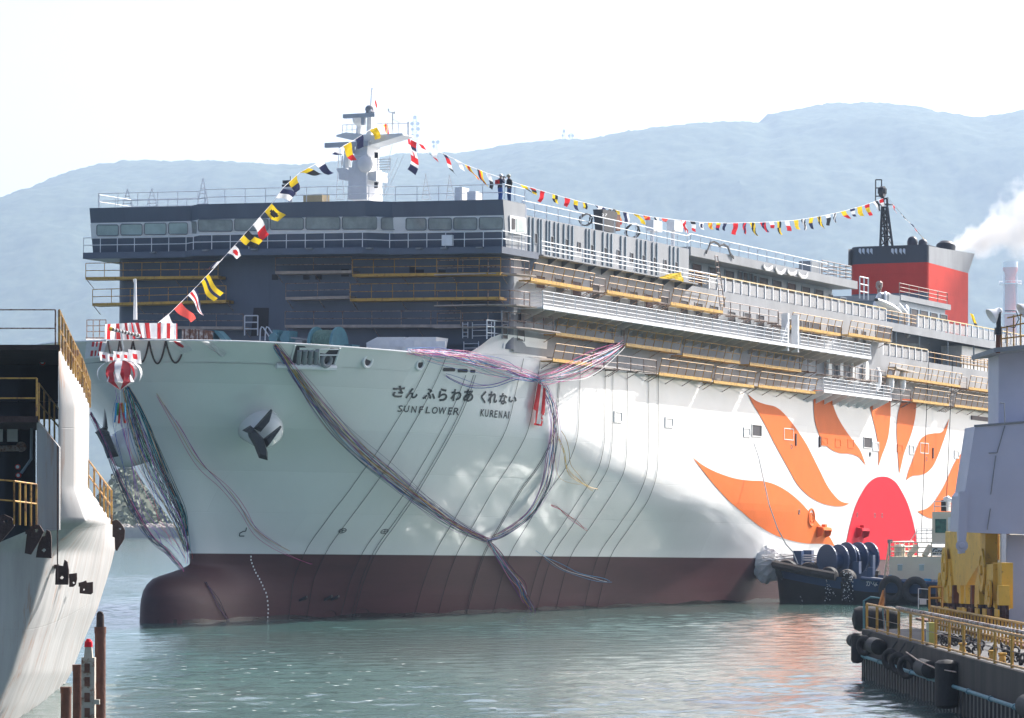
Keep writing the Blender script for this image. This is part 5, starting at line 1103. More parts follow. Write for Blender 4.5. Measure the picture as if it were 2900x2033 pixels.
# ================================================================== launching ornaments at the bow
m = MB(); BY = lambda px: ilin([298, 330, 380, 505], [210.6, 209.8, 210.6, 212.4], px)
rows = []; cols = []
tops = [(205, 95), (340, 90), (480, 82), (590, 75), (650, 75), (800, 78), (1000, 80), (1150, 82), (1300, 85)]; bots = [(190, 325), (340, 325), (520, 330), (620, 325), (720, 300), (830, 310), (1000, 318), (1150, 310), (1300, 325)]
for i in range(9):
    q = i / 8; row = []
    for j in range(68):
        s = j / 67 * 8; k = min(7, int(s)); f_ = s - k
        x = lerp(lerp(tops[k][0], tops[k + 1][0], f_), lerp(bots[k][0], bots[k + 1][0], f_), q); y = lerp(lerp(tops[k][1], tops[k + 1][1], f_), lerp(bots[k][1], bots[k + 1][1], f_), q)
        p = ZN(x, y); row.append(at(p[0], p[1], BY(p[0]) + .12 * math.sin(j * .55) * (.3 + q)))
    rows.append(row)
m.grid(rows); m.m = [1 if (j % 8) in (2, 3, 4) else 0 for i in range(8) for j in range(67)]
solo('striped_cloth', 'red and white striped ceremonial cloth hung across the bow rail', 'cloth', m, ['fw', 'fr'], rows[0][0], smooth=True)
m = cloth([at(*ZL1(730, 295), 212.5), at(*ZL1(905, 305), 211.5), at(*ZL1(870, 450), 211.5), at(*ZL1(715, 465), 212.5)], 24, 10, .1, lambda s, q: 'r' if (.28 < s < .42 or .48 < s < .60 or .66 < s < .8) and .08 < q < .92 and not (abs(q - .5) < .12 and s < .6) else 'w', ['w', 'r'], 0)
solo('pennant_cloth', 'white cloth with red slanting bars hanging at the starboard bow', 'cloth', m, ['fw', 'fr'], at(*ZL1(730, 295), 212.5), smooth=True)
hp = lambda x, y, o=.12: S(*hullpt(*ZN(x, y), o))
def hull_cloth(q4, nu, nv, colf, cols, off=.25, wv=.12):
    (a, b, c, d) = [Vector((*p, 0)) for p in q4]; rows = []
    for i in range(nv + 1):
        row = []
        for j in range(nu + 1):
            s, q = j / nu, i / nv; p = a.lerp(b, s).lerp(d.lerp(c, s), q); row.append(hp(p.x, p.y, off + wv * math.sin(s * 7 + q * 8) * (.2 + q)))
        rows.append(row)
    m = MB(); m.grid(rows); m.m = [cols.index(colf((j + .5) / nu, (i + .5) / nv)) for i in range(nv) for j in range(nu)]; return m
m = hull_cloth([(1130, 315), (1300, 325), (1550, 480), (1410, 550)], 18, 18, lambda s, q: 'r' if ((s - .5) ** 2 + (q - .42) ** 2) < .06 else 'w', ['w', 'r'], .35)
solo('bow_flag', 'large white flag with a red disc draped over the port bulwark', 'flag', m, ['fw', 'fr'], hp(1130, 320), smooth=True)
for i, (a, b, c, d) in enumerate((((1650, 340), (1735, 335), (2060, 545), (1975, 600)), ((1640, 345), (1690, 350), (1985, 590), (1950, 585)))):
    m = hull_cloth([a, b, c, d], 6, 12, lambda s, q: 'w', ['w'], .3 + .1 * i); solo('white_sash', 'white cloth sash trailing over the port bulwark, %s of two' % ('broader', 'narrower')[i], 'cloth', m, ['fw'], hp(*a), False, 'white sashes on the bulwark', True)
M['garland'] = mat('dark_garland', (.09, .06, .055), .9, var=.6, scale=6)
gx = [245, 425, 625, 870, 1125, 1365]
for i in range(5):
    x0, x1 = gx[i], gx[i + 1]; dep = (300, 300, 330, 345, 300)[i]; y1 = 350 if i < 4 else 560; pts = []
    for k in range(13):
        q = k / 12; y = lerp(350, y1, q) + dep * (1 - (2 * q - 1) ** 2) * (1 if i < 4 else .72); x = lerp(x0, x1, q)
        pts.append(at(*ZN(x, y), 209.9 + .0012 * abs(x - 300)) if x < 560 else hp(x, y, .12))
    m = MB(); m.path(pts, .055, 6); solo('garland', 'dark rope garland swag under the bow rail, %s from the starboard side' % ORD[i], 'garland', m, 'garland', pts[0], False, 'rope garlands under the bow rail')
# striped pole and jackstaff
a, b = aw(ZN, 300, 170, 208.6), aw(ZN, 725, 272, 210.0); t = thing('striped_pole', 'candy striped pole slung before the bow cloth', 'pole', a)
for k in range(18):
    m = MB(); m.tube(a.lerp(b, k / 18), a.lerp(b, (k + 1) / 18), .10, 8); m.build('pole_band', 'fw' if k % 2 else 'garland', t)
m = MB(); m.tube(aw(ZN, 270, 165, 208.55), a, .12, 8); m.build('pole_tip', 'fy', t)
m = MB(); m.tube(aw(ZN, 445, 200, 208.8), aw(ZN, 482, 480, 209), .035, 5); m.build('hanger', 'white', t)
m = MB(); m.tube(at(383, 905, 214), at(383, 790, 214), .12, 8, .07); m.tube(at(383, 800, 214), at(380, 790, 214), .09, 6); solo('jackstaff', 'slim white jackstaff standing behind the striped bow cloth', 'pole', m, 'white', at(383, 905, 214))
m = MB(); m.rail([at(246, 955, 214), at(300, 955, 213)], 1.0, .5, 3, .025); m.build('guard', 'scaf', solo('bow_rail', 'small grey rail at the starboard side of the bow top', 'railing', MB().tube(at(243, 957, 214), at(302, 957, 213), .04, 5), 'scaf', at(246, 955, 214)))
# the opened paper ball with its streamers
KY = 208.6; kc = aw(ZN, 432, 860, KY)
t = thing('ceremony_ball', 'opened red and white ceremonial paper ball hanging before the stem', 'ornament', kc)
M['ballred'] = clothy(mat('ball_red_paper', (.50, .025, .04), .6, var=.12), .3); M['ballwhite'] = clothy(mat('ball_white_paper', (.80, .80, .82), .6, var=.08), .3)
for k in range(10):
    a0 = (k + .5) / 10 * 2 * math.pi; red = k % 2 == 0; m = MB(); rows = []
    for i in range(11):
        q = i / 10; wd = (.27 if red else .20) * math.sin(math.pi * min(1, .10 + q * .90)) ** .8 + .004
        if red: lat = math.radians(lerp(82, -28, q)); rr, zz_ = .80 * math.cos(lat), .80 * math.sin(lat)
        else: lat = math.radians(lerp(84, -20, q)); rr, zz_ = .80 * math.cos(lat) + .55 * math.sin(q * 2.4) * q ** .4 + .02, .80 * math.sin(lat) + .10 * math.sin(q * 3.1) - .15 * q * q
        rows.append([kc + Vector((rr * math.cos(a0), rr * math.sin(a0), zz_)) + Vector((-math.sin(a0), math.cos(a0), 0)) * s_ * wd for s_ in (-1, -.5, 0, .5, 1)])
    m.grid(rows); m.build('petal', 'ballred' if red else 'ballwhite', t, smooth=True)
for k in range(10):
    a0, a1 = k / 10 * 2 * math.pi, (k + 1) / 10 * 2 * math.pi; m = MB(); r = .78
    p = [kc + Vector((r * math.cos(a0), r * math.sin(a0), -.42)), kc + Vector((r * math.cos(a1), r * math.sin(a1), -.42)), kc + Vector((0, 0, -.88)), kc + Vector((.74 * r * math.cos((a0 + a1) / 2), .74 * r * math.sin((a0 + a1) / 2), .12))]
    m.add(p, [(0, 1, 2), (0, 1, 3)]); m.build('cup_panel', 'ballwhite' if k % 2 else 'ballred', t)
m = MB(); m.tube(kc + Vector((0, 0, 1.0)), aw(ZN, 482, 470, KY), .02, 4); m.build('cord', 'wrope', t); m = MB(); m.tube(kc + Vector((0, 0, -.86)), kc + Vector((0, 0, -2.1)), .015, 4); m.build('cord', 'wrope', t)
RB = {'green': (.08, .45, .14), 'red': (.65, .03, .03), 'gold': (.80, .50, .04), 'blue': (.04, .36, .68), 'teal': (.01, .32, .38), 'purple': (.28, .06, .42), 'magenta': (.65, .05, .28), 'white': (.82, .82, .84), 'pink': (.85, .32, .45), 'navy': (.02, .07, .36), 'sand': (.62, .38, .14)}
for k, c in RB.items(): M['rb_' + k] = mat('ribbon_' + k, c, .6, var=.1)
for i, (c, x0, x1, y1) in enumerate((('green', 380, 370, 1480), ('red', 410, 395, 1605), ('red', 430, 490, 1600), ('gold', 465, 462, 1440), ('blue', 490, 485, 1560), ('blue', 350, 330, 1590))):
    a, b = aw(ZN, lerp(420, x0, .8), 1290, KY), aw(ZN, x1, y1, KY); m = cloth([a, a + Vector((.14, 0, 0)), b + Vector((.12, 0, 0)), b], 3, 12, .12, lambda s, q: 0, [0], i); m.build('tassel', 'rb_' + c, t)
for i, (x, y) in enumerate(((185, 590), (300, 620), (405, 585), (520, 590), (665, 590))):
    c = aw(ZN, x, y, KY - .2); s_ = .30 if i < 4 else .42; d = Vector((math.cos(i * 1.1), .4, math.sin(i * 2.0) * .5)) * s_
    m = cloth([c + Vector((-s_, 0, s_)), c + Vector((s_ * .6, .1, s_ * .8)), c + Vector((s_ * .8, 0, -s_)), c + Vector((-s_ * .7, .1, -s_ * .7))], 10, 10, .06, lambda s, q: 'r' if (s - .5) ** 2 + (q - .5) ** 2 < .06 else 'w', ['w', 'r'], i)
    o = solo('hand_flag', 'small white flag with a red disc above the paper ball, %s from the left' % ORD[i], 'flag', m, ['fw', 'fr'], c, False, 'small flags above the paper ball', True)
def strands(pts, n, spread, cols, rad, seed, wob=.3, parent=None, fan=0.0):
    rd = random.Random(seed); by = {}
    pts = [Vector(p) for p in pts]; fine = []
    for i in range(len(pts) - 1):
        p0, p1, p2, p3 = pts[max(0, i - 1)], pts[i], pts[i + 1], pts[min(len(pts) - 1, i + 2)]
        for k in range(5): q = k / 5; fine.append(.5 * ((2 * p1) + (p2 - p0) * q + (2 * p0 - 5 * p1 + 4 * p2 - p3) * q * q + (3 * p1 - p0 - 3 * p2 + p3) * q ** 3))
    fine.append(pts[-1]); L = len(fine)
    for s in range(n):
        c = rd.choice(cols); o = Vector((rd.gauss(0, 1), rd.gauss(0, .5), rd.gauss(0, 1))) * spread; ph = rd.random() * 6; fr_ = rd.uniform(1, 3)
        i0 = rd.randrange(0, max(1, L // 5)) if rd.random() < wob else 0; i1 = L - (rd.randrange(0, max(1, L // 4)) if rd.random() < wob else 0)
        path = []
        for i in range(i0, i1):
            q = i / (L - 1); sp_ = math.sin(math.pi * min(1, max(0, q))) * (1 - fan) + fan * q
            path.append(fine[i] + o * (.35 + sp_) + Vector((math.sin(q * fr_ * 6 + ph), 0, math.cos(q * fr_ * 5 + ph))) * spread * .45)
        by.setdefault(c, MB()).path(path, rad * rd.uniform(.6, 1.3), 3, cap=False)
    for c, mb in by.items(): mb.build('streamer', 'rb_' + c, parent)
HPt = lambda x, y, o=.5: S(*hullpt(*ZH(x, y), o))
RB2 = {'dkteal': (.01, .10, .14), 'dkpurple': (.10, .03, .13), 'dkred': (.22, .02, .03), 'ink': (.015, .02, .08)}
for k, c in RB2.items(): M['rb_' + k] = mat('ribbon_' + k, c, .6, var=.1)
ALLC = ['dkteal', 'dkpurple', 'dkred', 'ink', 'navy', 'blue', 'gold', 'magenta', 'purple', 'ink', 'dkteal', 'dkpurple']
t = thing('streamer_bundle', 'thick bundle of coloured streamers swooping from the bow deck across the white hull', 'streamers', HPt(618, 778))
strands([HPt(616, 775, .15), HPt(645, 815, .35), HPt(690, 880, .6), HPt(740, 945, .9), HPt(800, 1008, 1.1), HPt(870, 1066, 1.1), HPt(950, 1130, .9), HPt(1020, 1178, .7), HPt(1090, 1211, .4)], 34, .21, ALLC, .015, 11, .3, t)
t = thing('streamer_bundle', 'coloured streamers rising from the knot on the hull to the striped sash', 'streamers', HPt(1095, 1211))
strands([HPt(1092, 1211, .4), HPt(1130, 1195, .5), HPt(1190, 1150, .6), HPt(1225, 1090, .5), HPt(1236, 1030, .4), HPt(1243, 970, .35), HPt(1238, 910, .3), HPt(1222, 868, .3), HPt(1210, 852, .3)], 22, .15, ALLC + ['gold', 'blue', 'pink'], .014, 12, .5, t)
t = thing('streamer_bundle', 'ragged tail of streamers hanging from the knot over the maroon hull', 'streamers', HPt(1095, 1213))
strands([HPt(1095, 1211, .4), HPt(1118, 1245, .4), HPt(1150, 1285, .4), HPt(1170, 1315, .4), HPt(1180, 1340, .3), HPt(1196, 1368, .3)], 20, .13, ALLC + ['pink', 'red', 'white'], .016, 13, .7, t, .3)
t = thing('streamer_bundle', 'pale streamers blown along the bulwark from the bow to the striped sash', 'streamers', HPt(915, 788))
strands([HPt(915, 787, .12), HPt(960, 790, .2), HPt(1010, 797, .3), HPt(1060, 808, .4), HPt(1110, 822, .5), HPt(1160, 838, .5), HPt(1208, 851, .4)], 44, .20, ['white', 'white', 'pink', 'teal', 'magenta', 'purple', 'white', 'blue', 'navy', 'sand'], .014, 14, .4, t)
t = thing('streamer_bundle', 'pale streamers caught on the yellow gangway above the striped sash', 'streamers', HPt(1208, 851))
strands([HPt(1206, 852, .4), HPt(1240, 842, .6), HPt(1285, 828, .9), HPt(1330, 808, 1.1), HPt(1365, 788, 1.2), HPt(1396, 770, 1.2)], 40, .26, ['white', 'white', 'white', 'pink', 'pink', 'blue', 'teal', 'magenta'], .014, 15, .6, t)
t = thing('loose_streamers', 'few loose streamers blowing free below the knot on the hull', 'streamers', HPt(1100, 1214))
strands([HPt(1200, 1235, .5), HPt(1240, 1260, .6), HPt(1290, 1285, .6), HPt(1340, 1298, .6), HPt(1372, 1305, .6)], 3, .08, ['navy', 'white', 'blue'], .014, 16, .5, t)
strands([HPt(1235, 1130, .5), HPt(1265, 1150, .5), HPt(1315, 1188, .5)], 3, .12, ['pink', 'red'], .022, 17, .3, t)
strands([HPt(1245, 960, .4), HPt(1255, 1010, .5), HPt(1260, 1055, .5), HPt(1300, 1080, .5), HPt(1330, 1100, .5)], 5, .25, ['gold', 'blue', 'sand'], .02, 18, .6, t)
t = thing('loose_streamers', 'black ribbon scraps stuck to the maroon bulb at the waterline', 'streamers', HPt(462, 1306))
strands([HPt(462, 1306, .1), HPt(482, 1340, .1), HPt(500, 1375, .1), HPt(515, 1396, .1)], 5, .10, ['ink', 'dkpurple'], .02, 31, .7, t)
t = thing('loose_streamers', 'pink and grey ribbons trailing across the bow shell below the paper ball', 'streamers', HPt(360, 900))
strands([HPt(352, 885, .4), HPt(400, 955, .4), HPt(450, 1030, .4), HPt(500, 1080, .3), HPt(545, 1135, .3), HPt(580, 1185, .3), HPt(640, 1230, .2), HPt(700, 1262, .2)], 5, .14, ['purple', 'magenta', 'pink', 'sand'], .016, 19, .7, t)
strands([HPt(1000, 840, .25), HPt(1060, 862, .3), HPt(1110, 862, .3), HPt(1160, 845, .3), HPt(1200, 850, .3)], 3, .12, ['purple', 'navy'], .02, 29, .2, t)
t = thing('streamer_bundle', 'dark dense sheaf of streamers falling from the paper ball to the bulb', 'streamers', aw(ZN, 560, 1060, 209))
AB = lambda x, y, Y: at(*ZH(x, y), Y)
strands([AB(283, 868, 208.8), AB(298, 930, 209.5), AB(322, 1000, 210.5), AB(350, 1065, 211.5), AB(380, 1120, 213), AB(405, 1175, 215), AB(422, 1235, 217)], 40, .19, ['dkteal', 'ink', 'dkpurple', 'sand', 'dkred', 'green', 'navy', 'teal', 'ink'], .015, 20, .3, t)
strands([AB(287, 868, 208.8), AB(320, 930, 209.5), AB(352, 1010, 211), AB(385, 1090, 213), AB(412, 1150, 215), AB(420, 1200, 216.5)], 20, .08, ['dkteal', 'ink', 'teal', 'sand'], .016, 21, .2, t)
t = thing('streamer_bundle', 'dark ragged streamers slanting behind the starboard anchor to the water', 'streamers', AB(205, 930, 211))
strands([AB(203, 925, 211), AB(230, 980, 211), AB(262, 1060, 211.5), AB(300, 1140, 212), AB(340, 1205, 213), AB(375, 1235, 214), AB(412, 1280, 215)], 14, .09, ['ink', 'dkpurple', 'magenta', 'dkteal', 'ink'], .017, 22, .5, t)
strands([AB(270, 880, 209), AB(290, 1000, 210), AB(330, 1120, 212), AB(370, 1190, 213.5), AB(415, 1265, 216)], 12, .35, ['navy', 'purple', 'magenta', 'red'], .014, 23, .5, t)
# striped sash
def hz(x, y, o=.35): return S(*hullpt(*Z7(x, y), o))
m = cloth([hz(1272, 440), hz(1330, 485), hz(1322, 690), hz(1235, 640)], 12, 14, .12, lambda s, q: 'r' if s < .42 or s > .70 else 'w', ['w', 'r'], 1); solo('hanging_cloth', 'red and white sash hanging on the hull right of the ship name', 'cloth', m, ['fw', 'fr'], hz(1272, 440), smooth=True)
m = cloth([hz(1250, 640), hz(1325, 670), hz(1300, 770), hz(1240, 760)], 10, 8, .1, lambda s, q: 'r' if .1 < s < .3 or q > .85 or .6 < s - q * .3 < .75 else 'w', ['w', 'r'], 2); solo('hanging_cloth', 'loose red and white lower end of the hanging sash', 'cloth', m, ['fw', 'fr'], hz(1250, 640), smooth=True)
# ================================================================== wires hanging over the shell
for i, x in enumerate((460, 545, 655, 700, 713, 970, 1078, 1200, 1207, 1323, 1470, 1515, 1600, 1725, 1782)):
    u, v, w = hullpt(*ZR(x, 50 if x < 600 else 170)); pts = []
    w1 = 12.2 if i not in (2, 3, 4) else w
    for k in range(34):
        ww_ = lerp(min(w1, 12.3), -3.9, k / 33); pts.append((u, hbb(u, ww_) + .05, ww_))
    m = MB(); m.path(pts, .016, 4, cap=False); solo('hanging_wire', 'thin black wire hanging down the white hull, %s from the bow' % ORD[i], 'wire', m, 'rope', pts[0], True, 'wires hanging over the hull')
for i, (x, y0, y1) in enumerate(((1842, 60, 1070), (2008, 160, 1090))):
    a, b = Vector(sp(ZP(x, y0 - 330), 14.95)), Vector(sp(ZP(x, y1), 14.3)); m = MB(); m.tube(a, (a.x, 14.35, b.z), .03, 4); solo('hanging_wire', 'black wire hanging down the aft hull side over the petals, %s of the two' % ('left', 'right')[i], 'wire', m, 'rope', a, True, 'wires hanging over the hull')
# ================================================================== foredeck gear
def fbox(zf, b, u0, u1, mm, name, parent, slope=0):
    a, c = Vector(fp(zf(b[0], b[3]), u0)), Vector(fp(zf(b[2], b[1]), u0)); m = MB(); m.hexa([(u0, a.y, a.z), (u1, a.y, a.z), (u1, c.y, a.z), (u0, c.y, a.z), (u0, a.y + slope, c.z), (u1, a.y + slope, c.z), (u1, c.y, c.z), (u0, c.y, c.z)]); return m.build(name, mm, parent)
M['rustwhite'] = mat('rust_stained_white', (.50, .46, .43), .7, var=.2, scale=1.2, rust=.75)
for i, (b, lab) in enumerate((((975, 1398, 1100, 1505), 'rust stained white steel crate on the foredeck, nearer the bow flag'), ((1105, 1410, 1215, 1505), 'rust stained white steel crate on the foredeck beside the teal frame'))):
    a = Vector(fp(Z1(b[0], b[3]), 5)); t = thing('steel_crate', lab, 'crate', a, True, 'rusty crates on the foredeck'); fbox(Z1, b, 5, 6.5, 'rustwhite', 'shell', t)
    for k in range(3): x = lerp(b[0], b[2], (k + .3) / 2.6); fbox(Z1, (x, b[1], x + 7, b[3]), 4.93, 5, 'rust', 'rib', t)
t = thing('chain_stand', 'teal slanted steel frame on the foredeck by the rusty crates', 'deck gear', fp(Z1(1210, 1510), 5.5), True)
for pl in ([(1205, 1410), (1250, 1410), (1255, 1515), (1215, 1515)], [(1250, 1410), (1290, 1412), (1390, 1515), (1340, 1515)], [(1205, 1480), (1330, 1490), (1340, 1515), (1210, 1515)]):
    m = MB(); m.prism([fp(Z1(*q), 5.5) for q in pl], (.7, 0, 0)); m.build('frame_plate', 'teal', t)
for i, (x0, y0, x1, y1) in enumerate(((1770, 1405, 1820, 1530), (1868, 1412, 1920, 1530))):
    t = thing('deck_winch', 'teal winch post on the foredeck by the handrail, %s of the pair' % ('left', 'right')[i], 'winch', fp(Z1(x0, y1), 7), True, 'teal winches on the foredeck'); fbox(Z1, (x0, y0, x1, y1), 7, 8, 'teal', 'post', t)
    c = Vector(fp(Z1((x0 + x1) / 2, (y0 + y1) / 2 + 10), 6.95)); m = MB(); m.lathe(c, (1, 0, 0), [(-.3, .02), (-.3, .3), (0, .3), (0, .02)], 14); m.build('hub', 'teal', t)
t = thing('rope_winch', 'teal rope winch with a drum of green hawser on the port foredeck', 'winch', fp(Z8(400, 330), 6.5), True)
a, b = Vector(fp(Z8(300, 300), 6.5)), Vector(fp(Z8(495, 300), 6.5))
for q in (0, 1): c = a.lerp(b, q); m = MB(); m.lathe(c, (0, 1, 0), [(-.08, .02), (-.08, 1.1), (.08, 1.1), (.08, .02)], 22); m.build('flange', 'teal', t)
M['hawser'] = mat('green_hawser', (.10, .20, .17), .9, var=.3, scale=3)
for k in range(9): c = a.lerp(b, (k + 1.2) / 11); m = MB(); m.torus(c, (0, 1, 0), .78, .13, 20, 6); m.build('hawser_turn', 'hawser', t, smooth=True)
fbox(Z8, (525, 295, 610, 330), 7, 8, 'teal', 'gearbox', t); fbox(Z8, (215, 245, 265, 300), 7, 7.6, 'teal', 'brake', t)
t = thing('deck_machinery', 'grey chain stopper with teal covers on the foredeck above the mooring opening', 'deck gear', fp(Z8(150, 300), 6), True)
fbox(Z8, (110, 255, 175, 300), 6, 7, 'deck', 'stopper', t); fbox(Z8, (0, 180, 60, 300), 6.5, 7.3, 'teal', 'post', t); m = MB(); m.tube(fp(Z8(75, 235), 6), fp(Z8(300, 265), 6), .06, 5); m.build('shaft', 'deck', t)
for i, (x0, x1, sl) in enumerate(((735, 1070, 1.1), (1012, 1350, 1.2))):
    y0, y1 = 230, 350 + i * 12; u0 = 8.6; t = thing('vent_casing', 'white slope-sided vent casing on the port foredeck, %s of the pair' % ('left', 'right')[i], 'vent', fp(Z8(x0, y1), u0), True, 'white vent casings')
    A = [Vector(fp(Z8(*q), u0)) for q in ((x0, y1), (x1 - 25, y1), (x1, y0), (x0 + 95, y0), (x0, y0 + 50))]; m = MB(); m.prism(A, (1.6, 0, 0)); m.build('casing', 'white', t)
    m = MB(); m.box((u0 - .03, A[0].y + 1.6, A[0].z + .2), (u0, A[0].y + 3.2, A[0].z + .6)); m.build('hatch', 'wrail', t)
m = MB(); q = [Vector(fp(Z1(x, y), 12.6)) for x, y in ((1525, 1455), (1640, 1455))]; m.rail(q, 1.25, .8, 3, .04); solo('door_rail', 'white guard rail in front of the dark house doorway', 'railing', m, 'wrail', q[0], True)
m = MB()
for dx in (0, 45): m.path([fp(Z1(x + dx, y), 11) for x, y in ((1660, 1500), (1665, 1400), (1675, 1378), (1690, 1385), (1745, 1470))], .045, 5)
solo('companion_rails', 'white looped handrails of the foredeck companionway', 'railing', m, 'wrail', fp(Z1(1660, 1500), 11), True)
# ================================================================== people on the bridge roof
def person(base, H_, facing, label, jacket, trousers, helmet, arms, pack=None):
    """one continuous body grown over a joint skeleton"""
    t = thing('person', label, 'person', base, False, 'people on the bridge roof')
    J = {'pel': (0, 0, .53), 'chest': (.01, 0, .72), 'neck': (.01, 0, .83), 'nk2': (.02, 0, .87), 'head': (.035, 0, .92), 'top': (.03, 0, .97),
         'hl': (0, .055, .50), 'kl': (.02, .06, .28), 'al': (0, .065, .05), 'tl': (.07, .075, .02), 'hr': (0, -.055, .50), 'kr': (.02, -.06, .28), 'ar': (-.01, -.065, .05), 'tr': (.06, -.075, .02),
         'sl': (0, .105, .79), 'sr': (0, -.105, .79)}
    J.update(arms); R_ = {'pel': .085, 'chest': .10, 'neck': .055, 'nk2': .036, 'head': .058, 'top': .045, 'hl': .062, 'kl': .045, 'al': .034, 'tl': .03, 'hr': .062, 'kr': .045, 'ar': .034, 'tr': .03, 'sl': .055, 'sr': .055, 'el': .042, 'er': .042, 'wl': .03, 'wr': .03, 'fl': .028, 'fr': .028}
    E_ = [('pel', 'chest'), ('chest', 'neck'), ('neck', 'nk2'), ('nk2', 'head'), ('head', 'top'), ('pel', 'hl'), ('hl', 'kl'), ('kl', 'al'), ('al', 'tl'), ('pel', 'hr'), ('hr', 'kr'), ('kr', 'ar'), ('ar', 'tr'), ('neck', 'sl'), ('sl', 'el'), ('el', 'wl'), ('wl', 'fl'), ('neck', 'sr'), ('sr', 'er'), ('er', 'wr'), ('wr', 'fr')]
    ks = list(J); me = bpy.data.meshes.new('body'); me.from_pydata([Vector(J[k]) * H_ for k in ks], [(ks.index(a), ks.index(b)) for a, b in E_], [])
    o = bpy.data.objects.new('body', me); COL.objects.link(o); sk = o.modifiers.new('s', 'SKIN'); sk.use_smooth_shade = True; sub = o.modifiers.new('d', 'SUBSURF'); sub.levels = 2
    for i, k in enumerate(ks): me.skin_vertices[0].data[i].radius = (R_[k] * H_, R_[k] * H_ * (.85 if k in ('pel', 'chest') else 1)); me.skin_vertices[0].data[i].use_root = k == 'pel'
    bpy.context.view_layer.update(); dg = bpy.context.evaluated_depsgraph_get(); m2 = bpy.data.meshes.new_from_object(o.evaluated_get(dg)); bpy.data.objects.remove(o)
    for mm in (jacket, trousers, 'skin', 'boot'): m2.materials.append(M[mm])
    for p in m2.polygons:
        c = p.center / H_; near = min((Vector(J[k]) - c).length for k in ('fl', 'fr')) < .032
        p.material_index = 3 if c.z < .06 else 1 if c.z < .52 and abs(c.y) < .12 else 2 if c.z > .865 or near else 0; p.use_smooth = True
    b = bpy.data.objects.new('body', m2); COL.objects.link(b); b.parent = t; b.rotation_euler.z = facing
    m = MB(); hc = Vector(J['head']) * H_ + Vector((0, 0, .03 * H_)); m.lathe(hc, (0, 0, 1), [(-.02, .085 * H_ * .9), (0, .078 * H_), (.05 * H_, .062 * H_), (.075 * H_, .03 * H_), (.082 * H_, .002)], 14); m.box((hc.x + .05 * H_, hc.y - .04 * H_, hc.z - .02), (hc.x + .095 * H_, hc.y + .04 * H_, hc.z - .005))
    h = m.build('helmet', helmet, None, True); h.parent = t; h.rotation_euler.z = facing
    if pack:
        m = MB(); m.box((-.16 * H_, -.085 * H_, .62 * H_), (-.075 * H_, .085 * H_, .80 * H_)); q = m.build('backpack', pack, None); q.parent = t; q.rotation_euler.z = facing
    return t
M['skin'] = mat('skin', (.45, .27, .19), .6, var=.08); M['boot'] = mat('boot_black', (.03, .028, .026), .6); M['jk1'] = mat('navy_jacket', (.022, .032, .07), .8); M['jk2'] = mat('black_jacket', (.018, .02, .022), .8); M['tr1'] = mat('blue_trousers', (.03, .10, .34), .8); M['tr2'] = mat('denim_trousers', (.035, .09, .22), .8); M['hm1'] = mat('white_helmet', (.72, .72, .70), .35); M['hm2'] = mat('khaki_helmet', (.22, .22, .14), .4); M['fr_bag'] = M['fr']
ps = fp(Z2(1908, 1075), 13.9); b = S(ps[0], ps[1], 21.62)
pe = person(b, 1.72, math.radians(35), 'person in a navy jacket and blue trousers raising a camera on the bridge roof', 'jk1', 'tr1', 'hm1', {'el': (.09, .13, .70), 'wl': (.13, .05, .84), 'fl': (.14, .03, .88), 'er': (.09, -.13, .70), 'wr': (.13, -.05, .84), 'fr': (.14, -.03, .88)}, 'fr_bag')
m = MB(); m.box((.22, -.07, 1.53), (.32, .07, 1.63)); m.lathe((.32, 0, 1.58), (1, 0, 0), [(0, .04), (.10, .04), (.10, .001)], 10); cmo = m.build('camera', 'black', None); cmo.parent = pe; cmo.rotation_euler.z = math.radians(35)
ps = fp(Z2(2003, 1082), 14.6); b = S(ps[0], ps[1] - .1, 21.62)
person(b, 1.75, math.radians(-150), 'person in a black jacket with a khaki helmet standing at the roof corner', 'jk2', 'tr2', 'hm2', {'el': (.0, .14, .66), 'wl': (.06, .13, .55), 'fl': (.09, .12, .52), 'er': (.02, -.14, .66), 'wr': (.10, -.09, .60), 'fr': (.13, -.06, .58)})
# ================================================================== left foreground: painted hull section under construction
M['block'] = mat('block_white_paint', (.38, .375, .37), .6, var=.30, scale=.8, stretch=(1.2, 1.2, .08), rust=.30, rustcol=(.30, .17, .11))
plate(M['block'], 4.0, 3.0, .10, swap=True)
M['navy_in'] = mat('dark_inner_steel', (.020, .026, .040), .6, var=.3, scale=.8)
hsec = thing('hull_section', 'white painted steel hull section with dark open decks at the left edge', 'hull section', (-16, 112, 0))
XR = [(981, 170), (1041, 202), (1088, 231), (1148, 253), (1260, 252), (1380, 250), (1430, 284), (1475, 316), (1520, 325), (1554, 326), (1600, 315), (1643, 302), (1725, 276), (1810, 239), (1903, 203), (1996, 150), (2060, 108), (2120, 60)]
def xr(y): return ilin([a for a, b in XR], [b for a, b in XR], y)
def shell(xl, y0, y1, ny, Yn=110.0, Yf=168.0, ns=72):
    rows = []
    for i in range(ny + 1):
        y = lerp(y0, y1, i / ny); row = []
        for j in range(ns + 1):
            s = j / ns; px = lerp(xl(y), xr(y), s ** .75)
            low = max(0, (y - 1480) / 560)
            Y = Yn + .7 * min(s, .5) / .5 + (Yf - Yn - 34 * low) * max(0, (s - .4) / .6) ** 1.9
            row.append(at(px, y, Y))
        rows.append(row)
    return rows
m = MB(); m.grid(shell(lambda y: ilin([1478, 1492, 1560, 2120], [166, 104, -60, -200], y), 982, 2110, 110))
m.build('shell', 'block', hsec, smooth=True, sharp=70)
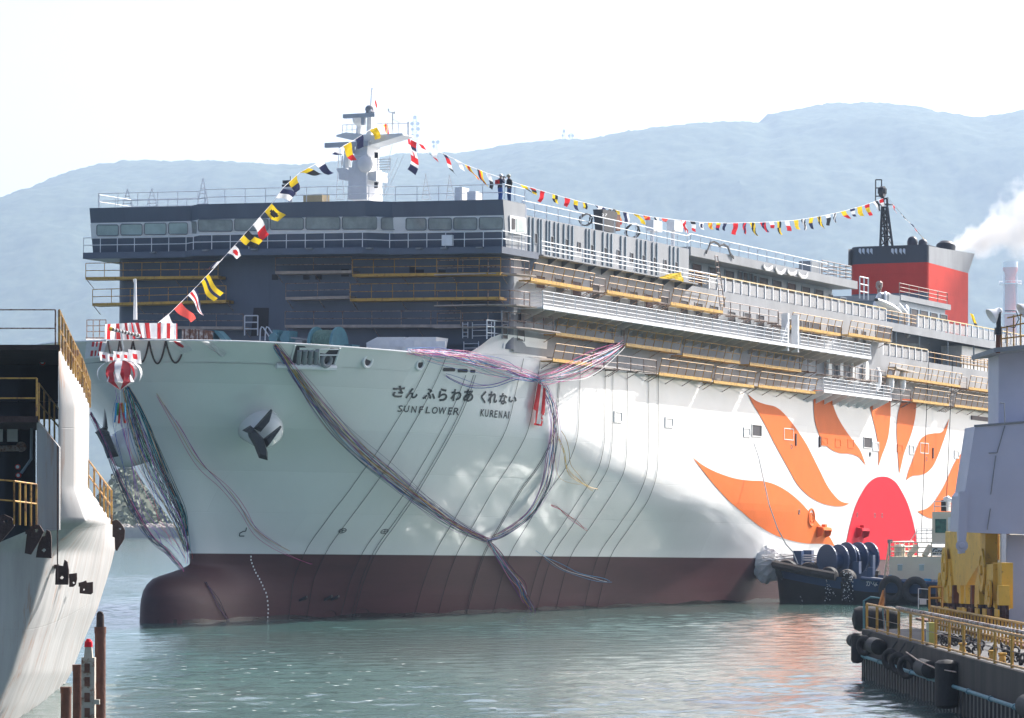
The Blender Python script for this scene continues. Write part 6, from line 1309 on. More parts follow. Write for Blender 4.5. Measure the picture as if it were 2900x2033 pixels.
M['lowstrake'] = mat('scuffed_grey_strake', (.17, .165, .16), .6, var=.35, scale=1.0, stretch=(1, 1, .3)); m = MB(); m.grid([[p + Vector((.004, -.03, 0)) for p in r] for r in shell(lambda y: -200.0 if y > 2000 else -180.0, 1935, 2110, 12)]); m.build('bottom_strake', 'lowstrake', hsec, smooth=True)
m = MB(); m.path([at(lerp(-180, xr(1935) - 2, k / 20), 1935 - (14 if k < 9 else 0) * max(0, (9 - k) / 9) * .2, lerp(110, 140, k / 20) - .5) for k in range(21)], .03, 5); m.build('weld_bead', 'block', hsec)
A = [at(x, y, 109.75) for x, y in ((104, 1187), (168, 1266), (168, 1500), (118, 1506), (104, 1490))]; m = MB(); m.prism(A, (0, .3, 0)); m.build('side_panel', 'block', hsec)
m = MB(); m.path([at(163, y, 109.6) for y in (1262, 1400, 1500, 1640)], .02, 4); m.build('seam', 'darkrust', hsec)
def bx(x0, y0, x1, y1, Y0, Y1, mm, nm, par):
    z0, z1 = at(0, y1, Y0).z, at(0, y0, Y0).z; X = lambda x, Yv: (x - CX) / F * Yv
    q = [(X(x0, Y0), Y0), (X(x1, Y0), Y0), (X(x1, Y1), Y1), (X(x0, Y1), Y1)]
    m = MB(); m.hexa([(a, b, z0) for a, b in q] + [(a, b, z1) for a, b in q]); return m.build(nm, mm, par)
bx(-120, 976, 169, 990, 109.6, 122, 'darkrust', 'upper_deck', hsec)
bx(-120, 1178, 108, 1196, 109.4, 120, 'darkrust', 'middle_deck', hsec)
bx(-120, 990, 165, 1186, 121, 121.6, 'navy_in', 'inner_bulkhead', hsec); bx(-120, 1186, 101, 1560, 119.8, 120.3, 'navy_in', 'inner_bulkhead', hsec)
for x in (50, 107): bx(x, 990, x + 5, 1178, 120.3, 121, 'navy_in', 'frame', hsec)
for x in (8, 55): bx(x, 1196, x + 6, 1490, 119, 119.7, 'navy_in', 'frame', hsec)
bx(-100, 1130, 165, 1136, 120.4, 121, 'navy_in', 'stringer', hsec)
for x0, x1 in ((-20, 8), (20, 50)): bx(x0, 1213, x1, 1250, 118.2, 118.8, 'white', 'cabinet', hsec)
bx(-60, 1268, 72, 1275, 118.4, 118.9, 'rust', 'pipe_tray', hsec)
m = MB(); m.tube(at(-40, 1272, 118), at(70, 1268, 118), .10, 8); m.torus(at(60, 1265, 117.6), (0, 1, 0), .12, .05, 12, 6); m.build('pipe', 'scaf', hsec)
m = MB(); m.path([at(90, 1195, 117), at(88, 1300, 117), at(60, 1340, 117)], .05, 6); m.build('conduit', 'bluegrey', hsec)
for x, y in ((121, 1026), (51, 1322), (53, 1346)):
    p = at(x, y, 119); m = MB(); m.lathe(p, (0, -1, 0), [(0, .09), (.1, .09), (.1, .001)], 12); o = m.build('lamp', 'fc', hsec); m = MB(); m.lathe(p + Vector((0, -.11, 0)), (0, -1, 0), [(0, .055), (.02, .055), (.02, .001)], 12); m.build('lens', 'white', o)
def yrails(pts, h, label, nr=2, step=.9, r=.022, mm='yrail', lean=(0, 0, 0)):
    t = thing('guard_rail', label, 'railing', pts[0], False, 'rails on the hull section'); m = MB()
    n = 0
    for a, b in zip(pts, pts[1:]):
        for k in range(1, nr + 1): o = Vector((0, 0, h * k / nr)); m.tube(a + o, b + o, r, 6)
    m.build('rail', mm, t)
    for a, b in zip(pts, pts[1:]):
        n = max(1, round((b - a).length / step))
        for i in range(n + 1): p = a.lerp(b, i / n); m = MB(); m.tube(p - Vector((0, 0, .1)), p + Vector((0, 0, h)), r * 1.25, 6); m.build('post', mm, t)
Y = 110.0
yrails([at(-60, 982, Y), at(157, 982, Y)], 1.10, 'rusty rail along the top deck edge of the hull section', 2, 2.6, .022, 'scaf')
yrails([at(168, 985, 110), at(200, 1040, 130), at(232, 1090, 152), at(255, 1148, 168)], 1.12, 'yellow rail running back along the top of the hull section', 2, 4.5, .035)
yrails([at(-60, 1184, Y - .4), at(104, 1184, Y - .4)], 1.18, 'yellow rail along the middle deck edge of the hull section', 2, 2.0, .026)
yrails([at(110, 1195, Y), at(168, 1262, Y + 8)], 1.15, 'yellow rail sloping down beside the middle deck of the hull section', 2, 2.0, .026)
yrails([at(-20, 1470, 107), at(40, 1475, 107), at(103, 1482, 109)], 1.15, 'yellow rail at the lowest open deck of the hull section', 2, .55, .026)
yrails([at(250, 1388, 166), at(284, 1434, 164), at(316, 1478, 160)], 1.35, 'yellow rail on the far low end of the hull section', 2, 1.2, .04)
def lug(zf, outline, hole, Y, label, mm='darkrust', th=.12):
    pts = [zf(*p) for p in outline]; hx, hy, hr = hole; hx, hy = zf(hx, hy); hr *= .4055
    ring = [(hx + hr * math.cos(k / 12 * 6.2832), hy + hr * math.sin(k / 12 * 6.2832)) for k in range(12)]
    n = len(pts); r = delaunay_2d_cdt([Vector(p) for p in pts + ring], [(i, (i + 1) % n) for i in range(n)] + [(n + i, n + (i + 1) % 12) for i in range(12)], [], 4, 1e-4)
    fs = [f for f in r[2] if math.hypot(sum(r[0][i].x for i in f) / 3 - hx, sum(r[0][i].y for i in f) / 3 - hy) > hr * .75]
    m = MB(); a = [at(p.x, p.y, Y) for p in r[0]]; b = [p + Vector((0, th, 0)) for p in a]; m.add(a, fs); m.add(b, fs)
    for loop in (list(range(n)), list(range(n, n + 12))):
        for i in range(len(loop)): j = loop[(i + 1) % len(loop)]; m.quad(a[loop[i]], a[j], b[j], b[loop[i]])
    t = solo('lifting_lug', label, 'lug', m, mm, at(*pts[0], Y), False, 'rusty lugs on the hull section')
    m = MB(); m.box(tuple(at(*pts[0], Y + .1)), tuple(at(pts[0][0] + 6, pts[0][1] + 10, Y + 1.0))); m.build('weld_block', mm, t)
lug(ZL2, [(-60, 200), (30, 190), (85, 215), (100, 270), (0, 385), (-60, 385)], (40, 235, 15), 107.0, 'dark rusted lug at the left picture edge, biggest of the row')
lug(ZL2, [(190, 300), (225, 262), (275, 262), (305, 310), (275, 375), (215, 470), (172, 460)], (253, 300, 14), 108.2, 'dark rusted lug second from the left, with a leaning lower edge')
lug(ZL2, [(285, 345), (315, 340), (325, 295), (350, 310), (358, 350), (358, 495), (250, 490), (262, 420)], (305, 440, 16), 108.6, 'dark rusted lug with an open hook on top, third from the left')
lug(ZL2, [(388, 540), (440, 550), (450, 505), (470, 520), (480, 580), (476, 680), (385, 680)], (432, 630, 14), 111.5, 'dark rusted hooked lug standing alone mid row')
lug(ZL2, [(483, 605), (535, 598), (537, 640), (528, 680), (510, 695), (482, 695)], (513, 667, 9), 115.5, 'small dark rusted lug to the right of the lone hooked one')
lug(ZL2, [(556, 665), (580, 658), (600, 650), (606, 665), (648, 660), (648, 735), (635, 748), (600, 745), (556, 740)], (585, 715, 8), 120.0, 'small square dark rusted lug furthest right in the row')
lug(ZL2, [(785, 235), (815, 225), (840, 245), (860, 275), (872, 300), (868, 360), (815, 445), (803, 430), (800, 350), (785, 345)], (838, 290, 9), 139.0, 'tall dark rusted lug hanging at the far end of the hull section')
# mooring piles at the foot of the section
def pile(x, wpx, ytop, Y, label, mm='rust', cap=True):
    c = at(x, 0, Y); r = wpx / F * Y / 2; zt = at(0, ytop, Y).z; t = thing('steel_pile', label, 'pile', (c.x, Y, -1), False, 'rusty piles'); m = MB(); m.lathe((c.x, Y, -1), (0, 0, 1), [(0, r), (zt - .2 + 1, r), (zt - .2 + 1, r * 1.1), (zt + 1, r * 1.1), (zt + 1, .01)], 16); m.build('tube', mm, t, smooth=True)
    if cap: m = MB(); m.lathe((c.x, Y, zt), (0, 0, 1), [(0, r * .75), (.35, r * .7), (.45, r * .45)], 12); m.torus((c.x, Y - r * .4, zt + .38), (0, 1, 0), r * .45, .03, 12, 5); m.build('head', 'darkrust', t, smooth=True)
pile(284, 31, 1775, 113.5, 'tall rusty steel pile standing right of the hull section')
pile(219, 26, 1882, 114.5, 'shorter rusty pile close under the curved hull section', 'rust', False)
pile(187, 30, 1945, 116.0, 'lowest rusty pile nearest the curved shell', 'rust', False)
t = thing('gauge_post', 'stained beige square post with a red cap between the rusty piles', 'post', at(250, 2033, 112.5)); c = at(250, 0, 112.5); zt = at(0, 1862, 112.5).z; M['beige'] = mat('stained_beige_paint', (.42, .38, .32), .7, var=.25, scale=1.5, rust=.45)
m = MB(); m.box((c.x - .2, 112.4, -1), (c.x + .2, 112.8, zt)); m.build('shaft', 'beige', t); m = MB(); m.hexa([(c.x - .13, 112.45, zt), (c.x + .13, 112.45, zt), (c.x + .13, 112.7, zt), (c.x - .13, 112.7, zt), (c.x - .1, 112.47, zt + .32), (c.x + .1, 112.47, zt + .32), (c.x + .1, 112.67, zt + .32), (c.x - .1, 112.67, zt + .32)]); m.build('neck', 'beige', t)
m = MB(); m.lathe((c.x, 112.57, zt + .32), (0, 0, 1), [(0, .13), (.15, .12), (.24, .06), (.25, .001)], 12); m.build('cap', 'crimson', t)
for k, y in enumerate((1892, 1930, 1975, 2018)): z = at(0, y, 112.4).z; m = MB(); m.box((c.x - .1, 112.36, z - .14), (c.x + .06, 112.4, z + .14)); m.build('panel', 'rust', t)
m = MB(); m.box((c.x + .2, 112.3, at(0, 1985, 112.4).z - .1), (c.x + .36, 112.45, at(0, 1985, 112.4).z + .05)); m.build('eye_plate', 'beige', t)
# ================================================================== right foreground: quay
M['quay'] = mat('stained_quay_concrete', (.050, .042, .036), .85, var=.5, scale=.8, stretch=(1, 1, .15))
M['quaydeck'] = mat('quay_deck', (.11, .11, .11), .85, var=.35, scale=.5)
M['sheet'] = mat('wet_sheet_pile', (.016, .014, .013), .5, var=.6, scale=1.2, stretch=(1, 1, .1))
QA, QB = Vector((13.77, 146, 0)), Vector((15.05, 88, 0)); QD = (QB - QA).normalized(); QN = Vector((QD.y, -QD.x, 0)); DZ = 1.9
if QN.x > 0: QN = -QN
def qp(t_, off=0, z=DZ): p = QA + QD * t_ + QN * off; return Vector((p.x, p.y, z))
QL = (QB - QA).length
quay = tag(MB().hexa([qp(0, 0, .85), qp(QL, 0, .85), qp(QL, -40, .85), qp(0, -40, .85), qp(0), qp(QL), qp(QL, -40), qp(0, -40)]).build('quay', 'quay'), 'dark stained concrete quay on sheet piles at the lower right', 'quay')
m = MB(); m.quad(qp(.05, -.05, DZ + .004), qp(QL, -.05, DZ + .004), qp(QL, -40, DZ + .004), qp(.05, -40, DZ + .004)); m.build('paving', 'quaydeck', quay)
for i in range(int(QL / .8)):
    t0 = i * .8; m = MB(); a, b, c, d = qp(t0, -.1, -1), qp(t0 + .4, .14 - .1 * (i % 2), -1), qp(t0 + .8, -.1, -1), None
    m.prism([qp(t0 + .02, -.5, -1), qp(t0 + .12, -.16, -1), qp(t0 + .22, -.02, -1), qp(t0 + .52, -.02, -1), qp(t0 + .62, -.16, -1), qp(t0 + .78, -.5, -1)], (0, 0, 1.86)); m.build('sheet_pile', 'sheet', quay)
m = MB(); m.grid([[qp(-.01 , -k * .8, z) for k in range(50)] for z in (-1, 1.9)]); m.build('end_wall', 'sheet', quay)
m = MB(); m.path([qp(-.2, .18, .90), qp(QL, .18, .90)], .065, 8); pp = m.build('service_pipe', 'bluepipe' if 'bluepipe' in M else 'teal', quay)
for i in range(12): m = MB(); c = qp(2.5 + i * 4.6, .18, .9); m.tube(c, c + QD * .2, .095, 8); m.build('coupling', 'teal', quay)
# yellow edge railing
t = thing('quay_railing', 'yellow tubular railing along the quay edge', 'railing', qp(.3, -.15)); ta = [.5 + 3.3 * i for i in range(17)]
m = MB(); m.tube(qp(.5, -.15, DZ + 1.0), qp(QL, -.15, DZ + 1.0), .045, 6); m.tube(qp(.5, -.15, DZ + .08), qp(QL, -.15, DZ + .08), .035, 6); m.build('rail', 'yrail', t)
m = MB(); m.tube(qp(.5, -.15, DZ + .5), qp(QL, -.15, DZ + .5), .012, 5); m.build('chain', 'scaf', t)
for q in ta: m = MB(); m.tube(qp(q, -.15, DZ), qp(q, -.15, DZ + 1.0), .055, 6); m.build('post', 'yellow', t)
m = MB(); m.path([qp(10, -.12, DZ + 1.10), qp(20, -.12, DZ + 1.12), qp(QL, -.12, DZ + 1.14)], .06, 6); solo('hose_line', 'pale thick pipe lashed along the top of the quay railing', 'pipe', m, 'rustwhite', qp(10, -.12, DZ + 1.1))
# teal corner handrail and orange cloth
m = MB(); m.path([qp(-.1, -.1, DZ - .9), qp(-.1, -.1, DZ + 1.1), qp(.0, -.35, DZ + 1.25), qp(.1, -.8, DZ + 1.2), qp(.15, -.9, DZ)], .05, 6); solo('corner_handrail', 'teal looped handrail at the outer corner of the quay', 'railing', m, 'teal', qp(-.1, -.1))
M['ocloth'] = mat('orange_cloth', (.80, .36, .12), .8, var=.25, scale=4)
Yc = 145.0; m = cloth([at(*ZQ(405, 380), Yc), at(*ZQ(430, 370), Yc), at(*ZQ(425, 540), Yc), at(*ZQ(360, 540), Yc)], 6, 10, .06, lambda s, q: 0, [0], 1); o = solo('orange_flag', 'furled orange cloth on a short pole at the quay corner', 'flag', m, 'ocloth', at(*ZQ(360, 540), Yc), smooth=True); m = MB(); m.tube(at(*ZQ(425, 360), Yc), at(*ZQ(425, 760), Yc), .03, 5); m.build('pole', 'scaf', o)
m = MB(); m.lathe(at(*ZQ(110, 655), 147.5), (1, 0, 0), [(0, .05), (.1, .42), (.3, .5), (1.6, .5), (1.8, .4), (1.85, .05)], 16); solo('foam_fender', 'black barrel fender floating off the quay corner', 'fender', m, 'rubber', at(*ZQ(110, 655), 147.5), smooth=True)
# pale painted post
Yc = 128.0; a, b = at(*ZQ(838, 950), Yc), at(*ZQ(932, 690), Yc); t = thing('quay_post', 'square post painted pale green and yellow on the quay edge', 'post', a); M['palegreen'] = mat('pale_green_paint', (.50, .56, .44), .6, var=.2, scale=2, rust=.2); M['limey'] = mat('lime_yellow_paint', (.50, .46, .10), .6, var=.2, scale=2)
zm_ = lerp(a.z, b.z, .22); m = MB(); m.box((a.x, Yc, zm_), (b.x - .28, Yc + .35, b.z)); m.build('left_face', 'palegreen', t); m = MB(); m.box((b.x - .28, Yc - .005, zm_), (b.x, Yc + .36, b.z - .01)); m.build('right_face', 'limey', t); m = MB(); m.box((a.x - .02, Yc - .02, DZ - .4), (b.x + .02, Yc + .38, zm_)); m.build('foot', 'rust', t)
# tyres and roll fenders on the quay face
def tyre(q, z, R, label, lean=0):
    c = qp(q, .26, z); m = MB(); m.torus(c, (QN + Vector((0, -.9 + lean, 0))).normalized(), R, R * .34, 22, 10); t = solo('tyre_fender', label, 'tyre', m, 'rubber', c, False, 'fenders on the quay face', True); m = MB(); m.tube(c + Vector((0, 0, R)), Vector((qp(q, -.05).x, qp(q, -.05).y, DZ)), .025, 4); m.build('lashing', 'rope', t)
for i, (q, z, R, l) in enumerate(((3.2, 1.35, .30, 'tyre fender nearest the outer quay corner'), (11.2, 1.15, .30, 'first of three tyre fenders hanging close together on the quay'), (13.4, 1.10, .31, 'second of three tyre fenders hanging close together on the quay'), (15.8, 1.05, .32, 'third of three tyre fenders hanging close together on the quay'))): tyre(q, z, R, l)
def roll(q, z, R, L, label, mm='rubber', vert=False):
    c = qp(q, .35, z); ax = Vector((0, 0, 1)) if vert else QD; m = MB(); m.lathe(c - ax * L / 2, ax, [(0, .02), (.03, R * .7), (.12, R), (L - .12, R), (L - .03, R * .7), (L, .02)], 16); solo('roll_fender', label, 'fender', m, mm, c, False, 'fenders on the quay face', True)
roll(.6, 1.45, .26, 1.5, 'black roll fender under the outer quay corner'); roll(1.5, 1.2, .24, 1.2, 'upright black roll fender below the outer quay corner', 'rubber', True); roll(7.5, 1.5, .30, 2.2, 'black roll fender between the corner tyre and the three tyres'); roll(21.5, 1.25, .30, 2.4, 'black roll fender below the pale painted post'); roll(26.5, .95, .38, 1.6, 'large upright black fender right of the pale post', 'rubber', True); roll(44, 1.1, .34, 3.0, 'scuffed grey roll fender low at the right picture edge')
m = MB(); m.path([qp(17.5, .5, 1.65), qp(21, .55, 1.5), qp(25, .5, 1.4), qp(29, .4, 1.45)], .025, 5); solo('mooring_line', 'slack grey rope strung across the quay fenders', 'rope', m, 'scaf', qp(17.5, .5, 1.65))
for i, q in enumerate((17.2, 24.5, 31, 33)): m = MB(); p = qp(q, -.45, DZ); m.lathe(p, (0, 0, 1), [(0, .12), (.22, .09), (.27, .14), (.31, .14), (.32, .01)], 12); solo('bollard', 'small yellow bollard on the quay, %s from the outer end' % ORD[i], 'bollard', m, 'yellow', p, False, 'bollards on the quay', True)
rd = random.Random(5); m = MB()
for k in range(60):
    q = rd.uniform(16, 40); p = qp(q, -rd.uniform(.5, 1.4), DZ); r = rd.uniform(.06, .16)
    m.torus(p + Vector((0, 0, rd.uniform(.05, .3))), (rd.uniform(-1, 1), rd.uniform(-1, 1), rd.uniform(-.3, .3)), r, .04, 10, 5)
o = m.build('cable_clutter', 'rubber'); tag(o, 'dark coils of cable and chain heaped behind the quay railing', 'cables', kind='stuff')
# comb-like crane guard
GX = 2.4; t = thing('crane_guard', 'yellow comb fence guarding the crane rail on the quay', 'fence', qp(3, -GX)); zt = DZ + .95
m = MB(); m.tube(qp(2, -GX, zt), qp(QL, -GX, zt), .05, 6); m.tube(qp(2, -GX, zt - .62), qp(QL, -GX, zt - .62), .035, 6); m.build('rail', 'yellow', t)
sl_ = None
for i in range(70):
    p = qp(2 + i * .8, -GX, zt - .40)
    if sl_ is None: mm_ = MB(); mm_.box((-.035, -.05, -.45), (.035, .05, .38)); o = mm_.build('slat', 'yellow', t, loc=(0, 0, 0)); sl_ = o
    else: o = sl_.copy(); COL.objects.link(o)
    o.location = p - Vector(t['_base'])
# ================================================================== portal crane
crane = thing('portal_crane', 'blue grey portal crane leg on yellow travelling bogies at the right edge', 'crane', (18.5, 140, DZ))
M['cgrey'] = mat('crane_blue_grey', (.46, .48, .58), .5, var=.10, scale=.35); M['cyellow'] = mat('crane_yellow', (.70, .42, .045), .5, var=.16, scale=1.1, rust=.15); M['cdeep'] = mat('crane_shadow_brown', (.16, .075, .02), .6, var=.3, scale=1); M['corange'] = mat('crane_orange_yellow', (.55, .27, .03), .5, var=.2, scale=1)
XP = 17.3
def cq(x, y, X=XP): px, py = ZK(x, y); Yv = X * F / (px - CX); return Vector((X, Yv, HC + (HOR - py) / F * Yv))
def cpoly(pts, X, th, mm, nm, par=crane):
    n = len(pts); r = delaunay_2d_cdt([Vector(p) for p in pts], [(i, (i + 1) % n) for i in range(n)], [], 1, 1e-4); A = [cq(p.x, p.y, X) for p in r[0]]; B = [p + Vector((th, 0, 0)) for p in A]; m = MB(); m.add(A, r[2]); m.add(B, r[2])
    for i in range(n): j = (i + 1) % n; m.quad(A[i], A[j], B[j], B[i])
    return m.build(nm, mm, par)
cpoly([(345, 20), (852, 38), (852, 440), (790, 405), (605, 705), (580, 705), (580, 870), (548, 850), (420, 690), (380, 370), (345, 360)], 17.3, .45, 'cyellow', 'equalizer_beam')
cpoly([(288, 360), (385, 372), (420, 690), (420, 830), (345, 910), (285, 820), (250, 940), (248, 680), (290, 650)], 17.2, .5, 'cyellow', 'bogie_frame')
cpoly([(790, 405), (852, 440), (950, 430), (950, 900), (985, 1010), (905, 930), (880, 970), (880, 730), (825, 720), (748, 870), (745, 990), (712, 970), (720, 690)], 17.2, .5, 'cyellow', 'bogie_frame')
cpoly([(955, 415), (1060, 420), (1060, 1000), (1035, 940), (985, 1012), (950, 900)], 17.35, .4, 'cyellow', 'bogie_frame')
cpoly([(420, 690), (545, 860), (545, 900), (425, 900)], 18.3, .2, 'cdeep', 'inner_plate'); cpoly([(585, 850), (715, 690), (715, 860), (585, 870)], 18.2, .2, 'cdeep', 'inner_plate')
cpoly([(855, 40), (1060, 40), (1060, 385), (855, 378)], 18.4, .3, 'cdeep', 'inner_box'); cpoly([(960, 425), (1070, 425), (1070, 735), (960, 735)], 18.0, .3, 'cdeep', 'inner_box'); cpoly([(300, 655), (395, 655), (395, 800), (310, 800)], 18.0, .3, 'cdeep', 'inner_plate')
for x, y, r, X in ((345, 475, .8, 17.18), (822, 515, .8, 17.18), (290, 700, .5, 17.15), (918, 810, .5, 17.15)):
    c = cq(x, y, X); m = MB(); m.lathe(c, (-1, 0, 0), [(0, r), (.08, r), (.08, r * .7), (.03, r * .65), (.03, r * .25), (.12, r * .22), (.12, .01)], 20); m.build('pivot_boss', 'cyellow', crane)
for i, x in enumerate((262, 322, 400, 470, 562, 625, 705, 795, 890, 950, 1045)):
    c = cq(x, 1000 + x * .06, 17.25); c.z = max(c.z, DZ + .42); m = MB(); m.lathe(c, (1, 0, 0), [(-.06, .01), (-.06, .4), (.0, .45), (.12, .45), (.14, .38), (.25, .38), (.25, .01)], 18); w_ = m.build('wheel', 'darkrust', crane)
    m = MB(); m.hexa([c + Vector((-.1, -.35, .3)), c + Vector((-.1, .35, .3)), c + Vector((.3, .35, .3)), c + Vector((.3, -.35, .3)), c + Vector((-.1, -.15, 1.0)), c + Vector((-.1, .15, 1.0)), c + Vector((.3, .15, 1.0)), c + Vector((.3, -.15, 1.0))]); m.box(tuple(c + Vector((-.16, -.5, -.1))), tuple(c + Vector((-.1, .5, .15)))); m.build('axle_bracket', 'cyellow' if i % 3 else 'rust', w_)
m = MB(); m.box((17.2, 100, DZ + .01), (17.5, 158, DZ + .1)); m.build('crane_rail', 'rust', crane)
# grey leg: sill box, gusset, post
def fpoly(pts, Y0, Y1, mm, nm, par=crane):
    A = [at(x, y, Y0) for x, y in pts]; B = [Vector((p.x, Y1, p.z)) for p in A]; n = len(A); m = MB(); m.add(A, [tuple(range(n))]); m.add(B, [tuple(range(n))])
    for i in range(n): j = (i + 1) % n; m.quad(A[i], A[j], B[j], B[i])
    return m.build(nm, mm, par)
fpoly([(2761, 1208), (2990, 1190), (2990, 1516), (2790, 1510), (2718, 1506), (2723, 1405), (2733, 1393)], 134, 137, 'cgrey', 'sill_box')
m = MB(); m.path([at(2759, 1206, 133.97), at(2990, 1188, 133.97)], .045, 6); m.build('top_flange', 'deck', crane)
fpoly([(2718, 1392), (2742, 1392), (2738, 1506), (2733, 1566), (2717, 1568), (2714, 1500)], 133.9, 134.4, 'cgrey', 'pin_arm')
m = MB(); m.lathe(at(2724, 1545, 133.9), (0, -1, 0), [(0, .22), (.06, .22), (.06, .12), (.1, .1), (.1, .01)], 16); m.build('pin', 'cgrey', crane)
fpoly([(2828, 990), (3000, 975), (3000, 1200), (2828, 1206)], 136, 139, 'cgrey', 'leg')
fpoly([(2838, 1512), (2850, 1512), (2848, 1772), (2836, 1766)], 133.6, 134.2, 'wrail', 'ladder_stringer'); fpoly([(2851, 1514), (2990, 1516), (2990, 1790), (2849, 1772)], 135, 137, 'cgrey', 'post')
for a, b in (((2844, 1142), (2846, 1200)), ((2846, 1205), (2824, 1282)), ((2824, 1282), (2800, 1283)), ((2820, 1290), (2806, 1400)), ((2805, 1440), (2796, 1500)), ((2845, 1142), (2832, 1141))):
    m = MB(); m.tube(at(*a, 133.96), at(*b, 133.96), .018, 4); m.build('weld_seam', 'deck', crane)
fpoly([(2815, 985), (2990, 968), (2990, 978), (2815, 998)], 132.5, 139, 'deck', 'platform')
m = MB(); Yr = 132.6; m.tube(at(2826, 1000, Yr), at(2828, 910, Yr), .09, 6); m.build('corner_post', 'rust', crane)
m = MB()
for k, x in enumerate((2836, 2852, 2871, 2890, 2915)): m.tube(at(x, 990 - (x - 2826) * .1, Yr), at(x, (925 if k < 2 else 895) - k * 2, Yr), .03, 5)
for y0, y1 in ((930, 905), (960, 945)): m.tube(at(2830, y0, Yr), at(2950, y1, Yr), .028, 5)
m.tube(at(2852, 900, Yr), at(2950, 880, Yr), .028, 5); m.build('platform_railing', 'yrail', crane)
def flood(px, py, label, s):
    c = at(px, py, 132.4); t = thing('floodlight', label, 'floodlight', at(px, py + 50, 132.4), False, 'floodlights on the crane platform')
    m = MB(); d = Vector((-.75, -.2, -.5)); m.lathe(c, d, [(-.28, .06), (-.24, .12), (-.05, .15), (.16, .30), (.19, .30), (.17, .27), (0, .13)], 16); m.build('reflector', 'white', t, smooth=True)
    m = MB(); m.box(tuple(c + Vector((.05, -.1, -.55))), tuple(c + Vector((.2, .1, .05)))); m.tube(c + Vector((.12, 0, -.75)), c + Vector((.12, 0, -.5)), .14, 8); m.build('bracket', 'black', t)
    m = MB(); m.path([c + Vector((.35, 0, .1)), c + Vector((.75, 0, .1)), c + Vector((.85, 0, -.2)), c + Vector((.7, 0, -.5)), c + Vector((.4, 0, -.45))], .02, 5); m.build('cable', 'rope', t)
flood(2818, 888, 'floodlight with a white bowl at the platform corner of the crane', 1); flood(2905, 873, 'floodlight at the right picture edge on the crane platform', 1)
m = MB(); q = [at(x, y, 141) for x, y in ((2630, 1665), (2648, 1665))]; m.rail([at(2632, 1725, 141), at(2668, 1725, 141)], .85, .5, 2, .04); solo('orange_gate', 'orange guard frame at the left end of the crane bogie', 'railing', m, 'corange', at(2632, 1725, 141))
m = MB(); m.rail([at(2601, 1724, 143), at(2630, 1726, 143)], .78, .4, 2, .015); m.box(tuple(at(2605, 1712, 142.9)), tuple(at(2623, 1696, 143))); solo('mesh_gate', 'thin grey gate with a white plate on the quay before the tug', 'gate', m, 'wrail', at(2601, 1724, 143))
# ================================================================== tug
tipu, tipw = side(2196, 1640, 14); tip = S(tipu, 14.3, tipw); tip.z = 0
TD = Vector((.905, -.426, 0)); TN = Vector((-.426, -.905, 0))
def TP(a, b, z): p = tip + TD * a + TN * b; return Vector((p.x, p.y, z))
tug = thing('tugboat', 'blue and cream harbour tug pressing its black fendered bow against the ferry', 'tugboat', tuple(TP(8, 0, 0)))
M['tugblue'] = mat('tug_navy_blue', (.020, .055, .14), .4, var=.2, scale=.6); M['tugblack'] = mat('tug_black', (.016, .016, .018), .5, var=.3); M['cream'] = mat('tug_cream', (.74, .67, .52), .45, var=.07, scale=.8)
def tb(a): return 4.4 * math.sqrt(max(0, 1 - (1 - min(a / 5.5, 1)) ** 2)) * (1 if a < 24 else 1 - .25 * ((a - 24) / 6) ** 2)
def tz(a): return ilin([0, 2, 6, 8, 12, 30], [2.75, 2.55, 1.95, 1.75, 1.62, 1.6], a)
aa = [0, .05, .2, .5, 1, 1.6, 2.4, 3.4, 4.5, 6, 8, 10, 14, 20, 26, 30]
def thull(z0f, z1f, fl0, fl1):
    rows = []
    for zf, fl in ((z0f, fl0), (z1f, fl1)):
        rows.append([TP(a + (1 - fl) * 1.5, tb(a) * fl, zf(a)) for a in aa] + [TP(a + (1 - fl) * 1.5, -tb(a) * fl, zf(a)) for a in reversed(aa)])
    m = MB(); m.grid(rows, closed=True); return m
thull(lambda a: -1, lambda a: tz(a) - .85, .80, .96).build('lower_hull', 'tugblack', tug, smooth=True); thull(lambda a: tz(a) - .85, lambda a: tz(a), .96, 1.0).build('topsides', 'tugblue', tug, smooth=True)
m = MB(); pts = [TP(a, tb(a) * .97, tz(a) - .35) for a in aa] + [TP(a, -tb(a) * .97, tz(a) - .35) for a in reversed(aa)]; m.add(pts, [tuple(range(len(pts)))]); m.build('deck', 'deck', tug)
# bow rolls and hanging tyre chains
for i, (x, y, r) in enumerate(((322, 635, .82), (500, 635, .62), (672, 672, .60), (830, 690, .58))):
    c = at(*ZT(x, y), (tip + TD * (1.5 + i * 1.2) + TN * (2.0 + i)).y); a_ = .7 + i * 1.3
    c2 = TP(a_, tb(a_) + .25, 0); c = Vector((c.x, c2.y, HC + (HOR - ZT(x, y)[1]) / F * c2.y)); m = MB(); d = Vector((-.3 - .25 * (3 - i) * 0, -1, 0)).normalized()
    m.lathe(c - d * .6, d, [(0, r * .9), (.2, r), (.9, r), (1.1, r * .9), (1.15, r * .55), (1.05, r * .3), (1.05, .01)], 20); m.build('bow_roll', 'rubber', tug, smooth=True)
m = MB(); m.path([TP(a, tb(a) + .15, tz(a) + .02) for a in aa[1:10]], .32, 8); m.path([TP(a, -tb(a) - .15, tz(a) + .02) for a in aa[1:10]], .3, 8); m.build('bow_fender', 'rubber', tug, smooth=True)
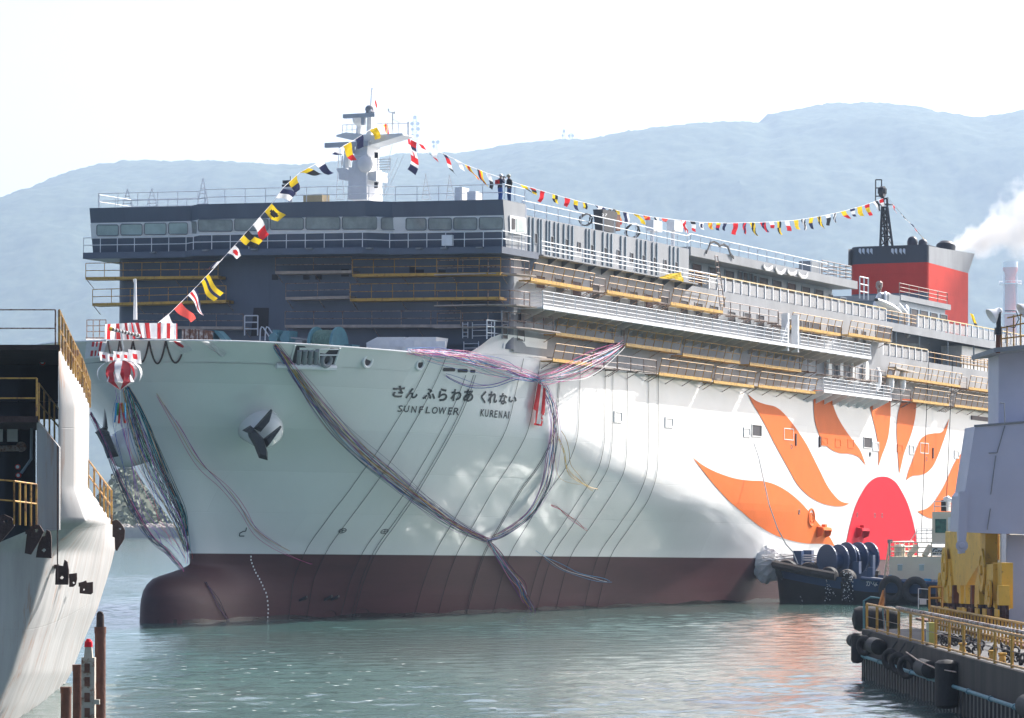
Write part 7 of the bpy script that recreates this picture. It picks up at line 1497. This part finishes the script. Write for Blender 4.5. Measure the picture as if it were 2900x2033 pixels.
for i, (x, w_) in enumerate(((465, 55), (680, 85), (825, 85))):
    a_ = 1.6 + i * 2.0; b0 = TP(a_, tb(a_) + .55, 0); rd = random.Random(i); m = MB(); wm_ = MB()
    for k in range(90):
        px, py = ZT(x + rd.uniform(-w_, w_) * .5, 650 + rd.random() * 240); p = at(px, py, b0.y + rd.uniform(-.2, .2)); m.ball(p, rd.uniform(.10, .18), 6, 4)
        if k % 2: wm_.ball(at(px + rd.uniform(-3, 3), py, b0.y - .35), rd.uniform(.025, .05), 5, 3)
    o = m.build('chain_curtain', 'rubber', tug); o['kind'] = 'stuff'; o2 = wm_.build('shackles', 'wrail', o); o2['kind'] = 'stuff'
def rayplane(px, py, b):                   # where a sight line meets the tug's side plane
    a_ = 5.0
    for _ in range(30):
        p = TP(a_, b, 0); a_ += ((px - CX) / F * p.y - p.x) / (TD.x - (px - CX) / F * TD.y)
    p = TP(a_, b, 0); return Vector((p.x, p.y, HC + (HOR - py) / F * p.y)), a_
tq = lambda x, y, b: rayplane(*ZT(x, y), b)[0]
for i, (x, y, w_) in enumerate(((750, 550, 220), (910, 530, 160))):
    c = tq(x, y, 1.5 - i * 1.5); m = MB(); r = 1.15
    AX = (TN * .85 - TD * .5).normalized(); m.lathe(c - AX * 1.1, AX, [(0, .02), (0, r), (.12, r), (.12, .55), (1.0, .55), (1.0, r), (1.12, r), (1.12, .55), (2.1, .55), (2.1, r), (2.2, r), (2.2, .02)], 24); o = m.build('winch_drum', 'tugblue', tug); m = MB(); m.box(tuple(c + Vector((-.9, -.4, -1.6))), tuple(c + Vector((.9, .4, -.9)))); m.build('winch_bed', 'tugblue', o)
for x0, y0, x1, y1, b in ((372, 470, 440, 585, 1.5), (455, 465, 525, 590, .5), (868, 560, 920, 660, 3), (985, 610, 1035, 690, 3.2), (1016, 505, 1036, 620, 2.5)):
    a, c = tq(x0, y1, b), tq(x1, y0, b); m = MB(); m.hexa([a, a + TD * (c - a).dot(TD), a + TD * (c - a).dot(TD) - TN * .5, a - TN * .5] + [p + Vector((0, 0, c.z - a.z)) for p in (a, a + TD * (c - a).dot(TD), a + TD * (c - a).dot(TD) - TN * .5, a - TN * .5)]); m.build('bitt', 'tugblue', tug)
m = MB()
for y in (505, 525, 545): m.path([tq(250, y + 15, 1.0), tq(420, y, 1.2), tq(640, y + 5, 1.4)], .05, 5)
m.build('deck_lines', 'wrope', tug)
def tbox(x0, y0, x1, y1, b, dep, mm, nm, par=tug, extra=0):
    a, c = tq(x0, y1, b), tq(x1, y0, b); L = (c - a).dot(TD) + extra; H2 = c.z - a.z; p = [a, a + TD * L, a + TD * L - TN * dep, a - TN * dep]; m = MB(); m.hexa(p + [q + Vector((0, 0, H2)) for q in p]); return m.build(nm, mm, par)
cab = tbox(1172, 520, 1600, 705, 3.0, 6.0, 'cream', 'deckhouse', tug, 6.0)
wh = tbox(1530, 145, 1770, 410, 2.0, 4.2, 'cream', 'wheelhouse', tug, 3.0)
tbox(1518, 402, 1800, 412, 2.3, 4.8, 'deck', 'wheelhouse_deck', tug, 3.0)
M['tugglass'] = mat('tug_green_glass', (.05, .17, .13), .08, var=.5, scale=3)
tbox(1555, 205, 1645, 320, 2.05, .06, 'tugglass', 'window', wh); dd = tbox(1662, 190, 1765, 400, 2.06, .06, 'white', 'door', wh); tbox(1685, 210, 1742, 325, 2.10, .06, 'tugglass', 'pane', dd)
for x in (1243, 1423): f_ = tbox(x, 585, x + 36, 635, 3.04, .05, 'glass2', 'window', cab); tbox(x - 5, 580, x + 41, 586, 3.06, .06, 'white', 'frame', f_)
for x, y in ((1165, 672), (1463, 702), (1490, 704)): tbox(x, y, x + 26, y + 28, 3.1, .15, 'skyblue' if 'skyblue' in M else 'rb_blue', 'vent_cover', cab)
m = MB(); m.rail([tq(1180, 520, 2.9), tq(1640, 528, 2.9)], 1.05, 1.1, 3, .035); m.rail([tq(1180, 520, 2.9), tq(1180, 520, 2.9) - TN * 5], 1.05, 1.1, 3, .035); m.build('rail', 'cream', cab)
m = MB(); m.rail([tq(1400, 405, 1.9), tq(1530, 405, 1.9)], 1.0, .45, 3, .025); m.path([tq(1340, 400, 1.9), tq(1405, 305, 1.9), tq(1530, 300, 1.9)], .03, 5); m.build('bridge_rail', 'wrail', cab)
m = MB(); m.rail([tq(1548, 140, 1.8), tq(1775, 140, 1.8)], .7, 1.0, 2, .03); m.build('roof_rail', 'wrail', wh)
for x0, y0, x1, y1 in ((1405, 430, 1330, 515), (1515, 430, 1465, 515)): m = MB(); m.tube(tq(x0, y0, 2.2), tq(x1, y1, 2.6), .22, 8); m.build('strut', 'cream', cab)
m = MB(); m.lathe(tq(1260, 515, 2.5), (0, 0, 1), [(0, .4), (.7, .4), (.85, .25), (.85, .01)], 12); m.build('vent', 'cream', cab)
m = MB(); m.tube(tq(1175, 520, 2.9), tq(1175, 395, 2.9), .05, 6); m.box(tuple(tq(1160, 405, 2.9)), tuple(tq(1190, 388, 2.9) + Vector((.1, .3, .1)))); m.build('lamp_post', 'deck', cab)
m = MB(); ladder(m, tq(1135, 700, 2.5), tq(1180, 400, 2.5), 0.05, 1); a, b = tq(1128, 700, 2.5), tq(1170, 400, 2.5)
for k in range(9): p = a.lerp(b, k / 9); m.tube(p, p + TD * .45, .025, 4)
m.tube(a, b, .035, 4); m.build('ladder', 'cream', cab)
# sign with the readable start of the name
sg = tbox(1522, 440, 1720, 512, 2.75, .08, 'white', 'sign_board', cab)
vs, fs = text_mesh('Gree', 1, .28, .02); m = MB(); m.add([rayplane(*ZT(*q), 2.83)[0] for q in fit(vs, 1532, 448, 1650, 500)], fs); m.build('lettering', 'letter', sg)
vs, fs = text_mesh('かなで', 1, 0, .012); m = MB(); mm = []
for q in fit(vs, 980, 712, 1130, 765):
    px, py = ZT(*q); b_ = 4.4 * .99
    mm.append(rayplane(px, py, b_ + .03)[0])
m.add(mm, fs); m.build('name_lettering', 'white', tug)
for i, (x, y, r) in enumerate(((1192, 790, .72), (1390, 800, .72))):
    c = tq(x, y, 4.55); m = MB(); m.torus(c, TN, r, .26, 24, 10); m.build('side_tyre', 'rubber', tug, smooth=True)
m = MB(); m.path([tq(940, 700, 4.5), tq(1130, 720, 4.5), tq(1600, 745, 4.5)], .14, 8); m.build('rubbing_strake', 'tugblue', tug)
# searchlight on the wheelhouse roof
m = MB(); m.hexa([tq(1604, 140, 1.5), tq(1648, 140, 1.5), tq(1648, 140, 1.5) - TN * .8, tq(1604, 140, 1.5) - TN * .8, tq(1604, 48, 1.5), tq(1640, 42, 1.5), tq(1640, 42, 1.5) - TN * .8, tq(1604, 48, 1.5) - TN * .8]); m.build('monitor_base', 'darkgreen' if 'darkgreen' in M else 'tugblack', wh)
m = MB(); m.tube(tq(1665, 140, 1.5), tq(1668, 60, 1.5), .14, 8); m.path([tq(1630, 45, 1.4), tq(1660, 38, 1.4), tq(1700, 55, 1.4)], [.18, .24, .14], 8); m.build('fire_monitor', 'white', wh)
# white tarpaulin bundle on the stem
m = MB(); rd = random.Random(9); rows = []; Yb = tip.y - .6
cen = at(*ZT(150, 590), Yb)
for i in range(11):
    a_ = -math.pi / 2 + math.pi * i / 10; rows.append([cen + Vector((1.15 * math.cos(a_) * math.cos(j * .3927), .8 * math.cos(a_) * math.sin(j * .3927), 1.25 * math.sin(a_))) * (1 + rd.uniform(-.16, .16)) for j in range(16)])
m.grid(rows, closed=True); o = solo('tarpaulin_bundle', 'bundle of crumpled white tarpaulin lashed to the tug bow', 'tarpaulin', m, 'wrope', tuple(cen))
m = MB()
for k in range(14): m.tube(cen + Vector((rd.uniform(-.8, .8), -.9, rd.uniform(-.2, .9))), cen + Vector((rd.uniform(.6, 2.6), -.6, rd.uniform(-.2, .9))), .03, 4)
m.build('lashing', 'wrope', o)
# towline from the ferry's side down to the tug
pts = [at(*ZP(x, y), Yv) for x, y, Yv in ((590, 435, 264), (625, 540, 263.5), (660, 700, 263), (700, 880, 262.5), (760, 1050, 262.5), (820, 1160, 263), (870, 1215, 263.5), (905, 1300, 263.5))]
m = MB(); m.path(pts, .045, 6); solo('tow_rope', 'grey rope running from the ferry side down to the tug bow', 'rope', m, 'wrope', pts[0])
# ================================================================== funnel smoke and haze
def smoke():
    src = at(2672, 715, 346); m_ = bpy.data.materials.new('white_smoke'); m_.use_nodes = True; n, l = m_.node_tree.nodes, m_.node_tree.links
    n.remove(n['Principled BSDF']); v = n.new('ShaderNodeVolumePrincipled'); v.inputs['Color'].default_value = (.97, .95, .93, 1); v.inputs['Anisotropy'].default_value = .35
    l.new(v.outputs[0], n['Material Output'].inputs['Volume'])
    def mth(op, *a):
        q = n.new('ShaderNodeMath'); q.operation = op
        for i, x in enumerate(a):
            if isinstance(x, (int, float)): q.inputs[i].default_value = x
            else: l.new(x, q.inputs[i])
        return q.outputs[0]
    tc = n.new('ShaderNodeTexCoord'); sx = n.new('ShaderNodeSeparateXYZ'); l.new(tc.outputs['Object'], sx.inputs[0]); x, y, z = sx.outputs
    zc = mth('MULTIPLY', mth('POWER', mth('MAXIMUM', x, .01), 1.0), .42)
    r = mth('MULTIPLY_ADD', x, .48, .6)
    dz = mth('SUBTRACT', z, zc); d = mth('DIVIDE', mth('SQRT', mth('ADD', mth('MULTIPLY', dz, dz), mth('MULTIPLY', y, y))), r)
    no = n.new('ShaderNodeTexNoise'); no.inputs['Scale'].default_value = .42; no.inputs['Detail'].default_value = 5; no.inputs['Roughness'].default_value = .6; l.new(tc.outputs['Object'], no.inputs['Vector'])
    sh = mth('SUBTRACT', mth('MULTIPLY_ADD', no.outputs[0], 2.6, -.45), d)
    den = mth('MULTIPLY', mth('MINIMUM', mth('MAXIMUM', sh, 0), 1), mth('DIVIDE', 2.0, mth('MULTIPLY_ADD', x, .30, 1)))
    den = mth('MULTIPLY', den, mth('MINIMUM', mth('MAXIMUM', mth('MULTIPLY_ADD', x, 1.2, .5), 0), 1))
    l.new(den, v.inputs['Density'])
    m = MB(); rows = []
    for i in range(12):
        xx = -.8 + i * 1.5; rr = 1.2 + max(0, xx) * .66; zz = .42 * max(0, xx)
        rows.append([src + Vector((xx, rr * .9 * math.cos(a), zz + rr * math.sin(a))) for a in [j * math.pi / 6 for j in range(12)]])
    m.grid(rows, closed=True); m.f.append(tuple(range(12))); m.m.append(0); m.f.append(tuple(range(len(m.v) - 12, len(m.v)))); m.m.append(0)
    return tag(m.build('funnel_smoke', m_, None, loc=src), 'white smoke drifting right from behind the ferry funnel', 'smoke', kind='stuff')
smoke()
m = MB(); m.lathe((134.6, 1.5, 27.5), (.25, 0, 1), [(0, .9), (1.6, .9), (1.9, .6), (1.9, .01)], 14); m.build('exhaust_pipe', 'black', funnel, smooth=True)
hz_ = bpy.data.materials.new('sea_haze'); hz_.use_nodes = True; n = hz_.node_tree.nodes; n.remove(n['Principled BSDF']); v = n.new('ShaderNodeVolumePrincipled')
v.inputs['Color'].default_value = (.60, .765, 1, 1); v.inputs['Density'].default_value = .00008; v.inputs['Anisotropy'].default_value = .3
hz_.node_tree.links.new(v.outputs[0], n['Material Output'].inputs['Volume'])
m = MB(); m.box((-2400, -60, -9), (2400, 8200, 1020)); tag(m.build('haze', hz_), 'pale blue sea haze filling the air over the strait', 'haze', kind='stuff')
for o in list(bpy.data.objects):
    for k in ('_base', '_ship'):
        if k in o: del o[k]
